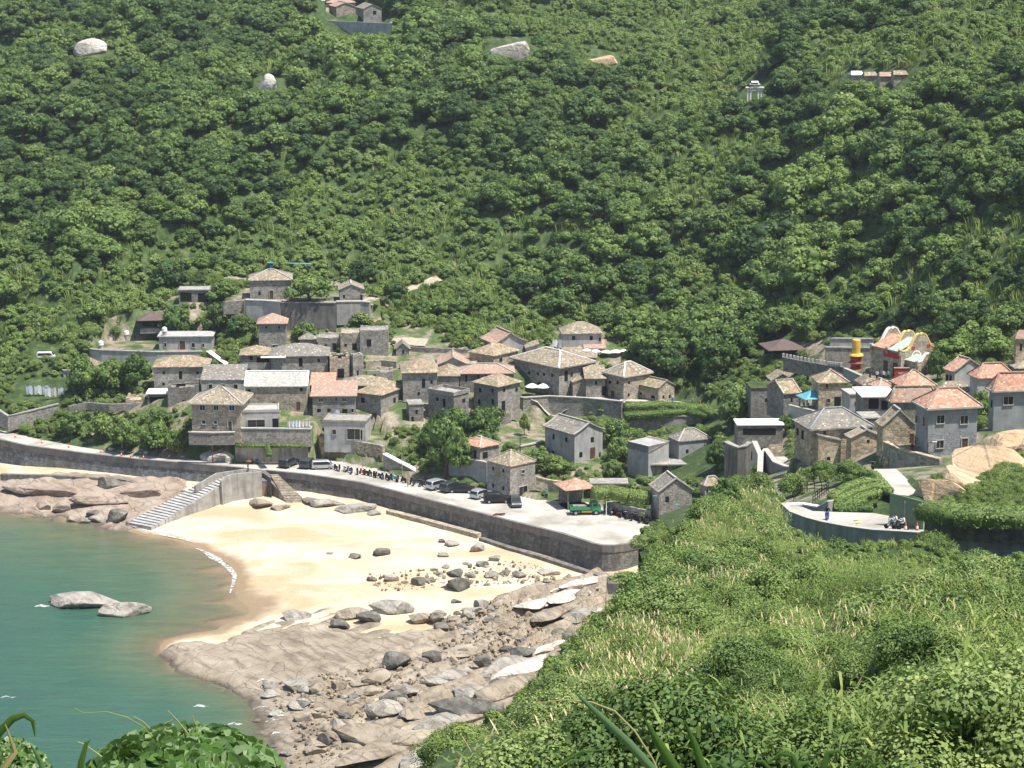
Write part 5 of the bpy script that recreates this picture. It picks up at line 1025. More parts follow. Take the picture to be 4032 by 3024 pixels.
def cane(name, seed, stems=15, h=2.2, per=7, plumes=.5, spread=.8, ll=.62, lw=.05):
    g = np.random.default_rng(seed); V = []; Fc = []; L = []; mi = []
    def strip(p0, d, up, ln, w_, droop, lv, K=3, mt=0, fat=False):
        b = len(V); s = np.cross(d, [0, 0, 1]); s = s / (np.linalg.norm(s) + 1e-6) * w_ / 2
        for k in range(K + 1):
            t = k / K; p = p0 + d * ln * t + np.array([0, 0, ln * (up * t - droop * t * t)]); ww = (1 - t) ** .5 if not fat else (.3, 1, .9, .1)[k]
            V.extend([p - s * max(ww, .08), p + s * max(ww, .08)]); L.extend([lv, lv])
        for k in range(K): Fc.append((b + 2 * k, b + 2 * k + 1, b + 2 * k + 3, b + 2 * k + 2)); mi.append(mt)
    for i in range(stems):
        a = g.uniform(0, 6.283); r0 = spread * math.sqrt(g.uniform()); hh = h * g.uniform(.6, 1.1); ln = np.array([g.normal(.12, .14), g.normal(0, .14), 0]); base = np.array([math.cos(a) * r0, math.sin(a) * r0, 0])
        lv0 = g.uniform(0, .5)
        for k in range(per):
            t = .25 + .75 * (k + g.uniform()) / per; p = base + ln * hh * t + np.array([0, 0, hh * t]); a2 = g.uniform(0, 6.283); d = np.array([math.cos(a2), math.sin(a2), 0])
            strip(p, d * .75, g.uniform(.5, 1.1), ll * g.uniform(.6, 1.3), lw * g.uniform(.7, 1.4), g.uniform(.5, 1.3), min(1, lv0 + g.uniform(0, .5)))
        if g.uniform() < plumes: strip(base + ln * hh + np.array([0, 0, hh]), np.array([.45, g.normal(0, .25), 0]), .9, .40 * g.uniform(.6, 1.3), .06, .1, 0, 3, 1, True)
    me = bpy.data.meshes.new(name); me.from_pydata([tuple(q) for q in V], [], Fc); me.materials.append(M['cane']); me.materials.append(M['plume'])
    me.polygons.foreach_set('material_index', mi); me.update(); at = me.attributes.new('lv', 'FLOAT', 'POINT'); at.data.foreach_set('value', np.array(L, np.float32)); return me
CANES = [cane(f'cane_{i}', 600 + i, plumes=[0, .25, .55, .85, .05, 1][i], h=[2.0, 2.3, 2.1, 2.0, 2.5, 1.9][i]) for i in range(6)]
CROWNS = [crown(f'crown_{i}', 100 + i, 3.0, [.7, .62, .78, .66, .85, .58, .72][i], [26, 30, 24, 34, 22, 30, 28][i], 48, .44, lump=[.36, .32, .38, .30, .40, .34, .36][i]) for i in range(7)]
BUSHES = [crown(f'bush_{i}', 200 + i, 1.5, .7, 13, 60, .30, 'leaf_bush', .42) for i in range(4)]
SHRUBS = [crown(f'shrub_{i}', 300 + i, 1.6, .8, 30, 210, .13, 'leaf_bush', .36) for i in range(4)]       # finer leaves for the near hill
FINE = [crown(f'fine_shrub_{i}', 350 + i, 1.6, .8, 34, 620, .07, 'leaf_bush', .36) for i in range(2)]
TUFTS = [tuft(f'tuft_{i}', 400 + i, 60, 1.25, .03, .75, plumes=[5, 1, 9][i], lean=.8) for i in range(3)]
FTUFT = [tuft(f'reed_{i}', 450 + i, 26, 2.0, .09, .9, plumes=0) for i in range(3)]
def scatter(name, meshes, P, rz, scl, vi, tint, zs=None, kind='stuff'):
    col = bpy.data.collections.new(name + '_kinds')
    for i, me in enumerate(meshes): o = bpy.data.objects.new(f'{name}_kind_{i:02d}', me); col.objects.link(o)
    me = bpy.data.meshes.new(name); me.vertices.add(len(P)); me.vertices.foreach_set('co', np.asarray(P, float).ravel())
    for k, d in (('rz', rz), ('scl', scl), ('tint', tint)):
        a = me.attributes.new(k, 'FLOAT', 'POINT'); a.data.foreach_set('value', np.asarray(d, np.float32))
    a = me.attributes.new('vi', 'INT', 'POINT'); a.data.foreach_set('value', np.asarray(vi, np.int32)); me.update()
    o = bpy.data.objects.new(name, me); COL.objects.link(o)
    ng = bpy.data.node_groups.new(name + '_scatter', 'GeometryNodeTree'); ng.interface.new_socket('Geometry', in_out='INPUT', socket_type='NodeSocketGeometry'); ng.interface.new_socket('Geometry', in_out='OUTPUT', socket_type='NodeSocketGeometry')
    N = ng.nodes; L = ng.links; gi = N.new('NodeGroupInput'); go = N.new('NodeGroupOutput'); ip = N.new('GeometryNodeInstanceOnPoints')
    ci = N.new('GeometryNodeCollectionInfo'); ci.inputs['Collection'].default_value = col; ci.inputs['Separate Children'].default_value = True; ci.inputs['Reset Children'].default_value = True
    def na(nm, t): q = N.new('GeometryNodeInputNamedAttribute'); q.data_type = t; q.inputs['Name'].default_value = nm; return q.outputs['Attribute']
    cx = N.new('ShaderNodeCombineXYZ'); L.new(na('rz', 'FLOAT'), cx.inputs[2]); L.new(cx.outputs[0], ip.inputs['Rotation'])
    L.new(na('scl', 'FLOAT'), ip.inputs['Scale']); L.new(na('vi', 'INT'), ip.inputs['Instance Index']); ip.inputs['Pick Instance'].default_value = True
    L.new(gi.outputs[0], ip.inputs['Points']); L.new(ci.outputs[0], ip.inputs['Instance']); L.new(ip.outputs[0], go.inputs[0])
    md = o.modifiers.new('scatter', 'NODES'); md.node_group = ng; o['kind'] = kind; return o
def jgrid(x0, x1, y0, y1, s):
    X, Y = np.meshgrid(np.arange(x0, x1, s), np.arange(y0, y1, s)); X = X + rng.uniform(-.48, .48, X.shape) * s; Y = Y + rng.uniform(-.48, .48, Y.shape) * s
    return X.ravel(), Y.ravel()
def projv(x, y, z):
    zz = z - CZ; dep = y * CP - zz * SP; return CX + F * x / dep, CY - F * (y * SP + zz * CP) / dep
# light, grassy patches of the hillside, in photo pixels: centre, radii, strength
LITE = [(120, 1150, 500, 160, 1), (60, 1330, 330, 140, 1.2), (700, 1020, 260, 90, .8), (1750, 1080, 320, 190, 1.1), (2000, 1290, 260, 90, 1), (2150, 900, 260, 90, .7), (1950, 60, 330, 70, .9), (2550, 170, 420, 130, .9), (3000, 240, 350, 90, .7),
        (3500, 230, 420, 110, 1.2), (3850, 130, 300, 160, 1.3), (3900, 960, 250, 150, 1), (3560, 1120, 220, 120, 1), (3950, 1180, 220, 90, .9), (3150, 1230, 180, 90, 1), (2750, 760, 300, 110, .8), (2850, 620, 400, 70, .7), (1500, 1150, 140, 60, 1), (1180, 240, 200, 90, .7), (500, 190, 150, 90, .8),
        (3000, 900, 160, 60, .6), (2400, 1230, 330, 70, .6), (2600, 980, 200, 60, .6), (2900, 1140, 160, 80, .8), (1180, 620, 120, 60, .4), (1380, 900, 150, 60, .5)]
YEL = [(900, 880, 520, 130, .8), (1300, 820, 300, 120, .6), (2600, 1000, 500, 170, .55), (3100, 780, 600, 150, .7), (3700, 500, 400, 160, .7), (2500, 1330, 220, 80, .9), (2200, 850, 300, 70, .5), (3850, 1380, 200, 90, .7), (200, 1050, 250, 90, .4), (3300, 1100, 250, 90, .5), (1500, 700, 300, 80, .4)]
def fld(u, v, E):
    t = 0
    for a, b_, c, d, k in E: t = np.maximum(t, k * np.exp(-(((u - a) / c) ** 2 + ((v - b_) / d) ** 2)))
    return t
# bare ground, rock and path places kept clear of plants: photo polygons
BARE = [[(1240, 50), (1545, 50), (1545, 100), (1240, 84)], [(2295, 170), (2440, 215), (2440, 270), (2390, 260), (2310, 200)],
        [(1560, 1300), (1700, 1290), (1760, 1380), (1850, 1390), (1860, 1500), (1600, 1440), (1440, 1480), (1440, 1400), (1550, 1400)], [(1430, 1190), (1560, 1140), (1730, 1090), (1740, 1110), (1560, 1175), (1500, 1215)], [(1950, 1660), (2150, 1650), (2170, 1740), (2060, 1790), (1960, 1760)],
        [(1330, 1700), (1500, 1730), (1520, 1790), (1480, 1800)], [(1540, 1480), (1600, 1470), (1600, 1580), (1500, 1560)], [(2640, 1990), (2770, 1990), (2790, 2110), (2620, 2110)], [(2860, 1600), (2860, 1700), (2790, 1700), (2800, 1600)], [(2895, 1650), (3110, 1650), (3130, 1860), (2880, 1860), (2860, 1760)],
        [(3100, 1555), (3420, 1540), (3420, 1620), (3130, 1650)], [(60, 1490), (260, 1490), (260, 1600), (60, 1600)], [(110, 1360), (250, 1360), (250, 1420), (110, 1420)], [(3080, 1395), (3420, 1400), (3600, 1440), (3860, 1500), (3800, 1600), (3400, 1530), (3080, 1450)], [(3480, 1640), (3640, 1660), (3660, 1800), (3480, 1800)],
        [(3610, 1860), (3740, 1790), (3950, 1620), (4100, 1620), (4100, 1780), (3900, 1860), (3740, 1960), (3600, 1990)], [(3080, 1880), (3640, 1830), (3680, 1990), (3600, 2080), (3080, 2060)], [(430, 1600), (600, 1600), (600, 1630), (430, 1630)], [(1110, 1640), (1250, 1640), (1250, 1700), (1110, 1700)], [(700, 1740), (930, 1740), (930, 1815), (700, 1815)],
        [(3320, 270), (3600, 270), (3600, 340), (3320, 340)], [(2930, 300), (3010, 300), (3010, 400), (2930, 400)], [(2080, 1545), (2460, 1545), (2860, 1590), (2860, 1625), (2460, 1595), (2080, 1575)], [(1150, 1240), (1330, 1240), (1330, 1290), (1150, 1290)],
        [(2990, 1330), (3170, 1330), (3170, 1400), (2990, 1400)], [(530, 1225), (680, 1225), (680, 1285), (530, 1285)], [(150, 1730), (950, 1790), (950, 1830), (150, 1770)]]
def bare(u, v):
    t = np.zeros(np.shape(u), bool)
    for P in BARE: t |= inpoly(u, v, P)
    return t
KEEP += [(2925, 3015, 305, 392, 520), (3320, 3590, 285, 325, 480), (290, 430, 135, 212, 600), (1012, 1108, 275, 355, 560), (1930, 2092, 145, 225, 600), (1256, 1545, 60, 138, 640), (2340, 2440, 215, 255, 600)]
def kept(x, y, z, r, h, slack=3):                    # would a plant here stand in a house or in front of one?
    b = np.zeros(x.shape, bool)
    for Fp in FOOT: b |= inpoly(x, y, Fp) | (dpoly(x, y, Fp) < r * .55)
    u0, v0 = projv(x, y, z); _, v1 = projv(x, y, z + h); ru = r * F / np.hypot(y, CZ - z)
    for a0, a1, b0, b1, yy in KEEP:
        b |= (u0 + ru * .8 > a0) & (u0 - ru * .8 < a1) & (v1 < b1 - slack) & (v0 > b0) & (y < yy + 1)
    b |= inpoly(x, y, QUAYP) | (dpoly(x, y, QUAYP) < r * .6) | inpoly(x, y, ROADP) | (dpoly(x, y, ROADP) < r * .5 + .3)
    b |= inpoly(x, y, [(p.x, p.y) for p in T_SLAB])
    return b
def forest_limit(u):   # below this pixel row the slope is village, not forest
    return np.interp(u, [-800, 0, 140, 300, 520, 700, 860, 1000, 1340, 1480, 1750, 1900, 2080, 2180, 2400, 2500, 2650, 2800, 2960, 3160, 3260, 3400, 3620, 3740, 3900, 4100, 5000],
                        [1500, 1460, 1380, 1330, 1225, 1215, 1090, 1060, 1080, 1170, 1300, 1340, 1330, 1290, 1300, 1400, 1500, 1540, 1400, 1330, 1310, 1300, 1310, 1400, 1400, 1290, 1290])
X, Y = jgrid(-200, 205, 290, 790, 2.9); _k = (Y > 392) | (X > 30); X, Y = X[_k], Y[_k]
Z = gz(X, Y); U, V = projv(X, Y, Z)
cand = (V < forest_limit(U)) & (V > -90) & (U > -500) & (U < 4550) & ~bare(U, V)
X, Y, Z, U, V = (q[cand] for q in (X, Y, Z, U, V))
lt = fld(U, V, LITE) * 1.1 + (fbm(X / 9, Y / 9, 71, 3) - .46) * 1.7
gg = fbm((X * .8 - Y * .35) / 26, (X * .35 + Y * .8) / 75, 21, 3) - .47
istree = (lt < .42) & (gg > -.2) & (fbm(X / 6, Y / 6, 74, 2) < .62)
scl = np.clip(np.exp(rng.normal(-.2, .33, len(X))), .4, 1.75) * (.8 + .5 * fbm(X / 16, Y / 16, 73, 2)) * (1 + 1.2 * gg); tn = np.clip(fld(U, V, YEL) * 1.0 + rng.normal(0, .2, len(X)) + (fbm(X / 15, Y / 15, 75, 2) - .45) * 1.0 + 2.2 * (fbm((X * .8 - Y * .35) / 26, (X * .35 + Y * .8) / 75, 21, 3) - .47) + .10, 0, 1)  # ridge noise tints crowns: gully shade and ridge light put into leaf colour
R0 = 3.0 * scl
bad = kept(X, Y, Z, R0 * .9, R0 * 1.2)
t = istree & ~bad & (rng.uniform(0, 1, len(X)) < .86)
TX, TY, TZ, TU, TV, TS, TT = (q[t] for q in (X, Y, Z, U, V, scl, tn))
# the trees that show largest become trees of their own, the rest of the far wood one mass
inside = (TU > 10) & (TU < 4020) & (TV > 20); app = np.where(inside, TS / np.hypot(TY, 60), 0) * (1 + .15 * rng.uniform(0, 1, len(TX)))
order = np.argsort(-app); own = order[:215]; rest = order[215:]
vi = rng.integers(0, 7, len(TX)); rz = rng.uniform(0, 6.28, len(TX))
scatter('hillside_forest', CROWNS, np.stack([TX, TY, TZ + TS * 1.1], 1)[rest], rz[rest], TS[rest], vi[rest], TT[rest])
def trunk_mesh(name, seed, h=2.0):
    g = random.Random(seed); mb = MB(); top = Vector((g.uniform(-.3, .3), g.uniform(-.3, .3), h)); mb.tube([(0, 0, -.8), (0, 0, .3), top * .6, top], [.26, .2, .15, .11], 7)
    for k in range(4):
        a = k * 1.6 + g.uniform(0, 1); q = Vector((math.cos(a), math.sin(a), 0)); s0 = top * g.uniform(.45, .9); mb.tube([s0, s0 + q * .7 + Vector((0, 0, .6)), s0 + q * 1.5 + Vector((0, 0, 1.5))], [.09, .06, .03], 5)
    me = bpy.data.meshes.new(name); me.from_pydata([tuple(q) for q in mb.v], [], mb.f); me.materials.append(M['bark']); me.update(); return me
TRUNKS = [trunk_mesh(f'trunk_{i}', i) for i in range(3)]
def tree(x, y, z, s, v_, tint, label, group=None, name='broadleaf_tree', hs=1.0, rzz=None, mesh=None, cat='tree', lift=1.15):
    e = empty(name, (x, y, z), label, cat, group, random.uniform(0, 6.28) if rzz is None else rzz); e.scale = (s, s, s * hs)
    c = bpy.data.objects.new('crown', mesh or CROWNS[v_ % 7]); COL.objects.link(c); c.parent = e; c.location = (0, 0, lift); c['tint'] = float(tint)
    t_ = bpy.data.objects.new('trunk', TRUNKS[v_ % 3]); COL.objects.link(t_); t_.parent = e
    if mesh is not None: t_.scale = (.3, .3, .3)
    return e
SEEN = {}
def uniq(lb):                                      # tell like ones apart by what stands next to them, then by order along the slope
    SEEN[lb] = SEEN.get(lb, 0) + 1
    return lb
def zone(u, v):
    r = ['near the top edge', 'high on the hill', 'in the upper wood', 'in the lower wood', 'just behind the village'][int(np.searchsorted([230, 480, 760, 1020], v))]
    c = ['at the far left', 'above the west terrace', 'above the old fort', 'above the curved gables', 'above the highest grey house', 'above the dark grove', 'above the brown pavilion', 'above the temple', 'at the right edge'][int(np.searchsorted([380, 900, 1480, 2000, 2450, 2900, 3300, 3700], u))]
    return r, c
for i in own:
    k = 'yellow-green' if TT[i] > .6 else 'light green' if TT[i] > .38 else 'mid green' if TT[i] > .18 else 'dark green'
    sz = 'very large' if TS[i] > 1.45 else 'large' if TS[i] > 1.2 else 'rounded'; r, c = zone(TU[i], TV[i])
    tree(TX[i], TY[i], TZ[i], TS[i], int(vi[i]), TT[i], f'{sz} {k} tree {r} {c}', 'trees crowding the hillside')
# bushes over the light patches and the gaps
b_ = ~istree & ~bad
def bushes(name, X, Y, Z, s, tint, meshes, seed=0, zo=.2):
    g = np.random.default_rng(seed); n = len(X); scatter(name, meshes, np.stack([X, Y, Z + zo * s], 1), g.uniform(0, 6.28, n), s, g.integers(0, len(meshes), n), tint)
X2, Y2 = jgrid(-200, 205, 290, 790, 2.0); _k = (Y2 > 392) | (X2 > 30); X2, Y2 = X2[_k], Y2[_k]; Z2 = gz(X2, Y2); U2, V2 = projv(X2, Y2, Z2)
l2 = fld(U2, V2, LITE) * 1.1 + (fbm(X2 / 9, Y2 / 9, 71, 3) - .46) * 1.7
c2 = (V2 < forest_limit(U2) + 20) & (V2 > -60) & (U2 > -450) & (U2 < 4500) & ~bare(U2, V2) & ((l2 > .34) | (fbm(X2 / 6, Y2 / 6, 74, 2) > .55) | (fbm((X2 * .8 - Y2 * .35) / 26, (X2 * .35 + Y2 * .8) / 75, 21, 3) < .30))
X2, Y2, Z2, U2, V2 = (q[c2] for q in (X2, Y2, Z2, U2, V2)); s2 = rng.uniform(.5, 1.25, len(X2)); k2 = ~kept(X2, Y2, Z2, 1.4 * s2, 1.8 * s2)
X2, Y2, Z2, s2 = X2[k2], Y2[k2], Z2[k2], s2[k2]; tt = np.clip(rng.normal(.62, .3, len(X2)) + (fbm(X2 / 12, Y2 / 12, 77, 2) - .45), 0, 1)
g_ = rng.uniform(0, 1, len(X2)) < .62
bushes('hillside_bushes', X2[g_], Y2[g_], Z2[g_], s2[g_], tt[g_], BUSHES, 1)
bushes('hillside_reeds', X2[~g_], Y2[~g_], Z2[~g_], s2[~g_] * 1.1, tt[~g_], FTUFT, 2, 0)
# undergrowth between the houses
X3, Y3 = jgrid(-112, 100, 225, 470, 1.35); Z3 = gz(X3, Y3); U3, V3 = projv(X3, Y3, Z3)
s3 = rng.uniform(.35, .95, len(X3)) * (.6 + .8 * fbm(X3 / 8, Y3 / 8, 79, 2))
ok = inpoly(X3, Y3, LAND) & (V3 > forest_limit(U3) - 10) & (U3 > -300) & (U3 < 4350) & ~bare(U3, V3) & (fbm(X3 / 5, Y3 / 5, 81, 3) > .27) & ~inpoly(X3, Y3, FOREP)
for P, z_, q in TERR: ok &= ~inpoly(X3, Y3, P)
X3, Y3, Z3, s3 = X3[ok], Y3[ok], Z3[ok], s3[ok]; k3 = ~kept(X3, Y3, Z3, 1.3 * s3, 1.6 * s3, 5)
X3, Y3, Z3, s3 = X3[k3], Y3[k3], Z3[k3], s3[k3]; t3 = np.clip(rng.normal(.35, .3, len(X3)) + (fbm(X3 / 7, Y3 / 7, 83, 2) - .45), 0, 1); g3 = rng.uniform(0, 1, len(X3)) < .66
bushes('village_undergrowth', X3[g3], Y3[g3], Z3[g3], s3[g3], t3[g3], BUSHES + SHRUBS, 3)
bushes('village_grass', X3[~g3], Y3[~g3], Z3[~g3], s3[~g3] * .6, t3[~g3] + .3, FTUFT, 4, 0)
# the near slope: silver grass with seed plumes among leafy bushes
def nearpts(s, big):
    X, Y = jgrid(-45, 105, 28, 246, s); ins = inpoly(X, Y, FOREP) | (dpoly(X, Y, FOREP) < 1)
    X, Y = X[ins], Y[ins]; Z = gz(X, Y); U, V = projv(X, Y, Z)
    ok = (U > 600) & (U < 6200) & (V > 1780) & (V < 3800) & ~inpoly(X, Y, ROADP) & (dpoly(X, Y, ROADP) > 1.2) & ~((U > 3080) & (U < 4100) & (V < 2050)) & (Y < 243)
    # keep the car park corner and the parapet in view
    _, VT = projv(X, Y, Z + (2.3 if big == 1 else 2.0)); ok &= ~((U > 3080) & (VT < np.interp(U, [3080, 3400, 4100], [2075, 2165, 2205])))
    ok &= (U > 1600 + 6 * (3024 - np.minimum(V, 3024)) * 0) & (VT > np.interp(U, [1600, 1640, 1850, 2050, 2150, 2250, 2300, 2450, 2580, 2700, 2850, 2900], [3100, 3030, 2930, 2810, 2710, 2590, 2500, 2335, 2205, 2050, 1890, 0]) - 5)
    return X[ok], Y[ok], Z[ok], U[ok], V[ok]
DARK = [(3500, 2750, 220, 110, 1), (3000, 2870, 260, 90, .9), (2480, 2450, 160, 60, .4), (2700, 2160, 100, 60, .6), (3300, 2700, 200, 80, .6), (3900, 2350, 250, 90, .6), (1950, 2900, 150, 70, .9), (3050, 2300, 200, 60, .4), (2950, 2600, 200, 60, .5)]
X, Y, Z, U, V = nearpts(1.0, 1)
dn = fbm(X / 11, Y / 11, 91, 3); s = rng.uniform(.6, 1.1, len(X)) * (.45 + 1.3 * fbm(X / 4.5, Y / 4.5, 93, 2)); gp = fbm(X / 3.2, Y / 3.2, 98, 2) > .24; X, Y, Z, U, V, s = (q[gp] for q in (X, Y, Z, U, V, s))
tn = np.clip(rng.normal(.45, .25, len(X)) + (fbm(X / 9, Y / 9, 95, 2) - .45) * 1.4, 0, 1); pf = fbm(X / 12, Y / 12, 97, 3) + .05 + .22 * (U < 2700) - .1 * (U > 3400); vi = np.clip(np.searchsorted([.36, .45, .54, .64], pf + rng.normal(0, .05, len(X))), 0, 4); vi = np.array([4, 0, 1, 2, 3])[vi]; vi = np.where((vi == 3) & (rng.uniform(0, 1, len(X)) < .4), 5, vi)
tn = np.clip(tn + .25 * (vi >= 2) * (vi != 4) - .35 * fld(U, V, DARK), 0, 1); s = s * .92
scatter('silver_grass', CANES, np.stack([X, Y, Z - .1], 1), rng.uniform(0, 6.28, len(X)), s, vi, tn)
gX, gY = jgrid(-45, 105, 28, 246, 1.0); ins = inpoly(gX, gY, FOREP) | (dpoly(gX, gY, FOREP) < 14); gX, gY = gX[ins], gY[ins]; gZ = gz(gX, gY); gU, gV = projv(gX, gY, gZ)
ok = (gU > 1500) & (gU < 6200) & (gY < 243) & ~inpoly(gX, gY, ROADP) & (dpoly(gX, gY, ROADP) > .6) & (gZ > 4) & ~((gU > 3080) & (gV < 2100)); gX, gY, gZ = gX[ok], gY[ok], gZ[ok]; n_ = len(gX)
k_ = gY > 88; gX, gY, gZ = gX[k_], gY[k_], gZ[k_]; n_ = len(gX)
scatter('slope_ground_cover', BUSHES + FTUFT[:2], np.stack([gX, gY, gZ - .05], 1), rng.uniform(0, 6.28, n_), rng.uniform(.2, .42, n_), rng.integers(0, 6, n_), np.clip(rng.normal(.3, .3, n_), 0, 1))
X, Y, Z, U, V = nearpts(1.5, 2); dn = fbm(X / 10, Y / 10, 91, 3)
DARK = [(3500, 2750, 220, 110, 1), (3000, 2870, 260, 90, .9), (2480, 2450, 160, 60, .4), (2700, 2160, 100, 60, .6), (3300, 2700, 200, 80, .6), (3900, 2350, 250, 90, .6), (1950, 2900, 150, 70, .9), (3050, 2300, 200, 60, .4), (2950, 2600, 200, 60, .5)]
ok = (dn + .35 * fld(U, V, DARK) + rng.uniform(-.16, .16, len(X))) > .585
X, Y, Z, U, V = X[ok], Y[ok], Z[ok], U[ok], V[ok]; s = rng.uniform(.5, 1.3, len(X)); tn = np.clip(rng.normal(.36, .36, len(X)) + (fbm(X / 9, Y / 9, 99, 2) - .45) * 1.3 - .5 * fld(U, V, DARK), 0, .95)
app = s / Y * ((U > 1300) & (U < 4000) & (V < 2990) & (V > 1900)); od = np.argsort(-app); ow, rs = od[:70], od[70:]
fr = rs[Y[rs] >= 92]; nr = rs[Y[rs] < 92]
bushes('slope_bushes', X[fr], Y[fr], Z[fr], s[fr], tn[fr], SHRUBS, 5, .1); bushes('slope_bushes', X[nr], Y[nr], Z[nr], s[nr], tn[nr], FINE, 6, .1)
for i in ow:
    k = 'pale green' if tn[i] > .42 else 'green' if tn[i] > .22 else 'deep green'; c = ['left edge', 'left part', 'middle', 'right part', 'right edge'][int(np.searchsorted([2100, 2600, 3150, 3650], U[i]))]
    d_ = ['at the top', 'high', 'midway', 'low', 'at the bottom'][int(np.searchsorted([2280, 2450, 2650, 2820], V[i]))]
    e = empty('leafy_bush', (X[i], Y[i], Z[i]), f'{k} {"wide" if s[i] > .95 else "small"} bush {d_} on the near slope, {c}', 'bush', 'bushes on the near grassy slope', random.uniform(0, 6)); e.scale = (s[i],) * 3
    c = bpy.data.objects.new('foliage', FINE[i % 2] if Y[i] < 92 else SHRUBS[i % 4]); COL.objects.link(c); c.parent = e; c.location = (0, 0, .1); c['tint'] = float(tn[i])
    t_ = bpy.data.objects.new('stem', TRUNKS[i % 3]); COL.objects.link(t_); t_.parent = e; t_.scale = (.3, .3, .35)
# the leafy bank above the stone wall at the right edge
X, Y = jgrid(30, 75, 200, 262, 1.0); Z = gz(X, Y); U, V = projv(X, Y, Z); ok = inpoly(U, V, [(3640, 2010), (3760, 1975), (3860, 1915), (4000, 1850), (4250, 1800), (4250, 2110), (3660, 2085)]) & ~inpoly(X, Y, ROADP)
X, Y, Z = X[ok], Y[ok], Z[ok]; n_ = len(X); bushes('bank_bushes', X, Y, Z, rng.uniform(.45, .9, n_), np.clip(rng.normal(.4, .3, n_), 0, 1), SHRUBS, 9, .1)
# trees one can tell apart: pixel of the foot, crown width and height in pixels
def treeat(u, v, wpx, hpx, tint, label, name='broadleaf_tree', y=None, k=0, mesh=None, cat='tree', group=None, lift=1.15):
    p = hit(u, v, 60) if y is None else PY(u, v, y); s_ = F / math.hypot(p.y, CZ - p.z); Wm = wpx / s_; Hm = hpx / s_
    s = Wm / (6.0 if mesh is None else 3.2); e = tree(p.x, p.y, p.z, s, k, tint, label, group, name, min(2.2, max(.5, Hm / (s * 4.2))) if mesh is None else 1.0, mesh=mesh, cat=cat, lift=lift); return e
TR = [(1755, 1885, 175, 240, .1, 'tall dark tree at the corner of the walled block behind the parked cars'), (1880, 1765, 190, 170, .08, 'broad dark tree behind the orange-roofed cottage'), (1700, 1790, 120, 120, .25, 'mid green tree right of the garage house'), (1810, 1860, 150, 150, .12, 'deep green tree between the tall corner tree and the orange-roofed cottage'), (1760, 1770, 170, 140, .1, 'bulky dark tree above the tall corner tree'), (1930, 1700, 150, 110, .15, 'dark tree just below the tall front house'), (1800, 1720, 150, 110, .2, 'rounded tree under the low cluttered roof terrace'),
      (1222, 1198, 215, 115, .05, 'wide dark tree growing on the old fort terrace'), (880, 1195, 130, 100, .55, 'yellow-green tree left of the fort house'), (1430, 1120, 130, 90, .05, 'dark spreading tree right above the fort cottage'), (700, 1330, 150, 130, .1, 'dark tree behind the flat-roofed terrace house'), (860, 1320, 140, 110, .2, 'green tree above the stair wall of the west terrace'), (950, 1330, 130, 100, .1, 'dark tree left of the square tower house'),
      (1205, 1345, 110, 75, .3, 'rounded tree right of the square tower house'), (1420, 1290, 110, 60, .1, 'small dark tree right of the fort bastion'), (1340, 1384, 40, 34, .5, 'clipped round bush in front of the stepped ruin'), (330, 1560, 150, 140, .4, 'lush green tree beside the west terrace slope'), (440, 1545, 150, 130, .2, 'tree under the curved west terrace wall'), (540, 1540, 130, 130, .15, 'dark tree left of the bleached tan roof'),
      (500, 1770, 140, 130, .15, 'dark tree above the west road near the lamp post'), (620, 1790, 150, 130, .3, 'green tree beside the pale boulder'), (400, 1740, 130, 110, .1, 'dark tree in the hedge above the west road'), (690, 1800, 90, 120, .6, 'autumn-tinged tree touching the pale boulder'), (280, 1720, 120, 90, .3, 'scrubby tree at the left end of the hedge above the road'), (640, 1690, 100, 80, .3, 'leafy tree between the ruin and the white-eaved house'),
      (2065, 1715, 50, 90, .2, 'slim dark tree on the green plot in front of the mottled wall'), (2430, 1760, 130, 120, .25, 'tree between the lone gabled house and the angular concrete house'), (2440, 1830, 110, 110, .5, 'bright green tree left of the angular concrete house'), (2420, 1890, 90, 80, .3, 'rounded tree above the pavilion wall'), (2110, 1850, 130, 80, .12, 'dark tree behind the quayside house'), (2190, 1870, 120, 70, .15, 'low dark tree below the lone gabled house'),
      (2820, 1850, 90, 110, .1, 'dark tree between the concrete house and the drum wall'), (2880, 1700, 140, 150, .4, 'yellowish tree on the slope left of the white awnings'), (2900, 1610, 140, 110, .3, 'tree beside the upper path left of the ivy house'), (2860, 2010, 130, 130, .15, 'dark tree in front of the small corner house'), (3090, 1720, 70, 90, .1, 'dark tree between the white awnings and the brown hip roof'),
      (2560, 1420, 190, 130, .6, 'bright yellow-green tree above the white-lined house'), (2700, 1430, 200, 150, .3, 'large tree in the grove right of the village centre'), (2820, 1480, 190, 170, .05, 'very dark tree in the grove right of the village centre'), (2640, 1500, 160, 120, .1, 'dark tree above the low cottage with right-facing gable'), (2900, 1400, 170, 130, .2, 'tree left of the brown-roofed pavilion'), (3060, 1330, 150, 120, .3, 'tree just behind the brown-roofed pavilion'),
      (3180, 1330, 130, 110, .2, 'tree between the pavilion and the grey terraces'), (3760, 1430, 200, 110, .6, 'bright tree right of the temple gables'), (3900, 1420, 180, 120, .3, 'tree above the orange roofs at the right'), (3690, 1500, 90, 130, .1, 'dark tree squeezed between the temple and the orange gable house'), (3960, 1330, 150, 110, .5, 'yellow-green tree left of the tall edge house'), (3155, 1416, 54, 42, .2, 'clipped cone-shaped bush beside the pavilion'),
      (3860, 1660, 90, 120, .7, 'light green feathery tree between the two slate grey houses'), (3700, 1920, 90, 70, .3, 'bush between the curved stone wall and golden boulders'), (3230, 1900, 130, 90, .3, 'bush below the platform of the brown hip roof'), (3340, 1905, 140, 90, .15, 'dark bush on the bank below the brown hip roof'), (3120, 1955, 140, 90, .35, 'bush above the black railing'), (2990, 1950, 140, 110, .5, 'bright bush below the bluish curving wall')]
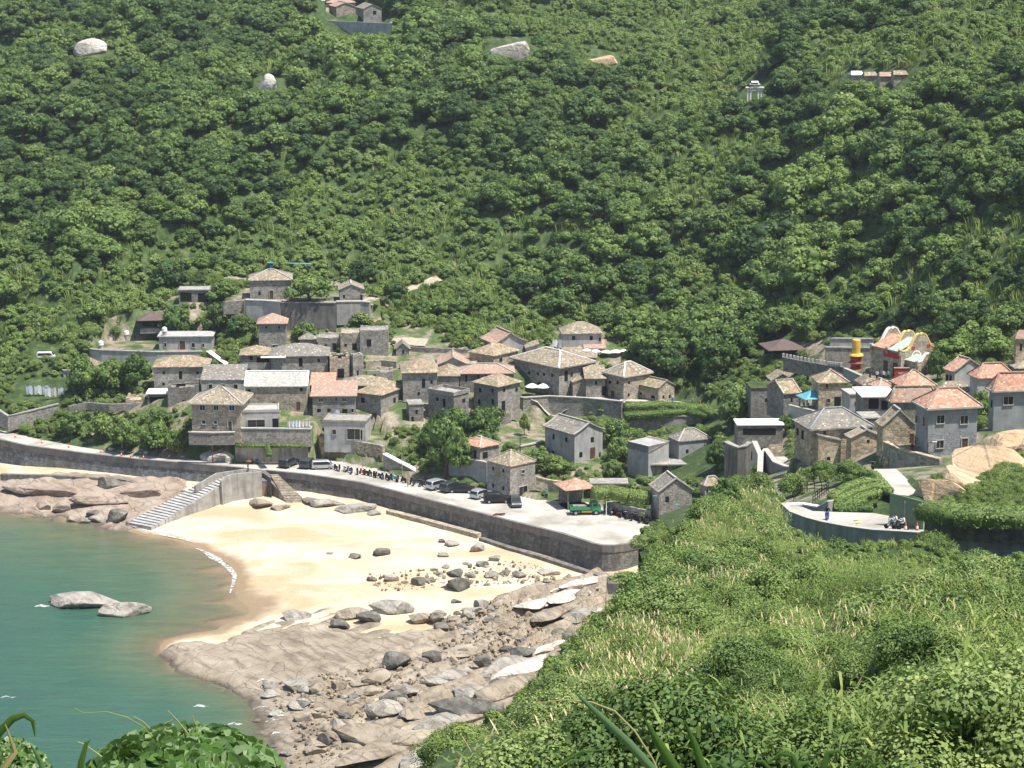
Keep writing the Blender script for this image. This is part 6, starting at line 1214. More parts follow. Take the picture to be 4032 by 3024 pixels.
FB = [(3655, 2330, 300, 250, .15, 190, 'big leafy bush standing in front of the road parapet'), (1790, 3090, 330, 200, .9, 76, 'bright yellow-green bush at the bottom edge where slope meets shore'), (2010, 3060, 300, 260, 0, 80, 'dark dense shrub at the bottom edge right of the bright one'), (2150, 2930, 240, 170, .05, 92, 'dark shrub on the left rim of the slope above the bottom edge')]
for i, q in enumerate(TR): treeat(*q[:5], q[5], k=i) if 'bush' not in q[5] or 'clipped' in q[5] else treeat(*q[:5], q[5], k=i, name='leafy_bush', mesh=SHRUBS[i % 4], cat='bush', lift=.3)
for i, q in enumerate(FB): treeat(*q[:5], q[6], name='shrub', y=q[5], k=i, mesh=FINE[i % 2], cat='shrub', lift=.6)
# kudzu mound in the lower left corner, reeds at the viewer's feet
M['kudzu'] = m_leaf('kudzu_leaf', (.02, .055, .012), (.10, .20, .04), (.46, .55, .36), .3)
def kmound(name, u0, u1, vt, y, label, n_, leaf=.13, seed=5):
    g = np.random.default_rng(seed); a, b = PY(u0, 3100, y), PY(u1, 3100, y); cx, w2 = (a.x + b.x) / 2, (b.x - a.x) / 2; zb = a.z; top = PY((u0 + u1) / 2, vt, y).z - zb
    th = g.uniform(0, 6.283, n_); rr = np.sqrt(g.uniform(0, 1, n_)); x = rr * np.cos(th) * w2; yy = rr * np.sin(th) * w2 * .8
    hgt = top * np.sqrt(np.clip(1 - rr ** 2.2, 0, 1)) * (.9 + .22 * fbm(x * 2 + 9, yy * 2, seed, 2)) - g.exponential(.07, n_)
    C = np.stack([x, yy, hgt], 1); N = np.stack([x * .8, yy * .8 - .35, np.full(n_, .8)], 1) + g.normal(0, .5, (n_, 3))
    e = empty('kudzu_mound', (cx, y, zb), label, 'vine mound'); q = ICO2[0] * [w2 * .9, w2 * .72, top * .82]
    Vk = [tuple(p) for p in q]; Fk = [tuple(int(i) for i in f) for f in ICO2[1]]; Lk = [0.0] * len(Vk)  # core gets the darkest tone, painting shade into gaps between leaves
    for i in range(n_):
        nn = Vector(N[i]).normalized(); t = nn.cross(Vector((random.gauss(0, 1), random.gauss(0, 1), .3))).normalized(); bb = nn.cross(t); sz = leaf * random.uniform(.55, 1.15); c0 = Vector(C[i]); b0 = len(Vk)
        for a_, r_, f_ in ((0, .62, 0), (45, .5, .1), (100, .52, .16), (150, .5, .06), (180, .34, -.02), (210, .5, .06), (260, .52, .16), (315, .5, .1)): Vk.append(tuple(c0 + (t * math.cos(R(a_)) + bb * math.sin(R(a_))) * sz * r_ + nn * sz * f_))
        Fk += [(b0, b0 + 1, b0 + 2, b0 + 3, b0 + 4), (b0, b0 + 4, b0 + 5, b0 + 6, b0 + 7)]; Lk += [random.random()] * 8
    me = bpy.data.meshes.new('foliage'); me.from_pydata(Vk, [], Fk); me.materials.append(M['kudzu']); me.update(); at = me.attributes.new('lv', 'FLOAT', 'POINT'); at.data.foreach_set('value', np.array(Lk, np.float32))
    o = bpy.data.objects.new('foliage', me); COL.objects.link(o); o.parent = e; o['tint'] = .0
    return e, zb
_k, _zb = kmound('k', 330, 1120, 2895, 27, 'mound of broad round kudzu leaves at the bottom left corner', 1500, .22)
_t = MB()
for pts in ([(600, 2900), (560, 2860), (500, 2825), (420, 2803), (330, 2808), (295, 2788)], [(590, 2870), (560, 2840), (525, 2822)], [(740, 2890), (700, 2840), (660, 2798)], [(640, 2885), (650, 2850), (690, 2830)], [(760, 2880), (768, 2850), (757, 2818)], [(400, 2980), (330, 2930), (305, 2922)]):
    P = [PY(u, v, 26.5) for u, v in pts]; _t.tube([p - Vector(_k.location) for p in P], [.012 - .0015 * i for i in range(len(P))], 5)
_t.build('tendril', m_flat('tendril', (.22, .26, .09), .7), _k)
_k2, _ = kmound('k', -160, 210, 2920, 30, 'tangle of small leafy vines at the extreme bottom left', 1600, .10, 8)
def blade(px, wpx, y, m='blade', name='reed_blade', label='', group=None, dy=0):
    P = [PY(u, v, y + dy * i / len(px)) for i, (u, v) in enumerate(px)]; s_ = F / (y * 1.05); o = P[0]; V = []; Fc = []
    for i, p in enumerate(P):
        d = (P[min(i + 1, len(P) - 1)] - P[max(i - 1, 0)]).normalized(); s = d.cross(Vector((0, 1, 0))).normalized() * wpx[i] / s_ / 2; f = Vector((0, -.3, 0)) * wpx[i] / s_
        V += [p - s - o, p + f - o, p + s - o]
    for i in range(len(P) - 1): a = 3 * i; Fc += [(a, a + 1, a + 4, a + 3), (a + 1, a + 2, a + 5, a + 4)]
    ob = mk(name, V, Fc, M[m], loc=o, smooth=True); tag(ob, label, 'reed blade', group); ob['tint'] = .3; return ob
M['blade'] = m_leaf('reed_leaf', (.05, .12, .02), (.09, .19, .035), (.14, .25, .06), .35)
M['blade2'] = m_leaf('pale_reed_leaf', (.16, .28, .14), (.2, .34, .18), (.26, .4, .22), .35)
M['dry'] = m_flat('dry_reed', (.42, .36, .16), .8, .2)
GB = 'reed blades close to the viewer'
blade([(2700, 3200), (2560, 3020), (2480, 2930), (2380, 2835), (2300, 2760), (2250, 2712)], [30, 36, 34, 28, 16, 2], 7.5, 'blade2', label='pale wide reed blade pointing up left near bottom centre', group=GB)
blade([(2760, 3150), (2660, 3030), (2590, 2920), (2530, 2820)], [50, 46, 34, 3], 7.0, label='short thick green reed blade right of the pale one', group=GB)
blade([(2800, 3150), (2765, 3020), (2735, 2930), (2695, 2838)], [40, 38, 28, 3], 7.2, label='upright green reed blade, third from the left at bottom centre', group=GB)
blade([(2640, 3150), (2570, 2990), (2500, 2880), (2420, 2800), (2330, 2765), (2230, 2755), (2080, 2772)], [10, 9, 8, 8, 7, 6, 3], 7.8, 'dry', label='thin yellow dry stem arching left over the pale reed blade', group=GB)
blade([(2100, 3150), (2200, 3010), (2290, 2960), (2400, 2950)], [20, 16, 12, 3], 9, label='low dark blade arching right at the bottom edge', group=GB)
for k, (u, v, du, w_) in enumerate([(3160, 2965, -90, 26), (3230, 2955, 70, 30), (3050, 2990, -100, 20), (3330, 2990, 90, 22), (2960, 2985, -60, 16), (3400, 3000, 60, 18), (2870, 3000, -70, 18), (3120, 3000, 60, 34)]):
    blade([(u, 3150), (u + du * .1, 3040), (u + du * .45, v + 10), (u + du, v + 2), (u + du * 1.5, v + 40)], [w_, w_, w_ * .8, w_ * .5, 3], 12 + k * .4, 'blade', label=f'{"broad" if w_ > 24 else "narrow"} grass blade curling {"left" if du < 0 else "right"} in the clump at the bottom edge, {["highest pair", "highest pair", "far left", "far right", "inner left", "inner right", "low left", "low centre"][k]}', group='curling grass blades at the bottom edge')
blade([(-40, 3100), (60, 2960), (20, 2850)], [30, 24, 3], 9, 'dry', label='dry tan stalk in the bottom left corner', group=GB)
blade([(-60, 2960), (0, 2880), (50, 2830), (95, 2815), (130, 2840), (138, 2900)], [30, 34, 30, 24, 18, 4], 9.5, label='broad bright blade bending over at the bottom left', group=GB)
blade([(180, 3080), (160, 3000), (120, 2930)], [22, 22, 4], 9.5, 'blade2', label='pale upright blade at the bottom left corner', group=GB)
blade([(310, 3100), (320, 3000), (340, 2925), (355, 2915)], [34, 26, 16, 6], 12, 'blade', label='short thick stalk at the left edge of the kudzu mound', group=GB)
# ------------------------------------------------------------------ rocks
def rockmesh(name, seed, cuts=11, noise_=.05, flat=1.0, sub=3):
    g = np.random.default_rng(seed); v, f = ico(sub); v = v * [1, 1, 1]
    for _ in range(cuts):
        d = g.normal(0, 1, 3); d /= np.linalg.norm(d); k = g.uniform(.42, .80); q = v @ d; m_ = q > k; v[m_] -= np.outer(q[m_] - k, d) * .96
    me = bpy.data.meshes.new(name)
    for i in range(len(v)):
        p = Vector(v[i]); v[i] *= 1 + noise_ * (mnoise.noise(p * 1.7 + Vector((seed, 0, 0))) + .5 * mnoise.noise(p * 4 + Vector((0, seed, 0))))
    v[:, 2] *= flat; v /= [v[:, 0].max() - v[:, 0].min(), v[:, 1].max() - v[:, 1].min(), v[:, 2].max() - v[:, 2].min()]; v[:, 2] -= v[:, 2].min()
    me.from_pydata([tuple(q) for q in v], [], [tuple(int(i) for i in q) for q in f]); me.update(); return me
RM = {}
def rmesh(k, m):
    if (k, m) not in RM: q = rockmesh(f'boulder_{k}_{m}', 500 + k, 12 + k % 8 if k < 14 else 6, .035 + .02 * (k % 3) if k < 14 else .08); q.materials.append(M[m]); RM[(k, m)] = q
    return RM[(k, m)]
def rock(u, v, w_, h_, m='rock_gr', label='', group=None, k=None, name='boulder', y=None, z=None, dp=.8, sink=.22, rz=None, cat='boulder'):
    p = PZ(u, v, z) if z is not None else (hit(u, v, 215) if y is None else PY(u, v, y)); s_ = F / math.hypot(p.y, CZ - p.z); k = (random.randrange(14) if w_ < 130 else 14 + random.randrange(6)) if k is None else k
    o = bpy.data.objects.new(name, rmesh(k, m)); COL.objects.link(o); W, Hh = w_ / s_, max(.12, h_ / s_)
    Hh = max(.15, Hh - .18 * W * dp) * (1 + sink) if h_ > .4 * w_ else Hh * (1 + sink)
    o.scale = (W, W * dp, Hh); o.location = (p.x, p.y + W * dp * .3, p.z - Hh * sink); o.rotation_euler = (random.uniform(-.08, .08), random.uniform(-.08, .08), random.choice([0, math.pi]) + random.uniform(-.35, .35) if rz is None else rz)
    tag(o, label, cat, group); return o
RK = [ # u, v, w, h, material, label
 (1499, 2190, 68, 40, 'rock_dk', 'largest lone dark boulder in the middle of the open sand'), (1400, 2199, 58, 26, 'rock_dk', 'low dark boulder left of the largest lone one on open sand'), (1299, 2184, 28, 14, 'rock_gr', 'smallest leftmost of the three lone dark stones on open sand'),
 (1805, 2328, 100, 70, 'rock_dk', 'big rounded dark boulder at the base of the two-stone stack on the sand'), (1834, 2226, 42, 18, 'rock', 'small flat brown rock left of two grey ones below the sea wall'), (1897, 2234, 52, 36, 'rock_gr', 'grey blocky boulder below the middle footing of the sea wall'),
 (1950, 2212, 52, 30, 'rock_gr', 'pale angular boulder close under the sea wall footing'), (1745, 2195, 48, 26, 'rock_gr', 'low grey boulder on sand below the end of the upper footing'), (1885, 2170, 62, 44, 'rock_gr', 'pale boulder touching the sea wall footing joint'), (1739, 2138, 30, 20, 'rock_dk', 'small dark stone next to the flat pale one under the upper footing'), (1776, 2152, 62, 28, 'rock_gr', 'flat pale stone just below the upper sea wall footing'),
 (2176, 2266, 98, 44, 'rock_wh', 'big white rock on the sand near the sea wall corner'), (1461, 2290, 44, 24, 'rock_dk', 'leftmost dark rock of the scattered band on the sand'), (1537, 2292, 62, 34, 'rock_gr', 'grey rock pair in the scattered band on the sand'), (1651, 2306, 62, 42, 'rock_dk', 'dark jagged rock left of the two-stone stack'), (1697, 2294, 42, 26, 'rock_dk', 'small dark rock just left of the two-stone stack'),
 (1733, 2268, 34, 24, 'rock_gr', 'little grey rock above left of the two-stone stack'), (1939, 2276, 58, 32, 'rock_gr', 'grey rock right of the two-stone stack'), (1988, 2262, 50, 26, 'rock_dk', 'dark low rock in the rubble below the sea wall'), (2043, 2276, 62, 36, 'rock_gr', 'broad grey rock in the rubble below the sea wall'), (1856, 2276, 42, 32, 'rock_gr', 'grey rock directly behind the two-stone stack'),
 (1796, 2376, 46, 20, 'rock_dk', 'lone dark stone on sand below the two-stone stack'), (1893, 2404, 62, 52, 'rock_gr', 'upright pale grey boulder at the top of the boulder heap'), (1862, 2424, 80, 44, 'rock_gr', 'broad pale boulder leaning below the upright one'), (1655, 2458, 96, 56, 'rock', 'large rounded tan boulder at the left end of the boulder heap'), (1722, 2450, 62, 50, 'rock', 'rounded tan boulder second from the left in the boulder heap'),
 (1532, 2420, 180, 52, 'rock_gr', 'long pale slab boulder lying on the upper edge of the rock shelf'), (1385, 2440, 150, 44, 'rock', 'long brown slab left of the pale slab boulder'), (1335, 2474, 84, 44, 'rock_dk', 'black angular block under the long brown slab'), (1445, 2452, 100, 40, 'rock_dk', 'black shaded block between the brown slab and the pale slab'), (1165, 2440, 120, 26, 'rock_gr', 'flat grey rock at the waterline end of the rock shelf'),
 (2222, 2514, 100, 46, 'rock_dk', 'dark wedge boulder alone on the smooth right shelf'), (2062, 2586, 104, 46, 'rock_dk', 'dark humped boulder on the right part of the shelf'), (1562, 2634, 128, 80, 'rock_dk', 'big black block at the right end of the wide smooth slab'), (1702, 2606, 84, 54, 'rock_dk', 'black block right of the big black block'), (1904, 2630, 76, 60, 'rock_dk', 'pointed dark boulder on the strata right of the black blocks'),
 (1912, 2682, 74, 56, 'rock_gr', 'grey boulder below the pointed dark boulder'), (1602, 2738, 92, 50, 'rock_gr', 'smooth grey boulder in the middle of the yellow rubble'), (1512, 2828, 140, 84, 'rock_gr', 'largest grey boulder in the yellow rubble with dark underside'), (1348, 2818, 100, 48, 'rock', 'brown boulder left of the largest grey one in the rubble'), (1292, 2936, 92, 66, 'rock_dk', 'rounded dark boulder near the bottom of the rubble by the water'),
 (1240, 2735, 60, 50, 'rock', 'upright tan block at the left edge of the yellow rubble'), (1700, 2700, 110, 46, 'rock_gr', 'flat grey block above the long tilted slabs'), (1450, 2930, 330, 60, 'rock', 'long tan slab with dark lower edge at the bottom of the shore'), (1820, 2820, 300, 56, 'rock_dk', 'long dark tilted slab in the lower strata'), (1900, 2760, 240, 44, 'rock_gr', 'long grey tilted slab right of the rubble'),
 (897, 2750, 84, 24, 'rock_gr', 'flat pale rock awash left of the rubble'), (788, 2786, 78, 24, 'rock_gr', 'outermost wave-washed rock left of the rubble'), (1042, 2898, 80, 38, 'rock', 'rounded boulder standing in the water near the bottom'), (1013, 2852, 42, 26, 'rock', 'small rounded rock in the water above the rounded boulder'), (1085, 2820, 58, 18, 'rock_gr', 'flat dark rock at the water edge of the rubble'), (918, 2838, 48, 18, 'rock', 'little rock awash with foam left of the rounded ones'), (1128, 2980, 56, 34, 'rock_gr', 'pale angular rock at the water edge near the bottom'), (1075, 2950, 42, 22, 'rock_dk', 'dark small rock awash near the bottom'),
 (345, 2398, 330, 52, 'rock_gr', 'long pale flat islet rock standing in the green water'), (478, 2432, 205, 50, 'rock_gr', 'smaller islet rock in front of the long one in the water'),
 (424, 1926, 112, 62, 'rock_dk', 'big black overhanging boulder against the west sea wall'), (95, 2050, 38, 15, 'rock_gr', 'outermost small rock in the water at the left rocks'), (138, 2042, 40, 18, 'rock_gr', 'second small rock in the water at the left rocks'), (176, 2038, 34, 18, 'rock_gr', 'third small rock in the water at the left rocks'), (196, 2056, 32, 22, 'rock_gr', 'pointed small rock in the water at the left rocks'),
 (285, 2058, 62, 22, 'rock_pink', 'flat pink rock at the edge of the left rocks'), (331, 2066, 58, 28, 'rock_gr', 'grey boulder at the seaward edge of the left rocks'), (384, 2058, 64, 38, 'rock_gr', 'grey boulder left of the big dark one by the stairs'), (464, 2058, 88, 66, 'rock_dk', 'big dark boulder at the foot of the long beach stairs'), (369, 2032, 52, 30, 'rock_dk', 'dark boulder behind the grey ones by the stairs'), (239, 2020, 76, 52, 'rock_pink', 'rounded pink boulder in the middle of the left rocks'), (179, 2006, 66, 46, 'rock_pink', 'second rounded pink boulder further left'), (510, 2066, 36, 18, 'rock_dk', 'small dark stone beside the last stair steps'),
 (170, 1950, 330, 34, 'rock_pink', 'broad pink whaleback rock below the west sea wall'), (385, 1990, 240, 48, 'rock_pink', 'smooth rounded pink dome between sea wall and stairs'), (560, 1960, 170, 44, 'rock_pink', 'low pink rocks beside the long stairs'),
 (1290, 1995, 150, 26, 'rock_gr', 'pale flat slab at the top of the beach near the short stairs'), (1400, 2020, 170, 30, 'rock_gr', 'grey tilted slab at the foot of the long sea wall'), (1230, 1985, 90, 22, 'rock', 'tan rock at the foot of the short stairs'), (1480, 2030, 60, 28, 'rock_gr', 'round grey rock where the sea wall footing begins'), (1020, 2000, 110, 32, 'rock', 'tan rocks at the foot of the pier'), (1100, 2010, 80, 22, 'rock', 'low tan rock in the sand before the short stairs')]
for q in RK:
    lf = q[2] > 140
    rock(q[0], q[1], q[2], q[3], q[4], q[5], dp=.45 if lf else .8, rz=(.12 if q[0] > 600 else 0) if lf else None, name='rock_slab' if lf else 'boulder', z=-.15 if 'islet' in q[5] else None)
rock(1797, 2277, 64, 44, 'rock_dk', 'smaller rounded boulder on top of the two-stone stack', y=hit(1805, 2328, 215).y + 1.2, sink=0)
rock(823, 1812, 215, 68, 'rock_wh', 'great pale striped boulder under the dark coped wall by the road', z=6.0, dp=.5, sink=.3)
rock(3685, 1968, 110, 110, 'rock_or', 'lowest golden granite boulder right of the path slab', k=3, sink=.5)
rock(3745, 1975, 240, 190, 'rock_or', 'long golden granite slab rising behind the lowest golden boulder', k=9, dp=1.2, sink=.6, rz=.6)
rock(3815, 1940, 230, 150, 'rock_or', 'broad golden granite dome below the slate grey house', k=4, dp=1.3, sink=.5)
rock(3930, 1880, 280, 210, 'rock_or', 'wide golden granite slope beside the light green feathery tree', k=11, dp=1.2, sink=.6, rz=.5)
rock(3995, 1800, 190, 170, 'rock_or', 'tall golden granite dome at the right edge', k=5, dp=1.2, sink=.5)
rock(3985, 1905, 150, 100, 'rock_dk', 'pitted black rock above the golden domes at the right edge', k=6, sink=.5)
rock(3770, 1960, 60, 46, 'rock_dk', 'small dark rock in the bushes under the golden dome', k=2)
rock(358, 218, 150, 84, 'rock_wh', 'large cream boulder alone in the forest at upper left', k=15, dp=.5, sink=.3, cat='boulder')
rock(1052, 352, 84, 74, 'rock_wh', 'slim white rock face in the forest left of centre', k=16, dp=.5, sink=.3)
rock(2010, 228, 150, 84, 'rock_wh', 'striped pale rock dome in the forest top centre', k=17, dp=.5, sink=.3)
rock(2380, 255, 120, 40, 'rock_or', 'brownish bare rock ledge right of the striped dome', k=9, dp=.5, sink=.2)
rock(617, 110, 26, 26, 'rock_wh', 'tiny white rock in the forest at the top left', k=1, sink=0); rock(262, 635, 50, 14, 'rock_wh', 'low pale rock sliver in the trees at far left', k=1, sink=0) if 0 else None
# fallen rocks in numbers: heap, rubble, strata
def field(poly, n_, lo, hi, mats, label, group):
    us = [p[0] for p in poly]; vs = [p[1] for p in poly]; c = 0
    while c < n_:
        u, v = random.uniform(min(us), max(us)), random.uniform(min(vs), max(vs))
        if not bool(inpoly(np.array(u), np.array(v), poly)): continue
        s = lo + (hi - lo) * random.random() ** 2.2; mt = random.choice(mats); q = rock(u, v, s, s * random.uniform(.38, .7), mt, f"{'large' if s > lo + .5 * (hi - lo) else 'middling' if s > lo + .2 * (hi - lo) else 'small'} {dict(rock='tan', rock_gr='pale grey', rock_dk='dark', rock_wh='whitish')[mt]} {label}, {['far left', 'left', 'middle', 'right', 'far right'][min(4, int(5 * (u - min(us)) / (max(us) - min(us))))]} and {'upper' if v < (min(vs) + max(vs)) / 2 else 'lower'}", group); q.location.z -= .05; c += 1
field([(1690, 2450), (1760, 2410), (1960, 2400), (2040, 2450), (2040, 2500), (1780, 2500)], 34, 28, 74, ['rock', 'rock_gr', 'rock_dk'], 'boulder in the heap above the shelf', 'boulders heaped at the top of the shelf')
field([(1010, 2700), (1200, 2690), (1540, 2660), (1660, 2700), (1600, 2800), (1420, 2860), (1380, 2960), (1160, 3000), (1180, 2860)], 64, 30, 120, ['rock', 'rock', 'rock_gr', 'rock_dk'], 'rock in the yellow rubble', 'rocks in the yellow rubble')
field([(1450, 2270), (1700, 2230), (2080, 2210), (2120, 2300), (1900, 2310), (1500, 2330)], 34, 12, 34, ['rock', 'rock_gr', 'rock_gr'], 'stone strewn on the sand', 'stones strewn on the sand')
field([(1640, 2560), (1900, 2500), (2150, 2520), (2100, 2640), (1850, 2660), (1660, 2640)], 24, 18, 60, ['rock', 'rock_dk', 'rock_gr'], 'block on the strata', 'loose blocks on the strata')
field([(2020, 2240), (2420, 2300), (2400, 2420), (2150, 2400), (1980, 2330)], 22, 16, 56, ['rock_wh', 'rock_gr', 'rock'], 'rock near the sea wall corner', 'pale rocks near the sea wall corner')
field([(420, 1770), (700, 1785), (740, 1805), (640, 1800), (430, 1782)], 14, 12, 34, ['rock_wh', 'rock_gr'], 'stone in the west road verge', 'stones along the road verge')
for i, (u, v, L_, h_, m_) in enumerate([(1690, 2780, 9, .9, 'rock'), (1760, 2850, 12, 1.1, 'rock_gr'), (1850, 2720, 10, 1.0, 'rock'), (1930, 2800, 13, 1.0, 'rock'), (1640, 2900, 11, 1.0, 'rock'), (1520, 2960, 12, 1.2, 'rock'), (1720, 2960, 12, 1.0, 'rock_gr'), (2010, 2700, 11, .9, 'rock'), (2080, 2640, 12, .8, 'rock_wh'), (2140, 2560, 10, .8, 'rock_wh'), (2000, 2620, 9, .8, 'rock_gr'), (1880, 2560, 9, .7, 'rock'), (2180, 2420, 9, .7, 'rock'), (2100, 2380, 8, .6, 'rock_wh'), (2240, 2340, 9, .6, 'rock_wh'), (2300, 2420, 9, .7, 'rock_gr'), (1990, 2460, 8, .7, 'rock'), (2280, 2300, 8, .5, 'rock_wh'), (1800, 2660, 8, .8, 'rock_gr'), (1400, 3000, 9, 1.0, 'rock')]):
    p = hit(u, v, 215); k = i % 14; o = bpy.data.objects.new('rock_ledge', rmesh(k, m_)); COL.objects.link(o); o.scale = (L_ * 1.15, L_ * .42, h_ * 2.0); o.location = (p.x, p.y, p.z - h_ * .95); o.rotation_euler = (random.uniform(-.06, .06), .05, .93 + random.uniform(-.12, .12))
    tag(o, f"{dict(rock='tan', rock_gr='grey', rock_wh='bleached')[m_]} tilted rock ledge, {['long', 'short'][L_ < 10]}, {'by the near slope' if u > 1950 else 'beside the rubble'}, {'lowest' if v > 2940 else 'low' if v > 2820 else 'midway' if v > 2600 else 'upper' if v > 2400 else 'near the sea wall corner'} {['a', 'one'][0] if 0 else ''}".strip().rstrip(','), 'rock ledge', 'tilted ledges of the shore')
# rubble too small to count
P = []
for poly, n_ in (([(1010, 2690), (1200, 2680), (1640, 2600), (1720, 2620), (1640, 2800), (1440, 2870), (1380, 2990), (1150, 3020), (1160, 2860)], 600), ([(1680, 2440), (2040, 2400), (2120, 2480), (1800, 2520)], 500), ([(1450, 2260), (2100, 2220), (2200, 2300), (1500, 2330)], 260), ([(1700, 2540), (2150, 2500), (2150, 2650), (1800, 2680)], 500)):
    us = [p[0] for p in poly]; vs = [p[1] for p in poly]; U = rng.uniform(min(us), max(us), n_ * 2); V = rng.uniform(min(vs), max(vs), n_ * 2); i = inpoly(U, V, poly)
    for u, v in list(zip(U[i], V[i]))[:n_]:
        p = PZ(u, v, 1.2); P.append((p.x, p.y))
P = np.array(P); Zp = gz(P[:, 0], P[:, 1]); k = Zp > .05; P, Zp = P[k], Zp[k]
M['rubble'] = m_rock('golden_rubble', [(.20, .15, .10), (.30, .235, .16), (.42, .34, .24), (.27, .23, .18)], (.12, .10, .08), 3)
pm = []
for i in range(5):
    q = rockmesh(f'pebble_{i}', 700 + i, 6, .1, sub=1); q.materials.append(M['rubble']); pm.append(q)
_r = np.random.default_rng(4); n_ = len(P)
scatter('shore_rubble', pm, np.stack([P[:, 0], P[:, 1], Zp - .04], 1), _r.uniform(0, 6.28, n_), .16 + .5 * _r.uniform(0, 1, n_) ** 3, _r.integers(0, 5, n_), np.zeros(n_))
# ------------------------------------------------------------------ old concrete stump by the shore
e = empty('concrete_stump', PZ(2465, 2410, 5.0), 'broken concrete pillbox stump topped with green moss beside the near slope', 'ruin')
MB().box((0, 1.5, 1.2), (3.0, 3, 3.6)).box((-.9, 1.3, 3.55), (3.4, 3.6, 1.6)).box((1.5, 1.2, 3.4), (1.9, 3.0, 1.5)).build('body', M['stain_conc'], e)
_m = bpy.data.objects.new('moss_top', BUSHES[1]); COL.objects.link(_m); _m.parent = e; _m.location = (0, 1.4, 4.0); _m.scale = (1.9, 1.3, .8); _m['tint'] = .55
# ------------------------------------------------------------------ temple
def slabm(pts, th, up=Vector((0, 0, 1))):
    n = len(pts); return [Vector(p) for p in pts] + [Vector(p) - up * th for p in pts], [tuple(range(n))] + [tuple(range(n, 2 * n))[::-1]] + [(i, n + i, n + (i + 1) % n, (i + 1) % n) for i in range(n)]
FL = [(-.04, .12), (.06, .0), (.16, .02), (.24, .22), (.31, .60), (.38, .90), (.45, 1.0), (.5, .93), (.55, 1.0), (.62, .90), (.69, .60), (.76, .22), (.84, .02), (.94, .0), (1.04, .12)]
M['trim_y'] = m_flat('yellow_coping', (.70, .52, .20), .7, .15); M['red'] = m_flat('temple_red', (.45, .04, .03), .6, .15); M['roof_g'] = m_roof('pale_green_tiles', [(.38, .46, .40), (.48, .54, .47), (.34, .42, .37)], 0); M['gold'] = m_flat('gold_paint', (.75, .48, .10), .45, .12)
def temple(name, label, c, z, uR, uL, yaw, heave, hg, gables, roofs, wallm, trims, extra=None):
    O = PZ(c[0], c[1], z); a = Vector((math.cos(R(yaw)), math.sin(R(yaw)), 0)); b = Vector((-a.y, a.x, 0)); e = empty(name, O, label, 'temple')
    sp = lambda d, u: next((t for t in np.arange(.3, 40, .05) if (proj(O + d * t)[0] - u) * (1 if u > c[0] else -1) > 0), 8)
    W, D = sp(a, uR), sp(b, uL); P = lambda x, y, z_: a * x + b * y + Vector((0, 0, z_))
    MB().add([P(x, y, z_) for z_ in (-2, heave) for x, y in ((0, 0), (W, 0), (W, D), (0, D))], [(0, 4, 5, 1), (1, 5, 6, 2), (2, 6, 7, 3), (3, 7, 4, 0), (4, 7, 6, 5)]).build('wall', M[wallm], e)
    K = len(FL)
    for g, (q, col) in enumerate(zip(gables, trims)):
        y = q * D; mb = MB(); fr = [P(t * W, y - .02, heave + .003 + h * hg) for t, h in FL]; bk = [p + b * .4 for p in fr]
        lo = [P(t * W, y - .02, heave - .6) for t, h in FL]; lob = [p + b * .4 for p in lo]; n = K
        mb.add(fr + lo + bk + lob, [(i, n + i, n + i + 1, i + 1) for i in range(n - 1)] + [(2 * n + i, 2 * n + i + 1, 3 * n + i + 1, 3 * n + i) for i in range(n - 1)] + [(i, i + 1, 2 * n + i + 1, 2 * n + i) for i in range(n - 1)] + [(0, 2 * n, 3 * n, n), (n - 1, 2 * n - 1, 4 * n - 1, 3 * n - 1)])
        gb = mb.build('gable', M[wallm], e)
        cp = MB()
        for i in range(n - 1): cp.bar(fr[i] + b * .2 + Vector((0, 0, .1)), fr[i + 1] + b * .2 + Vector((0, 0, .1)), .5, .22)
        cp.build('gable_coping', M[col], gb if 0 else e)
    for g, rm in enumerate(roofs):
        y0, y1 = gables[g] * D + .42, gables[g + 1] * D - .04; rid = hg * .62
        for x0, x1, h0, h1 in ((-.3, W / 2, 0, rid), (W + .3, W / 2, 0, rid)):
            vv, ff = slabm([P(x0, y0, heave + h0 + .12), P(x1, y0, heave + h1 + .12), P(x1, y1, heave + h1 + .12), P(x0, y1, heave + h0 + .12)], .14); MB().add(vv, ff).build('roof', M[rm], e)
    return e, P, W, D, a, b
e, P, W, D, a, b = temple('sea_temple', 'stone temple with wavy yellow-trimmed flame gables and orange and green roofs', (3545, 1490), 27.4, 3695, 3428, 34, 4.3, 2.6, (0, .42, .95), ('roof_g', 'r_org'), 'tan', ('trim_y', 'trim_y', 'white'))
up = Vector((0, 0, 1))
_w = MB()
for x in (.30, .70): _w.box(P(W * x, -.03, 4.75), (.75, .06, .55), a, b)
_w.build('window', M['red'], e)
MB().box(P(W * .52, -.03, 3.3), (.45, .05, .4), a, b).build('vent', M['black'], e)
MB().box(P(-.05, D * .32, 3.5), (.10, D * .5, .9), a, b).build('painted_frieze', M['red'], e)
MB().box(P(-.04, D * .18, 1.2), (.08, 1.0, 2.4), a, b).build('door', M['wood'], e)
MB().box(P(-.04, D * .5, 1.2), (.08, 1.0, 2.4), a, b).build('door', M['wood'], e)
e2, P2, W2, D2, a2, b2 = temple('side_hall', 'small side hall with white flared gable and pale green roof at the temple', (3612, 1498), 27.4, 3690, 3560, 34, 2.9, 1.2, (0, .9), ('roof_g',), 'warm', ('white', 'white'))
MB().box(P2(W2 * .5, -.03, 2.7), (.6, .06, .5), a2, b2).build('window', M['red'], e2)
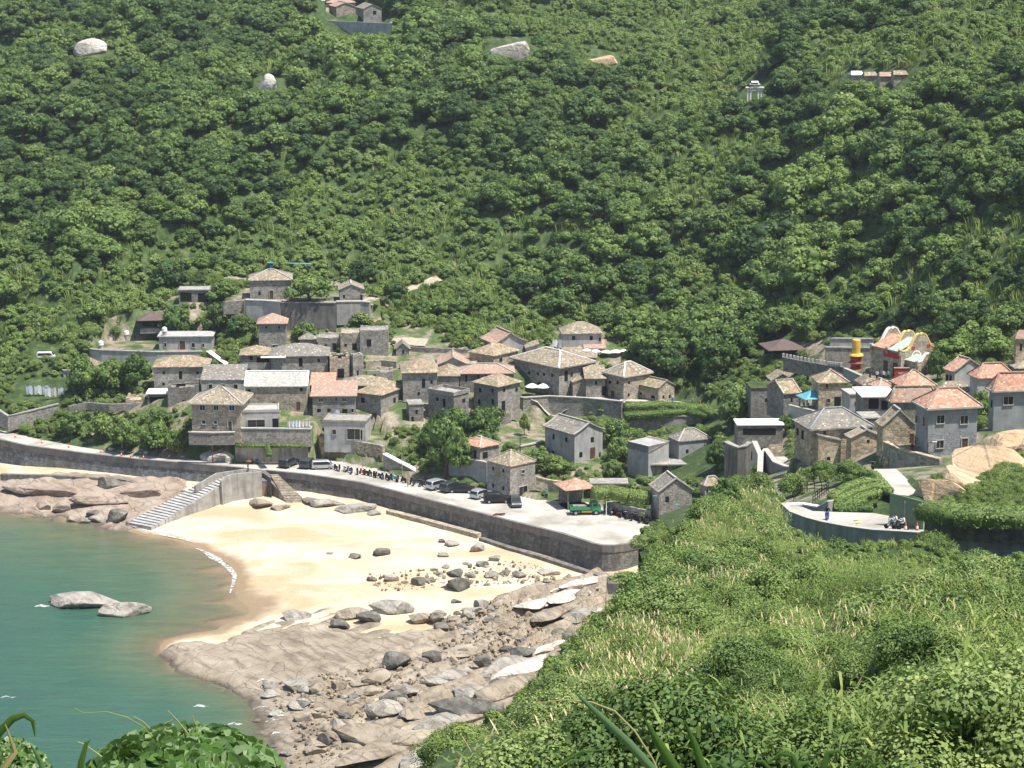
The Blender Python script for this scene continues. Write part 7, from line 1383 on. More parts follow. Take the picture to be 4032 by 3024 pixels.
# red screen wall
e = empty('screen_wall', PZ(3521, 1489, 27.6), 'red painted screen wall with pale lettering panels in front of the temple', 'screen wall')
MB().box((2.0, 0, .75), (4.0, .35, 1.7)).build('panel', M['red'], e)
MB().box((2.0, 0, 1.69), (4.2, .5, .16)).build('coping', M['r_pink'], e)
MB().box((1.1, -.185, .85), (1.1, .03, .28)).box((2.95, -.185, .85), (1.1, .03, .28)).build('pale_strip', M['band'], e)
MB().lathe((2.02, -.2, .7), [(.01, 0), (.2, .05), (.2, .3), (.01, .35)], 10).build('emblem', M['wood'], e)
# incense tower
e = empty('incense_tower', PZ(3369, 1453, 26.4), 'red two-tier incense tower with gold cylinder chimney beside the temple', 'incense burner')
MB().lathe((0, 0, 0), [(1.0, 0), (1.0, .3), (.85, .35), (.85, 1.1)], 8).build('base', M['red'], e)
MB().lathe((0, 0, 1.1), [(1.35, .0), (1.05, .22), (.95, .25), (.95, .5)], 8).build('lower_eave', M['wood2'], e)
MB().lathe((0, 0, 1.6), [(.95, 0), (.95, .75)], 8).build('body', M['red'], e)
MB().lathe((0, 0, 2.35), [(1.3, .0), (1.15, .28), (.7, .36)], 8).build('upper_eave', M['gold'], e)
MB().lathe((0, 0, 2.7), [(.7, 0), (.72, 1.0), (.68, 2.3), (.60, 2.35)], 14).build('chimney', M['gold'], e)
# pavilions
def pavilion(u, v, wpx, hpx, label, m='r_brown', n=4, z=None, posts='wood', roofh=.45, name='pavilion', cat='pavilion', yaw=.15, skirt=None):
    p = hit(u, v, 225) if z is None else PZ(u, v, z); s_ = F / math.hypot(p.y, CZ - p.z); W = wpx / s_ / 1.05; Hh = hpx / s_
    e = empty(name, p, label, cat, None, yaw); r = MB(); h0 = Hh * (1 - roofh); w_ = W / 2
    for sx in (-1, 1):
        for sy in (-1, 1): MB().bar((sx * w_ * .72, sy * w_ * .72, -1), (sx * w_ * .72, sy * w_ * .72, h0 + .1), .2).build('post', M[posts], e)
    rows = []
    for k in range(5):
        t = k / 4; q = w_ * (1 - t) + .02; rows += [(-q, -q, h0 + (Hh - h0) * t ** 1.15), (q, -q, h0 + (Hh - h0) * t ** 1.15), (q, q, h0 + (Hh - h0) * t ** 1.15), (-q, q, h0 + (Hh - h0) * t ** 1.15)]
    r.add(rows, [(0, 3, 2, 1)] + [(4 * k + i, 4 * k + (i + 1) % 4, 4 * k + 4 + (i + 1) % 4, 4 * k + 4 + i) for k in range(4) for i in range(4)]); r.build('roof', M[m], e)
    MB().box((0, 0, h0 - .02), (W * .98, W * .98, .14)).build('eave_beam', M[posts], e)
    MB().box((0, 0, -.5), (W * .8, W * .8, 1.0)).build('floor', M['concrete'], e)
    if skirt: MB().box((0, w_ * .72, h0 * .45), (W * .7, .15, h0 * .9)).build('back_wall', M[skirt], e)
    return e
pavilion(3082, 1402, 168, 70, 'large pavilion with shallow brown roof at the edge of the grove', skirt='wood')
pavilion(604, 1284, 132, 60, 'small pavilion with dark brown roof on the hillside at left', skirt='wood')
_pv = pavilion(2264, 1990, 140, 112, 'open pavilion with orange tiled roof behind the green truck', 'r_org', z=6.0, posts='darkst', roofh=.28, yaw=.35, skirt='gray')
_pv = MB(); _pv.box((5.2, 2.0, 1.5), (4.8, .4, 3)); 
e = empty('pavilion_wall', PZ(2336, 1975, 6.0), 'low flat-topped stone store between the orange pavilion and the scooters', 'building')
MB().box((2.6, 1.5, 1.4), (5.6, 3.0, 3.2)).build('wall', M['darkst'], e); MB().box((2.6, 1.4, 3.12), (6.4, 3.6, .2)).build('roof', M['concrete'], e); MB().box((2.4, -.02, 1.3), (2.0, .05, .9)).build('opening', M['black'], e)
M['tarp'] = m_flat('blue_tarp', (.12, .38, .50), .6, .1)
pavilion(3193, 1606, 98, 72, 'bright blue canopy tent over people by the stone houses', 'tarp', z=23.2, posts='slate', roofh=.38, name='canopy_tent', cat='canopy', yaw=.3)
# white awnings and umbrellas
M['cloth2'] = m_flat('cream_cloth', (.66, .62, .55), .85, .08)
def umbrella(u, v, wpx, hpx, label, z=None, group=None, m='cloth'):
    p = hit(u, v, 225) if z is None else PZ(u, v, z); s_ = F / math.hypot(p.y, CZ - p.z); r = wpx / s_ / 2; h = hpx / s_
    e = empty('parasol', p, label, 'umbrella', group); MB().bar((0, 0, -.3), (0, 0, h - .02), .06, n=6).build('pole', M['slate'], e)
    MB().lathe((0, 0, 0), [(r, h * .72), (r * .7, h * .84), (r * .35, h * .94), (.04, h)], 8).build('canopy', M[m], e); return e
umbrella(2095, 1556, 58, 48, 'left of two white parasols on the stone terrace', z=13.7); umbrella(2138, 1557, 58, 48, 'right of two white parasols on the stone terrace', z=13.7)
for i, (u, v, w_) in enumerate([(3322, 1672, 60), (3352, 1676, 66), (3388, 1684, 56)]):
    umbrella(u, v, w_, 60, ['left', 'middle', 'right'][i] + ' of three white parasols behind the brown hip roof', group='white parasols behind the hip roof')
for i, (u, v, w_) in enumerate([(2310, 1398, 40), (2345, 1402, 44), (2386, 1404, 46), (2425, 1402, 50), (2455, 1400, 36), (2252, 1372, 22), (2282, 1372, 22)]):
    umbrella(u, v, w_, 26 if w_ > 30 else 18, f'{["leftmost low", "second low", "third low", "widest low", "rightmost low", "left small", "right small"][i]} white parasol on the terraces at the highest grey house', group='white parasols on the upper terraces')
# white archway far up the slope
e = empty('memorial_arch', hit(2970, 398, 300), 'small white memorial archway standing among trees high on the slope', 'archway', None, .1)
s_ = F / math.hypot(e.location.y, CZ - e.location.z); k = 80 / s_ / 6.0; e.scale = (k, k, k)
for x in (-2.0, -1.15, 1.15, 2.0): MB().box((x, 0, 1.8), (.32 if abs(x) > 1.5 else .4, .4, 4.6 if abs(x) < 1.5 else 3.6)).build('column', M['white'], e)
MB().box((0, 0, 3.2), (4.4, .36, .35)).box((0, 0, 4.05), (2.6, .34, .5)).build('lintel', M['white'], e)
for x, z, w_ in ((-1.65, 3.75, 1.9), (1.65, 3.75, 1.9), (0, 4.7, 2.9), (0, 5.35, 1.9)):
    MB().add([(x - w_ / 2 - .2, -.6, z + .12), (x + w_ / 2 + .2, -.6, z + .12), (x + w_ / 2, 0, z + .5), (x - w_ / 2, 0, z + .5), (x - w_ / 2 - .2, .6, z + .12), (x + w_ / 2 + .2, .6, z + .12), (x - w_ / 2, 0, z), (x + w_ / 2, 0, z)], [(0, 1, 2, 3), (3, 2, 5, 4), (0, 6, 7, 1), (4, 5, 7, 6), (0, 3, 6), (3, 4, 6), (1, 7, 2), (2, 7, 5)]).build('tier_roof', M['plaster'] if z < 5 else M['white'], e)
# roofs peeping out of the wood at upper right
for u, v, w_, m_, lb in ((3375, 322, 52, 'white', 'small white roof left in the forest at upper right'), (3428, 326, 56, 'r_tan', 'small tan roof in the forest at upper right'), (3490, 328, 60, 'r_pink', 'low reddish roof in the forest at upper right'), (3545, 322, 60, 'r_mix', 'second tan roof in the forest at upper right')):
    p = hit(u, v, 300); s_ = F / math.hypot(p.y, CZ - p.z); W = w_ / s_; e = empty('forest_shrine', p, lb, 'building', None, .1)
    MB().box((0, 1, .3), (W * .9, 2.2, 2.6)).build('wall', M['tan'], e)
    MB().add([(-W / 2, -.4, 1.5), (W / 2, -.4, 1.5), (W / 2 - .3, 1, 2.3), (.3 - W / 2, 1, 2.3), (-W / 2, 2.4, 1.5), (W / 2, 2.4, 1.5)], [(0, 1, 2, 3), (3, 2, 5, 4), (0, 3, 4), (1, 5, 2), (0, 4, 5, 1)]).build('roof', M[m_], e)
# turquoise frame above the fort, blue patches
M['turq'] = m_flat('turquoise_sheet', (.12, .27, .27), .7, .2)
e = empty('shade_frame', hit(1145, 1062, 300), 'long turquoise roofed shade frame above the old fort', 'shelter')
for x in (-4.4, -1.5, 1.5, 4.4): MB().bar((x, 0, -.5), (x, 0, 1.3), .12).build('post', M['turq'], e)
MB().box((-.3, .4, 1.35), (9.6, 1.4, .1), (1, 0, -.03)).build('roof', M['turq'], e); MB().box((-3.9, -.1, .5), (1.2, .1, 1.1)).build('panel', m_flat('blue_panel', (.08, .22, .55), .6), e)
# hedges: clipped rows
def hedge(px, z, hpx, wid, label, tint=.35, group=None, name='hedge'):
    zs = z if isinstance(z, (list, tuple)) else [z] * len(px)
    P = [PZ(u, v, q) for (u, v), q in zip(px, zs)] if z is not None else [hit(u, v, 215) for u, v in px]; o = P[0]; s_ = F / math.hypot(o.y, CZ - o.z); h = hpx / s_; C = []; N = []
    for i in range(len(P) - 1):
        L = (P[i + 1] - P[i]).length; n_ = int(L * (h + wid) * 42); d = (P[i + 1] - P[i]).normalized(); s = Vector((-d.y, d.x, 0)).normalized()
        for _ in range(n_):
            t = random.random(); ang = random.uniform(-.35, 3.5); q = P[i].lerp(P[i + 1], t) - o; nn = s * math.cos(ang) + Vector((0, 0, 1)) * max(0, math.sin(ang)); C.append(q + s * math.cos(ang) * wid / 2 + Vector((0, 0, h * (.5 + .5 * math.sin(ang)) if ang > 0 and ang < 3.14 else h * random.random() * .6)) + Vector([random.uniform(-.06, .06)] * 3)); N.append(nn + Vector([random.gauss(0, .3)] * 3))
    cv = []; cf = []
    mb = MB(); 
    for i in range(len(P) - 1): mb.bar(P[i] - o + Vector((0, 0, h * .42)), P[i + 1] - o + Vector((0, 0, h * .42)), wid * .85, h * .8)
    tri = []
    for f in mb.f: tri += [(f[0], f[1], f[2]), (f[0], f[2], f[3])]
    me = leafmesh(name, np.array(C), np.array(N), np.random.default_rng(3).uniform(.14, .26, len(C)), np.random.default_rng(5).uniform(0, 1, len(C)), M['leaf_bush'], (np.array([q[:] for q in mb.v]), np.array(tri)))
    ob = bpy.data.objects.new(name, me); COL.objects.link(ob); ob.location = o; ob['tint'] = float(tint); return tag(ob, label, 'hedge', group)
hedge([(2460, 1615), (2600, 1607), (2760, 1622), (2830, 1650)], [13.2, 13.2, 13.2, 13], 30, 2.2, 'upper clipped hedge row under the terrace walk', .5)
hedge([(2458, 1648), (2600, 1640), (2700, 1632), (2800, 1650)], [12.7, 12.7, 12.7, 12.6], 26, 1.8, 'lower clipped hedge row above the swirling stone wall', .35)
for i, px in enumerate([[(3275, 1975), (3330, 1935), (3400, 1912), (3455, 1910)], [(3290, 1990), (3360, 1955), (3420, 1935), (3475, 1932)], [(3330, 2000), (3390, 1972), (3440, 1958), (3470, 1958)], [(3278, 2012), (3340, 2003), (3400, 1990)], [(3282, 2024), (3360, 2022), (3432, 2020)]]):
    hedge(px, [40.2 - i * .1] * len(px), 34 if i < 4 else 40, 1.2, f'{["highest", "second", "third", "fourth", "lowest, darkest"][i]} wavy clipped hedge on the bank behind the curved road', .35 if i < 4 else .1, 'wavy clipped hedges behind the road')
hedge([(3320, 1852), (3440, 1880), (3500, 1950)], [38.5, 39, 40], 26, 1.2, 'mown hedge edging the left side of the path slab', .5)
hedge([(2335, 1965), (2400, 1960), (2480, 1975), (2560, 1985)], [8.6, 8.6, 8.4, 8.2], 52, 2.4, 'tall brownish hedge above the scooter row wall', .2)
hedge([(2510, 1895), (2560, 1905), (2600, 1900)], [8, 8, 8], 26, 1.4, 'clipped hedge in front of the canopy doorways', .3)
hedge([(3660, 2040), (3780, 2058), (3900, 2062), (4060, 2066)], [43.8, 44.6, 45.0, 45.4], 70, 4, 'thick leafy bank growing over the stone wall at the right edge', .25)
hedge([(1050, 1765), (1060, 1800)], [9, 8.2], 20, 1.2, 'ivy hanging down the middle of the stained concrete wall', .15, name='hanging_ivy'); hedge([(930, 1760), (1060, 1762), (1205, 1762)], [9.2] * 3, 14, .9, 'strip of ivy along the top of the stained concrete wall', .4, name='hanging_ivy')
# ------------------------------------------------------------------ vehicles
def m_paint(name, c, metal=.3, rough=.35):
    m, n, l, b = mat(name, rough, spec=.5); b.inputs['Base Color'].default_value = (*c, 1); b.inputs['Metallic'].default_value = metal; b.inputs['Coat Weight'].default_value = .4; return m
PT = {'silver': m_paint('silver_paint', (.50, .52, .54), .5), 'black': m_paint('black_paint', (.015, .016, .018)), 'grey': m_paint('dark_grey_paint', (.06, .075, .08)), 'white': m_paint('white_car_paint', (.72, .73, .74), 0), 'green': m_paint('truck_green', (.02, .28, .10), 0, .5), 'blue': m_paint('scooter_blue', (.04, .10, .35), 0), 'red': m_paint('scooter_red', (.35, .03, .03), 0), 'teal': m_paint('scooter_teal', (.10, .38, .42), 0)}
M['tyre'] = m_flat('tyre_rubber', (.02, .02, .02), .9); M['rim'] = m_flat('alloy', (.45, .45, .46), .4, .1, metal=.8); M['lamp'] = m_flat('headlight', (.7, .72, .72), .2, .05); M['tail'] = m_flat('tail_light', (.35, .02, .02), .3)
def wheel(e, x, y, r, w_=.2):
    mb = MB(); n = 14; mb.tube([(x, y - w_ / 2, r), (x, y + w_ / 2, r)], [r, r], n); t = mb.build('wheel', M['tyre'], e)
    MB().tube([(x, y - w_ / 2 - .01, r), (x, y + w_ / 2 + .01, r)], [r * .58] * 2, 10).build('rim', M['rim'], t)
def car(u, v, yaw, kind, paint, label, group='parked cars', z=QZ, name='parked_car', cat='car', k=1.0):
    p = PZ(u, v, z); e = empty(name, p, label, cat, group, R(yaw)); e.scale = (k, k, k)
    L, Wd, Hb, Ht, prof, gl = {
        'sedan': (4.6, 1.78, .78, 1.43, [(-2.3, .35), (-2.3, .82), (-2.1, .95), (-1.55, 1.0), (-.95, 1.38), (-.2, 1.43), (.45, 1.36), (1.15, .98), (2.0, .86), (2.28, .68), (2.3, .3)], [(-1.4, 1.0), (-.92, 1.33), (-.2, 1.38), (.42, 1.31), (1.0, .99)]),
        'suv': (4.5, 1.85, .95, 1.72, [(-2.25, .4), (-2.25, 1.0), (-2.12, 1.55), (-1.8, 1.68), (-.2, 1.72), (.45, 1.62), (1.15, 1.12), (2.05, 1.0), (2.25, .8), (2.25, .38)], [(-2.0, 1.08), (-1.85, 1.55), (-.2, 1.64), (.42, 1.55), (1.02, 1.12)]),
        'hatch': (4.0, 1.72, .8, 1.52, [(-2.0, .35), (-2.0, .9), (-1.8, 1.38), (-1.5, 1.5), (-.2, 1.52), (.5, 1.4), (1.1, 1.0), (1.8, .86), (2.0, .65), (2.0, .32)], [(-1.75, 1.0), (-1.55, 1.38), (-.2, 1.45), (.45, 1.35), (.98, 1.0)]),
        'van': (4.7, 1.8, 1.0, 1.95, [(-2.35, .4), (-2.35, 1.1), (-2.25, 1.85), (-2.1, 1.93), (1.1, 1.95), (1.5, 1.8), (2.1, 1.1), (2.33, .95), (2.35, .38)], [(-2.1, 1.15), (-2.05, 1.72), (1.05, 1.75), (1.35, 1.65), (1.8, 1.15)])}[kind]
    n = len(prof); V = []; F_ = []
    rings = [(-Wd / 2, .93, .0), (-Wd / 2 + .08, 1, 0), (Wd / 2 - .08, 1, 0), (Wd / 2, .93, 0)]
    for y, k, _ in rings:
        for x, z_ in prof:
            tuck = 1 - .12 * max(0, (z_ - Hb)) / (Ht - Hb); V.append((x * (k if abs(x) > 1.9 else 1), y * tuck, z_ if k == 1 else .3 + (z_ - .3) * .96))
    for r in range(3):
        for i in range(n): a = r * n + i; b_ = r * n + (i + 1) % n; F_.append((a, b_, b_ + n, a + n))
    F_ += [tuple(range(n))[::-1], tuple(range(3 * n, 4 * n))]
    mk('body', V, F_, PT[paint], e)
    g = MB()
    for sy in (-1, 1):
        y = lambda z_: sy * (Wd / 2 * (1 - .12 * max(0, (z_ - Hb)) / (Ht - Hb)) + .012)
        q = [(x, y(z_), z_) for x, z_ in gl]; g.add(q + [(x, y_ - sy * .03, z_) for x, y_, z_ in q], [tuple(range(len(q))) if sy < 0 else tuple(range(len(q)))[::-1]] + [(i, (i + 1) % len(q), len(q) + (i + 1) % len(q), len(q) + i) for i in range(len(q))])
    g.build('side_glass', M['pane'], e)
    def wind(i, j, nm, dx):
        (x0, z0), (x1, z1) = prof[i], prof[j]; w0, w1 = Wd * .42, Wd * .37; nx_, nz = (z1 - z0), -(x1 - x0); l_ = math.hypot(nx_, nz); nx_, nz = nx_ / l_ * .014 * dx, nz / l_ * .014 * dx
        q = [(x0 + nx_, -w0, z0 + nz), (x0 + nx_, w0, z0 + nz), (x1 + nx_, w1, z1 + nz), (x1 + nx_, -w1, z1 + nz)]; MB().add(q + [(x - nx_ * 2, y_, z_ - nz * 2) for x, y_, z_ in q], [(0, 1, 2, 3), (4, 7, 6, 5), (0, 4, 5, 1), (2, 6, 7, 3), (1, 5, 6, 2), (3, 7, 4, 0)]).build(nm, M['pane'], e)
    k = {'sedan': (6, 7, 3, 4), 'suv': (5, 6, 1, 2), 'hatch': (5, 6, 1, 2), 'van': (5, 6, 1, 2)}[kind]
    wind(k[1], k[0], 'windscreen', -1); wind(k[3], k[2], 'rear_window', 1)
    for sx, x in ((-1, -L * .31), (1, L * .31)):
        for sy in (-1, 1): wheel(e, x, sy * (Wd / 2 - .08), .33)
    for sy in (-1, 1):
        MB().box((L / 2 - .06, sy * Wd * .36, .72), (.1, .34, .14)).build('headlight', M['lamp'], e); MB().box((-L / 2 + .04, sy * Wd * .38, .85), (.1, .24, .2)).build('tail_light', M['tail'], e)
    return e
car(1137, 1835, 66, 'suv', 'grey', 'dark grey car parked against the stained concrete wall, seen from behind')
car(1214, 1838, 74, 'suv', 'grey', 'dark car half hidden behind the silver van')
car(1270, 1846, 8, 'van', 'silver', 'silver minivan parked at the left end of the scooter row', k=.8)
car(1727, 1923, 42, 'suv', 'silver', 'silver estate car with dark roof right of the scooters')
car(1778, 1932, 50, 'suv', 'grey', 'dark green car tucked behind the black saloon')
car(1815, 1938, 176, 'sedan', 'black', 'long black saloon parked below the plain grey wall block')
car(1893, 1958, 52, 'hatch', 'silver', 'silver hatchback behind the black off-roader')
car(1957, 1978, 6, 'suv', 'black', 'black off-roader in front of the quayside house')
car(2030, 1990, -84, 'hatch', 'grey', 'small dark car facing the viewer beside the quayside house')
car(182, 1414, 4, 'van', 'white', 'white minivan on the grassy slope road at far left', None, z=float(hit(182, 1414).z), cat='van', name='white_van', k=.75)
# truck
e = empty('dump_truck', PZ(2304, 2024, QZ), 'green dump truck with empty bed parked by the orange pavilion', 'truck', None, R(4))
MB().box((0, 0, .62), (5.0, .9, .22)).build('chassis', M['tyre'], e)
MB().box((-.85, 0, .95), (3.3, 1.9, .12)).box((-.85, -.93, 1.2), (3.3, .06, .42)).box((-.85, .93, 1.2), (3.3, .06, .42)).box((-2.47, 0, 1.2), (.06, 1.8, .42)).box((.77, 0, 1.45), (.06, 1.9, .9)).build('bed', PT['green'], e)
cb = MB(); pr = [(.95, .7), (.95, 2.0), (1.1, 2.12), (1.95, 2.12), (2.25, 1.45), (2.5, 1.3), (2.5, .6)]
cb.add([(x, y, z) for y in (-.88, .88) for x, z in pr], [tuple(range(7))[::-1], tuple(range(7, 14))] + [(i, (i + 1) % 7, 7 + (i + 1) % 7, 7 + i) for i in range(7)]); cb.build('cab', PT['green'], e)
MB().box((1.55, -.885, 1.72), (.7, .03, .5)).box((1.55, .885, 1.72), (.7, .03, .5)).build('side_window', M['pane'], e); MB().box((2.12, 0, 1.8), (.04, 1.5, .66), (.91, 0, .41), (0, 1, 0), (-.41, 0, .91)).build('windscreen', M['pane'], e)
MB().box((.2, -.5, .62), (1.6, .7, .28)).build('yellow_tool_box', M['gold'], e); MB().box((-.9, .1, 1.25), (2.2, 1.2, .4)).build('load', M['darkst'], e)
for x in (-1.6, 1.7):
    for y in (-.8, .8): wheel(e, x, y, .42, .26)
# scooters
def scooter(u, v, yaw, paint, label, z=QZ, group='scooters parked along the quay', tilt=0):
    p = PZ(u, v, z) if not isinstance(z, Vector) else z; e = empty('parked_scooter', p, label, 'scooter', group, R(yaw))
    b_ = MB(); b_.box((-.45, 0, .62), (.75, .26, .28)).box((-.78, 0, .72), (.2, .2, .16)).box((0, 0, .34), (.5, .3, .08)).box((.42, 0, .62), (.09, .36, .62), (.97, 0, .25), (0, 1, 0), (-.25, 0, .97)).box((.62, 0, .5), (.42, .14, .08)).box((.36, 0, .98), (.2, .22, .16)); b_.build('body', PT[paint], e)
    MB().box((-.42, 0, .80), (.72, .24, .09)).build('seat', M['tyre'], e)
    MB().bar((.33, -.34, 1.06), (.33, .34, 1.06), .035, n=6).bar((.36, 0, .9), (.62, 0, .3), .05, n=6).build('handlebar', M['rim'], e)
    for x in (-.62, .66): MB().tube([(x, -.06, .24), (x, .06, .24)], [.24, .24], 12).build('wheel', M['tyre'], e)
    for sy in (-1, 1): MB().box((.34, sy * .3, 1.2), (.02, .1, .08)).bar((.33, sy * .26, 1.06), (.34, sy * .3, 1.18), .015).build('mirror', M['tyre'], e)
    return e
SP_ = []
for i, (u, v) in enumerate([(992, 1822), (1012, 1826)]): scooter(u, v, 100 + i * 8, ['black', 'blue'][i], ['black scooter on the verge below the pale boulder', 'dark blue scooter beside the black one below the pale boulder'][i], group=None)
cl = ['black', 'black', 'white', 'grey', 'blue', 'black', 'red', 'black', 'grey', 'black', 'grey', 'blue', 'black', 'black', 'teal', 'grey', 'black', 'black', 'grey', 'black', 'black', 'blue']
lc = {'black': 'black', 'teal': 'pale turquoise', 'white': 'white', 'grey': 'dark grey', 'blue': 'blue', 'red': 'red'}
row = [(1322, 1850), (1338, 1852), (1354, 1856), (1372, 1860), (1388, 1864), (1408, 1866), (1424, 1868), (1446, 1872), (1462, 1875), (1477, 1878), (1492, 1880), (1507, 1883), (1522, 1886), (1538, 1888), (1553, 1892), (1569, 1895), (1586, 1897), (1618, 1906), (1634, 1910), (1652, 1914), (1668, 1917), (1684, 1920)]
for i, (u, v) in enumerate(row):
    sec = 'nearest the silver van' if i < 4 else 'under the left of the brown wall' if i < 8 else 'under the brown platform wall' if i < 13 else 'below the sloping ramp wall' if i < 17 else 'nearest the silver estate car'
    scooter(u + random.uniform(-5, 5), v + random.uniform(-2, 3), 105 + random.uniform(-32, 32), cl[i], f'{lc[cl[i]]} scooter in the long quay row, {sec}', group='scooters in the long row by the platform wall')
cr = ['blue', 'white', 'silver', 'black', 'red', 'grey', 'black', 'grey', 'black', 'black', 'red', 'black', 'grey', 'black', 'black', 'black']
for i in range(16):
    t = i / 15; u, v = 2386 + (2556 - 2386) * t, 2018 + (2062 - 2018) * t; c = cr[i]
    sec = 'near the green truck' if i < 5 else 'midway along' if i < 11 else 'near the triangular-fronted house'
    scooter(u + random.uniform(-4, 4), v + random.uniform(-2, 3), 108 + random.uniform(-30, 30), c, f'{lc.get(c, c)} scooter in the right hand row, {sec}', group='scooters in the row right of the truck')
scooter(2545, 2122, 70, 'white', 'white scooter at the rounded corner of the quay', group=None); scooter(2585, 2112, 110, 'teal', 'turquoise scooter beside the white one at the quay corner', group=None)
scooter(3436, 1857, 80, 'black', 'black scooter at the top of the concrete path slab', z=39.1, group=None); scooter(3590, 1778, 70, 'red', 'dark red scooter beside the slate grey house door side', z=33.05, group=None)
# ------------------------------------------------------------------ people
M['skin'] = m_flat('skin', (.42, .26, .18), .7, .05); M['hair'] = m_flat('dark_hair', (.02, .016, .014), .8)
CL = {k: m_flat('cloth_' + k, c, .9, .1) for k, c in dict(white=(.75, .75, .75), black=(.03, .03, .035), orange=(.55, .16, .06), teal=(.10, .36, .40), tan=(.40, .32, .22), blue=(.10, .16, .38), pink=(.55, .26, .28)).items()}
def person_mesh(seat):
    # skeleton grown into one continuous skin, fingers included
    V, E, Rr = [], [], []
    def v(p, r, par=None): V.append(p); Rr.append(r); k = len(V) - 1; (E.append((par, k)) if par is not None else None); return k
    hz = .52 if seat else .92
    pel = v((0, 0, hz), .13); ch = v((.0 if not seat else .06, 0, hz + .30), .135, pel); sh = v((.02 if not seat else .1, 0, hz + .50), .10, ch); nk = v((.03 if not seat else .12, 0, hz + .58), .055, sh); hd = v((.05 if not seat else .15, 0, hz + .66), .085, nk); v((.05 if not seat else .15, 0, hz + .76), .085, hd)
    for s in (-1, 1):
        if seat: kn = v((.42, s * .14, hz - .02), .075, v((.16, s * .11, hz), .095, pel)); an = v((.36, s * .14, .10), .045, kn); v((.50, s * .14, .06), .035, an)
        else: kn = v((.05 * s, s * .10, .50), .065, v((0, s * .10, hz - .1), .09, pel)); an = v((-.02 + .1 * s, s * .11, .10), .04, kn); v((.12 + .1 * s, s * .12, .04), .035, an)
        el = v((-.03 if not seat else .22, s * .25, hz + .24), .045, v((sh and .0 if not seat else .09, s * .18, hz + .47), .062, sh)); wr = v((.06 if not seat else .42, s * .27, hz + .02 if not seat else hz + .34), .03, el); pm = v((.08 if not seat else .47, s * .27, hz - .05 if not seat else hz + .34), .033, wr)
        for k in range(5):
            o = (k - 2) * .018; l_ = (.05, .075, .085, .075, .055)[k]
            if k == 0: a = v((V[pm][0] + .035, V[pm][1] - s * .025, V[pm][2] + .01), .009, pm); v((V[a][0] + .02, V[a][1], V[a][2] - .02), .008, a)
            else: a = v((V[pm][0] + o, V[pm][1], V[pm][2] - l_ * .5), .009, pm); v((V[a][0] + .012, V[a][1] - s * .006, V[a][2] - l_ * .45), .008, a)
    me = bpy.data.meshes.new('body'); me.from_pydata(V, E, []); o = bpy.data.objects.new('tmp_body', me); COL.objects.link(o)
    md = o.modifiers.new('s', 'SKIN'); sv = me.skin_vertices[0].data
    for k, r in enumerate(Rr): sv[k].radius = (r, r)
    sv[0].use_root = True; sb_ = o.modifiers.new('u', 'SUBSURF'); sb_.levels = 1
    dg = bpy.context.evaluated_depsgraph_get(); m2 = bpy.data.meshes.new_from_object(o.evaluated_get(dg)); bpy.data.objects.remove(o); m2.materials.clear(); m2.materials.append(M['skin'])
    return m2
BODY = [person_mesh(False), person_mesh(True)]
def sub(me, cond, grow, name):
    bm = bmesh.new(); bm.from_mesh(me); bm.normal_update()
    bmesh.ops.delete(bm, geom=[f for f in bm.faces if not cond(f.calc_center_median())], context='FACES')
    for v in bm.verts: v.co += v.normal * grow
    m = bpy.data.meshes.new(name); bm.to_mesh(m); bm.free(); return m
def person(p, yaw, seat, top, bot, label, group=None, extra=None):
    e = empty('person', p, label, 'person', group, R(yaw)); b_ = bpy.data.objects.new('body', BODY[seat]); COL.objects.link(b_); b_.parent = e; hz = .52 if seat else .92
    for nm, cond, mm in (('shirt', lambda c: hz + .0 < c.z < hz + .53 and (abs(c.y) < .24 or c.z > hz + .2), CL[top]), ('trousers', lambda c: .12 < c.z <= hz + .03 and abs(c.y) < .21, CL[bot])):
        o = bpy.data.objects.new(nm, sub(BODY[seat], cond, .016, nm)); o.data.materials.clear(); o.data.materials.append(mm); COL.objects.link(o); o.parent = e
    o = bpy.data.objects.new('hair', sub(BODY[seat], lambda c: c.z > hz + .70 or (c.z > hz + .62 and c.x < (.0 if not seat else .1)), .012, 'hair')); o.data.materials.clear(); o.data.materials.append(M['hair']); COL.objects.link(o); o.parent = e
    hx = .05 if not seat else .15
    MB().box((hx + .088, 0, hz + .70), (.02, .02, .03)).build('nose', M['skin'], b_)
    return e
def umb(e, m_='wood2', k=.5):
    o = empty('umbrella', e.location, 'open brown umbrella held over the person on the pier', 'umbrella'); MB().bar((.15, .1, 1.0), (.15, .1, 2.0), .02).build('pole', M['slate'], o)
    MB().lathe((.15, .1, 0), [(k * 1.15, 1.78), (k * .8, 1.92), (.03, 2.05)], 10).build('canopy', M[m_], o)
umb(person(PZ(977, 1856, QZ), 200, 0, 'orange', 'black', 'person in orange under a brown umbrella at the top of the beach stairs'))
person(PZ(1606, 1917, QZ), 250, 0, 'tan', 'tan', 'person in tan clothes walking beside the scooter row')
person(PZ(2560, 2120, QZ), 260, 0, 'white', 'black', 'person in white standing between scooters at the quay corner')
person(PZ(2152, 1965, QZ + .05), 270, 0, 'teal', 'black', 'person in pale shirt by the low stone wall right of the quayside house')
for i, (u, v, t_, lb) in enumerate([(2935, 1726, 'black', 'seated guest in black at the left of the cafe shelter'), (2990, 1728, 'white', 'seated guest in white at the middle of the cafe shelter'), (3035, 1726, 'blue', 'seated guest in blue at the right of the cafe shelter')]):
    person(hit(u, v, 225), 240 + i * 20, 1, t_, 'black', lb, 'guests at the cafe')
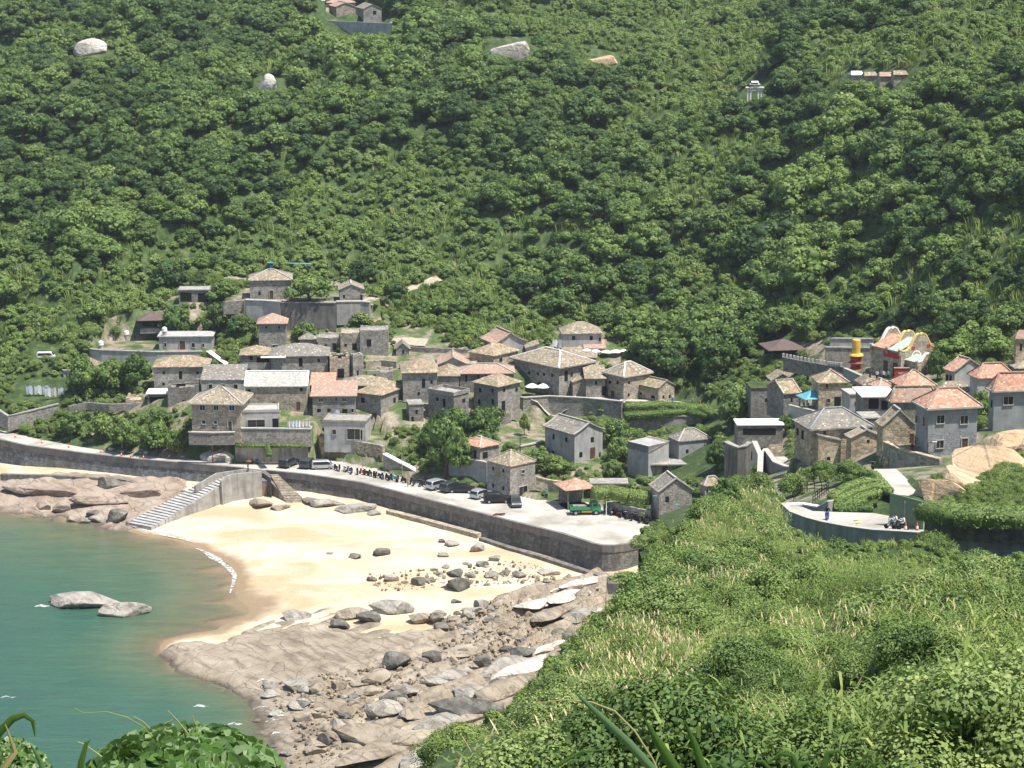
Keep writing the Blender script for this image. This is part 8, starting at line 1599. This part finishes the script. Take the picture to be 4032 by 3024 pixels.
for i, (u, v, t_, lb) in enumerate([(3165, 1606, 'pink', 'person in pink at the left of the blue canopy tent'), (3182, 1608, 'white', 'person in white at the left of the blue canopy tent'), (3205, 1606, 'black', 'person in black beneath the blue canopy tent'), (3322, 1592, 'white', 'person in white by the doorway right of the blue tent')]):
    person(hit(u, v, 225), 250 + i * 15, 0, t_, 'black', lb)
for i, (u, t_, lb) in enumerate([(3452, 'white', 'person in white at the left of the temple forecourt'), (3478, 'white', 'second person in white on the temple forecourt'), (3497, 'teal', 'person in blue-green on the temple forecourt'), (3425, 'black', 'person in black near the incense tower')]):
    person(PZ(u, 1497, 27.3), 240 + i * 20, 0, t_, 'black', lb)
person(hit(2648, 1585, 300), 250, 0, 'white', 'blue', 'person in white on the path right of the low gable cottage'); person(hit(2755, 1608, 300), 200, 0, 'orange', 'black', 'person in red-orange on the terrace path'); person(hit(2726, 1600, 300), 200, 0, 'teal', 'black', 'person in green beside the one in red-orange on the terrace path')
person(hit(3035, 1795, 225), 250, 0, 'teal', 'black', 'person in pale blue coming down the steps')
person(PROAD(3650, 2082), 250, 0, 'teal', 'black', 'road worker in blue with yellow helmet standing among the cones')
e = empty('helmet', PROAD(3650, 2082), 'yellow helmet on the road worker', 'helmet'); MB().lathe((.05, 0, 1.64), [(.16, 0), (.13, .04), (.12, .1), (.02, .17)], 10).build('shell', M['gold'], e)
def rider(u, v, yaw, top, paint, label, p=None):
    p = PROAD(u, v) if p is None else p; scooter(0, 0, yaw, paint, 'scooter ridden by the ' + label, z=p, group=None)
    person(p + Vector((math.cos(R(yaw)) * -.38, math.sin(R(yaw)) * -.38, .30)), yaw, 1, top, 'black', label)
rider(3256, 2052, 262, 'black', 'blue', 'rider in black leaving the hairpin on a blue scooter')
rider(3515, 2084, 150, 'white', 'white', 'rider in white approaching the cones on the curved road'); rider(3545, 2090, 150, 'white', 'grey', 'second rider in white beside the cones')
# ------------------------------------------------------------------ road furniture
M['cone'] = m_flat('cone_orange', (.70, .10, .02), .6, .08)
def cone(p, label, group, k=1.0):
    e = empty('traffic_cone', p, label, 'traffic cone', group); MB().box((0, 0, .03), (.42 * k, .42 * k, .06)).lathe((0, 0, .06), [(.16 * k, 0), (.12 * k, .3 * k), (.04 * k, .78 * k)], 12).build('body', M['cone'], e)
    MB().lathe((0, 0, .06), [(.125 * k, .28 * k), (.095 * k, .48 * k)], 12).build('reflective_band', M['white'], e)
for u, lb in ((3565, 'leftmost traffic cone, beside the riders'), (3610, 'second traffic cone, in front of the green hoarding'), (3680, 'third traffic cone, right of the road worker'), (3801, 'rightmost lone traffic cone on the curved road')): cone(PROAD(u, 2096), lb, 'traffic cones on the curved road', 1.25)
for i, (u, v) in enumerate([(60, 1722), (165, 1745), (270, 1762), (398, 1782), (478, 1795), (515, 1800), (565, 1806)]):
    cone(PZ(u, v, QZ), f'orange cone on the west road, {["at the left end", "second from the left end", "below the scrubby tree", "below the lamp post", "right of the lamp post", "fourth from the pale boulder", "closest to the pale boulder"][i]}', 'cones along the west road', .9)
# green hoarding with pale vertical stripes
M['hoard'] = m_flat('green_hoarding', (.20, .29, .18), .7, .08); P = [PROAD(u, v) for u, v in ((3500, 2064), (3560, 2072), (3634, 2085))]; e = empty('hoarding', P[0], 'green site hoarding beside the curved road under the path slab', 'fence')
wallmesh('panel', [p - P[0] for p in P], 3.2, -.3, .12, M['hoard'], e); MB().bar(P[1] - P[0] + Vector((0, -.12, .3)), P[1] - P[0] + Vector((0, -.12, 2.6)), .16, .04).bar(Vector((.3, -.1, .6)), Vector((.3, -.1, 2.4)), .14, .04).build('stripe', M['band'], e)
# black railing on the deck behind the hairpin
e = empty('railing', PZ(3150, 1968, 39.3), 'black metal railing with pale benches on the deck behind the hairpin', 'railing'); q = [PZ(u, v, 39.3) - e.location for u, v in ((3125, 1972), (3150, 1935), (3262, 1938), (3200, 1985))]
for k in range(3):
    a_, b_ = q[k], q[k + 1]; n_ = int((b_ - a_).length / .9) + 1
    mb = MB()
    for i in range(n_ + 1): p = a_.lerp(b_, i / n_); mb.bar(p, p + Vector((0, 0, 1.15)), .07)
    for z_ in (.35, .75, 1.12): mb.bar(a_ + Vector((0, 0, z_)), b_ + Vector((0, 0, z_)), .06)
    mb.build('rail_section', M['black'], e)
wall('deck_wall', 'pale concrete deck wall at the hairpin bend of the curved road', [(3098, 1992), (3160, 1990), (3220, 2000), (3262, 1975)], [39.9, 39.9, 39.9, 41.2], 2.6, 'pale', .5, cap=1, capm='white')
# lamp posts
def lamp(u, v, hpx, label, m_='rim', head='teal', z=None, yaw=0, y=None):
    p = (hit(u, v, 225) if y is None else PY(u, v, y)) if z is None else PZ(u, v, z); h = hpx / F * math.hypot(p.y, CZ - p.z); e = empty('street_lamp', p, label, 'street lamp', None, R(yaw))
    MB().tube([(0, 0, -.3), (0, 0, h * .97)], [.09, .055], 8).bar((0, 0, h * .94), (.7, 0, h), .06).build('pole', M[m_], e); MB().box((.85, 0, h), (.6, .26, .1)).build('lamp_head', PT[head] if head in PT else M[head], e)
M['rustp'] = m_flat('rusty_pole', (.30, .15, .10), .8, .2)
lamp(481, 1765, 92, 'pole with pale bluish lamp heads on the verge of the west road', 'rim'); lamp(837, 1822, 128, 'rusty brown pole in front of the pale boulder', 'rustp', 'rustp', z=QZ); lamp(1583, 1885, 150, 'slim pole with brown lamp by the ramp wall', 'tan', 'teal', z=QZ)
lamp(2387, 2030, 58, 'white slanted pole between truck and right hand scooters', 'white', 'white', z=QZ); lamp(2048, 1800, 80, 'dark utility pole behind the quayside house', 'tyre', 'tyre'); lamp(2686, 2125, 142, 'tall lamp with blue head beside the bright slab at the slope foot', 'rim', 'teal', z=8, yaw=180); lamp(2598, 2118, 170, 'lamp with blue head on the grey pole at the corner of the triangular-fronted house', 'rim', 'teal', z=6.1, yaw=180)
lamp(3652, 1800, 62, 'brown post with white globe lamp before the slate grey house', 'wood', 'white', z=33); lamp(3650, 1497, 62, 'slim grey lamp beside the red screen wall', 'rim', 'white', z=27.4); lamp(1740, 70, 60, 'thin green mast among trees at the top edge', 'hoard', 'hoard')
# laundry
def cloth(e, x0, x1, z1, drop, m_, round_=False):
    n = 6; V = []
    for i in range(n + 1):
        t = i / n; x = x0 + (x1 - x0) * t; d = drop * (math.sqrt(max(.05, 1 - (2 * t - 1) ** 2)) if round_ else .9 + .1 * math.sin(9 * t)); V += [(x, .05 * math.sin(7 * t), z1), (x, .08 * math.sin(7 * t + 1), z1 - d)]
    b_ = [(x, y + .02, z) for x, y, z in V]; m = len(V); MB().add(V + b_, [(2 * i, 2 * i + 1, 2 * i + 3, 2 * i + 2) for i in range(n)] + [(m + 2 * i, m + 2 * i + 2, m + 2 * i + 3, m + 2 * i + 1) for i in range(n)]).build('cloth', M[m_], e)
for i, u in enumerate([448, 505, 534, 570]):
    p = PZ(u, 1624, 10.2); e = empty('hanging_cloth', p, f'white half-round cloth on the line before the brown garden wall, {["leftmost and largest", "second from left", "third from left", "rightmost"][i]}', 'laundry', 'white cloths hung on the garden line')
    MB().bar((-.7, 0, -.3), (-.7, 0, 1.3), .05).build('post', M['wood'], e); cloth(e, -.65, .65 if i == 0 else .5, 1.28, 1.1, 'cloth', True)
M['cool_cloth'] = m_flat('bluish_cloth', (.62, .66, .78), .9, .06)
def rack(u, v, wpx, hpx, n_, label, z=None):
    p = hit(u, v, 225) if z is None else PZ(u, v, z); s_ = F / math.hypot(p.y, CZ - p.z); W = wpx / s_; h = hpx / s_; e = empty('drying_rack', p, label, 'drying rack'); MB().bar((-W / 2, 0, -.3), (-W / 2, 0, h), .06).bar((W / 2, 0, -.3), (W / 2, 0, h), .06).bar((-W / 2, 0, h), (W / 2, 0, h), .05).build('frame', M['rim'], e)
    for i in range(n_): a_ = -W / 2 + W * (i + .08) / n_; cloth(e, a_, a_ + W / n_ * random.uniform(.7, .92), h - .02, h * random.uniform(.55, .9), random.choice(['cloth', 'cloth', 'cool_cloth', 'cloth2']))
rack(150, 1562, 96, 46, 3, 'rack of big white sheets at the left of the far left courtyard'); rack(215, 1572, 80, 48, 3, 'rack of white and bluish sheets at the right of the far left courtyard'); rack(1178, 1690, 92, 36, 7, 'rack of white clothes on the terrace right of the green shutters', z=12.0); rack(1328, 1636, 36, 24, 1, 'white banner cloth hung below the orange-pink roof', z=13.0)
rack(2196, 1388, 44, 52, 2, 'white sheets drying left of the highest grey house'); rack(3862, 1640, 36, 60, 2, 'white sheets hanging between the two slate grey houses')
# bits and pieces
e = empty('driftwood', PZ(1965, 2030, QZ), 'small heap of reddish driftwood on the edge of the sea wall', 'driftwood'); MB().bar((-1, 0, .1), (1, .3, .25), .22).bar((-.6, .3, .2), (.9, -.2, .35), .18).build('wood_piece', M['wood2'], e)
for i, (u, v) in enumerate([(2290, 2480), (2330, 2470), (2380, 2455), (2345, 2430)]):
    p = hit(u, v + 60, 150); tag(MB().tube([(0, 0, -.3), (.05, 0, 2.2), (.12, 0, 4.2)], [.035, .03, .012], 5).build('bare_stalk', M['rustp'], origin=None), f'thin bare stalk rising from the slope against the pale shelf, {["leftmost", "second", "rightmost tallest", "third"][i]}', 'dead stalk', 'bare stalks before the shelf').location = p
for u, v, lb in ((635, 1330, 'white water tank on the left corner of the flat terrace house'), (498, 1330, 'white-capped grey pillar on the grassy terrace'), (398, 1372, 'white-capped pillar at the left corner of the west terrace')):
    p = hit(u, v, 300) if u != 635 else PZ(635, 1378, 17.4) + Vector((.6, 1, 2.9)); e = empty('water_tank', p, lb, 'water tank'); MB().lathe((0, 0, -.4), [(.45, 0), (.45, 1.0)], 10).build('base', M['plaster'], e); MB().lathe((0, 0, .6), [(.5, 0), (.55, .1), (.5, .7), (.2, .95)], 12).build('tank', M['white'], e)
# parapet of small lion-like posts between pavilion and temple, forecourt balustrade
e = empty('balustrade', PZ(3090, 1412, 25.6), 'pale crenellated balustrade dropping from the pavilion towards the incense tower', 'balustrade'); P = [PZ(u, v, z) - e.location for u, v, z in ((3085, 1408, 25.9), (3170, 1424, 25.8), (3262, 1440, 25.8), (3322, 1446, 26))]
wallmesh('base_wall', P, [p.z for p in P], [p.z - 2.4 for p in P], .5, M['darkst'], e); mb = MB()
for k in range(3):
    for i in range(6): mb.box(P[k].lerp(P[k + 1], i / 6) + Vector((0, .2, .35)), (.42, .3, .7))
mb.build('merlon', M['pale'], e)
wall('forecourt_wall', 'long grey forecourt wall with pale top below the temple, running down right', [(3322, 1452), (3420, 1495), (3560, 1512), (3600, 1512)], [26.8, 27.6, 27.7, 27.7], 2.6, 'plaster', .4, cap=1, capm='band')
stair_ = stair('path_steps', 'warm-toned brick steps between the gable annex and the curved stone wall', (PZ(3478, 1800, 31.8), PZ(3498, 1800, 31.8)), (PZ(3478, 1862, 29.4), PZ(3512, 1862, 29.4)), 9, 'warm')
stair('path_steps', 'brown steps rising between pale ramp walls to the cafe shelter', (PZ(3030, 1752, 22.6), PZ(3078, 1748, 22.6)), (PZ(3022, 1800, 20.6), PZ(3088, 1798, 20.6)), 6, 'warm')
stair('path_steps', 'narrow grey steps dropping from the right end of the terrace path', (PZ(2826, 1625, 13.6), PZ(2852, 1625, 13.6)), (PZ(2816, 1700, 10.6), PZ(2846, 1700, 10.6)), 12, 'plaster')
struct(MB().add([PZ(u, v, z) + Vector((0, 0, .05)) for u, v, z in ((2690, 2010, 9.5), (2755, 2008, 10.2), (2762, 2040, 9.3), (2745, 2098, 7.4), (2700, 2050, 8.2))] + [PZ(u, v, z) - Vector((0, 0, 1.5)) for u, v, z in ((2690, 2010, 9.5), (2755, 2008, 10.2), (2762, 2040, 9.3), (2745, 2098, 7.4), (2700, 2050, 8.2))], [(0, 1, 2, 3, 4), (0, 5, 6, 1), (1, 6, 7, 2), (2, 7, 8, 3), (3, 8, 9, 4), (4, 9, 5, 0)]).build('sunlit_ramp', M['pave']))
def pathstrip(px, wm, m_='pave', name='footpath'):
    P = [hit(u, v, 225) for u, v in px]; Q = []
    for i in range(len(P) - 1):
        for k in range(8): Q.append(P[i].lerp(P[i + 1], k / 8))
    Q.append(P[-1]); V = []
    for i, p in enumerate(Q):
        d = Q[min(i + 1, len(Q) - 1)] - Q[max(i - 1, 0)]; d.z = 0; d.normalize(); s = Vector((-d.y, d.x, 0)) * wm / 2
        for q in (p + s, p, p - s): V.append(Vector((q.x, q.y, max(float(gz(q.x, q.y)), float(gz(p.x, p.y)) - .25) + .07)))
    return struct(mk(name, V, [(3 * i + k, 3 * i + k + 1, 3 * i + 4 + k, 3 * i + 3 + k) for i in range(len(Q) - 1) for k in (0, 1)], M[m_]))
M['dirt'] = m_flat('pale_dirt', (.40, .34, .26), .95, .2)
pathstrip([(2090, 1568), (2300, 1564), (2434, 1576), (2662, 1586), (2840, 1618)], 2.0); pathstrip([(1445, 1200), (1560, 1165), (1640, 1130), (1730, 1100)], 2.4, 'dirt'); pathstrip([(1540, 1350), (1600, 1345), (1680, 1352)], 4.0, 'dirt')
pathstrip([(2960, 1600), (3050, 1628), (3120, 1640)], 2.0, 'pave'); pathstrip([(2860, 1608), (2930, 1590), (2975, 1540)], 2.2, 'pave')
P = [PZ(u, v, 20.8) for u, v in ((3015, 1800), (3090, 1797), (3150, 1842), (3060, 1845), (3010, 1830))]
struct(MB().prism([(p.x, p.y) for p in P], 18.5, 20.8).build('paved_landing', M['pave']))
P = [PZ(u, v, 27.75) for u, v in ((3200, 1842), (3340, 1846), (3470, 1846), (3470, 1856), (3300, 1862), (3190, 1852))]
struct(MB().prism([(p.x, p.y) for p in P], 25, 27.75).build('paved_landing', M['pave']))
# haze of a humid noon
m = bpy.data.materials.new('humid_air'); m.use_nodes = True; n = m.node_tree.nodes; l = m.node_tree.links; n.remove(n['Principled BSDF'])
pv = n.new('ShaderNodeVolumePrincipled'); pv.inputs['Density'].default_value = .00009; pv.inputs['Color'].default_value = (.80, .88, 1, 1); pv.inputs['Anisotropy'].default_value = .2
l.new(pv.outputs[0], n['Material Output'].inputs['Volume'])
hz = MB().box((0, 340, 90), (1300, 1700, 236)).build('haze', m); hz['kind'] = 'stuff'
# like things that share a label are told apart by their order along the photo
ORD = ['leftmost', 'second', 'third', 'fourth', 'fifth', 'sixth', 'seventh', 'eighth', 'ninth', 'tenth', 'eleventh', 'twelfth']
_by = {}
for _o in bpy.data.objects:
    if '_rel' in _o: del _o['_rel']
    if _o.parent is None and _o.get('category') and _o.get('group') and _o.get('label'): _by.setdefault((_o['group'], _o['label']), []).append(_o)
for (_g, _lb), _v in _by.items():
    if 1 < len(_v) <= 12:
        _v.sort(key=lambda o: proj(o.location)[0])
        for _i, _o in enumerate(_v): _o['label'] = f"{_lb}, {ORD[_i]}" if len(_lb.split()) > 13 else f"{_lb}, {ORD[_i] + (' such one' if _i == 0 else ' from left')}"
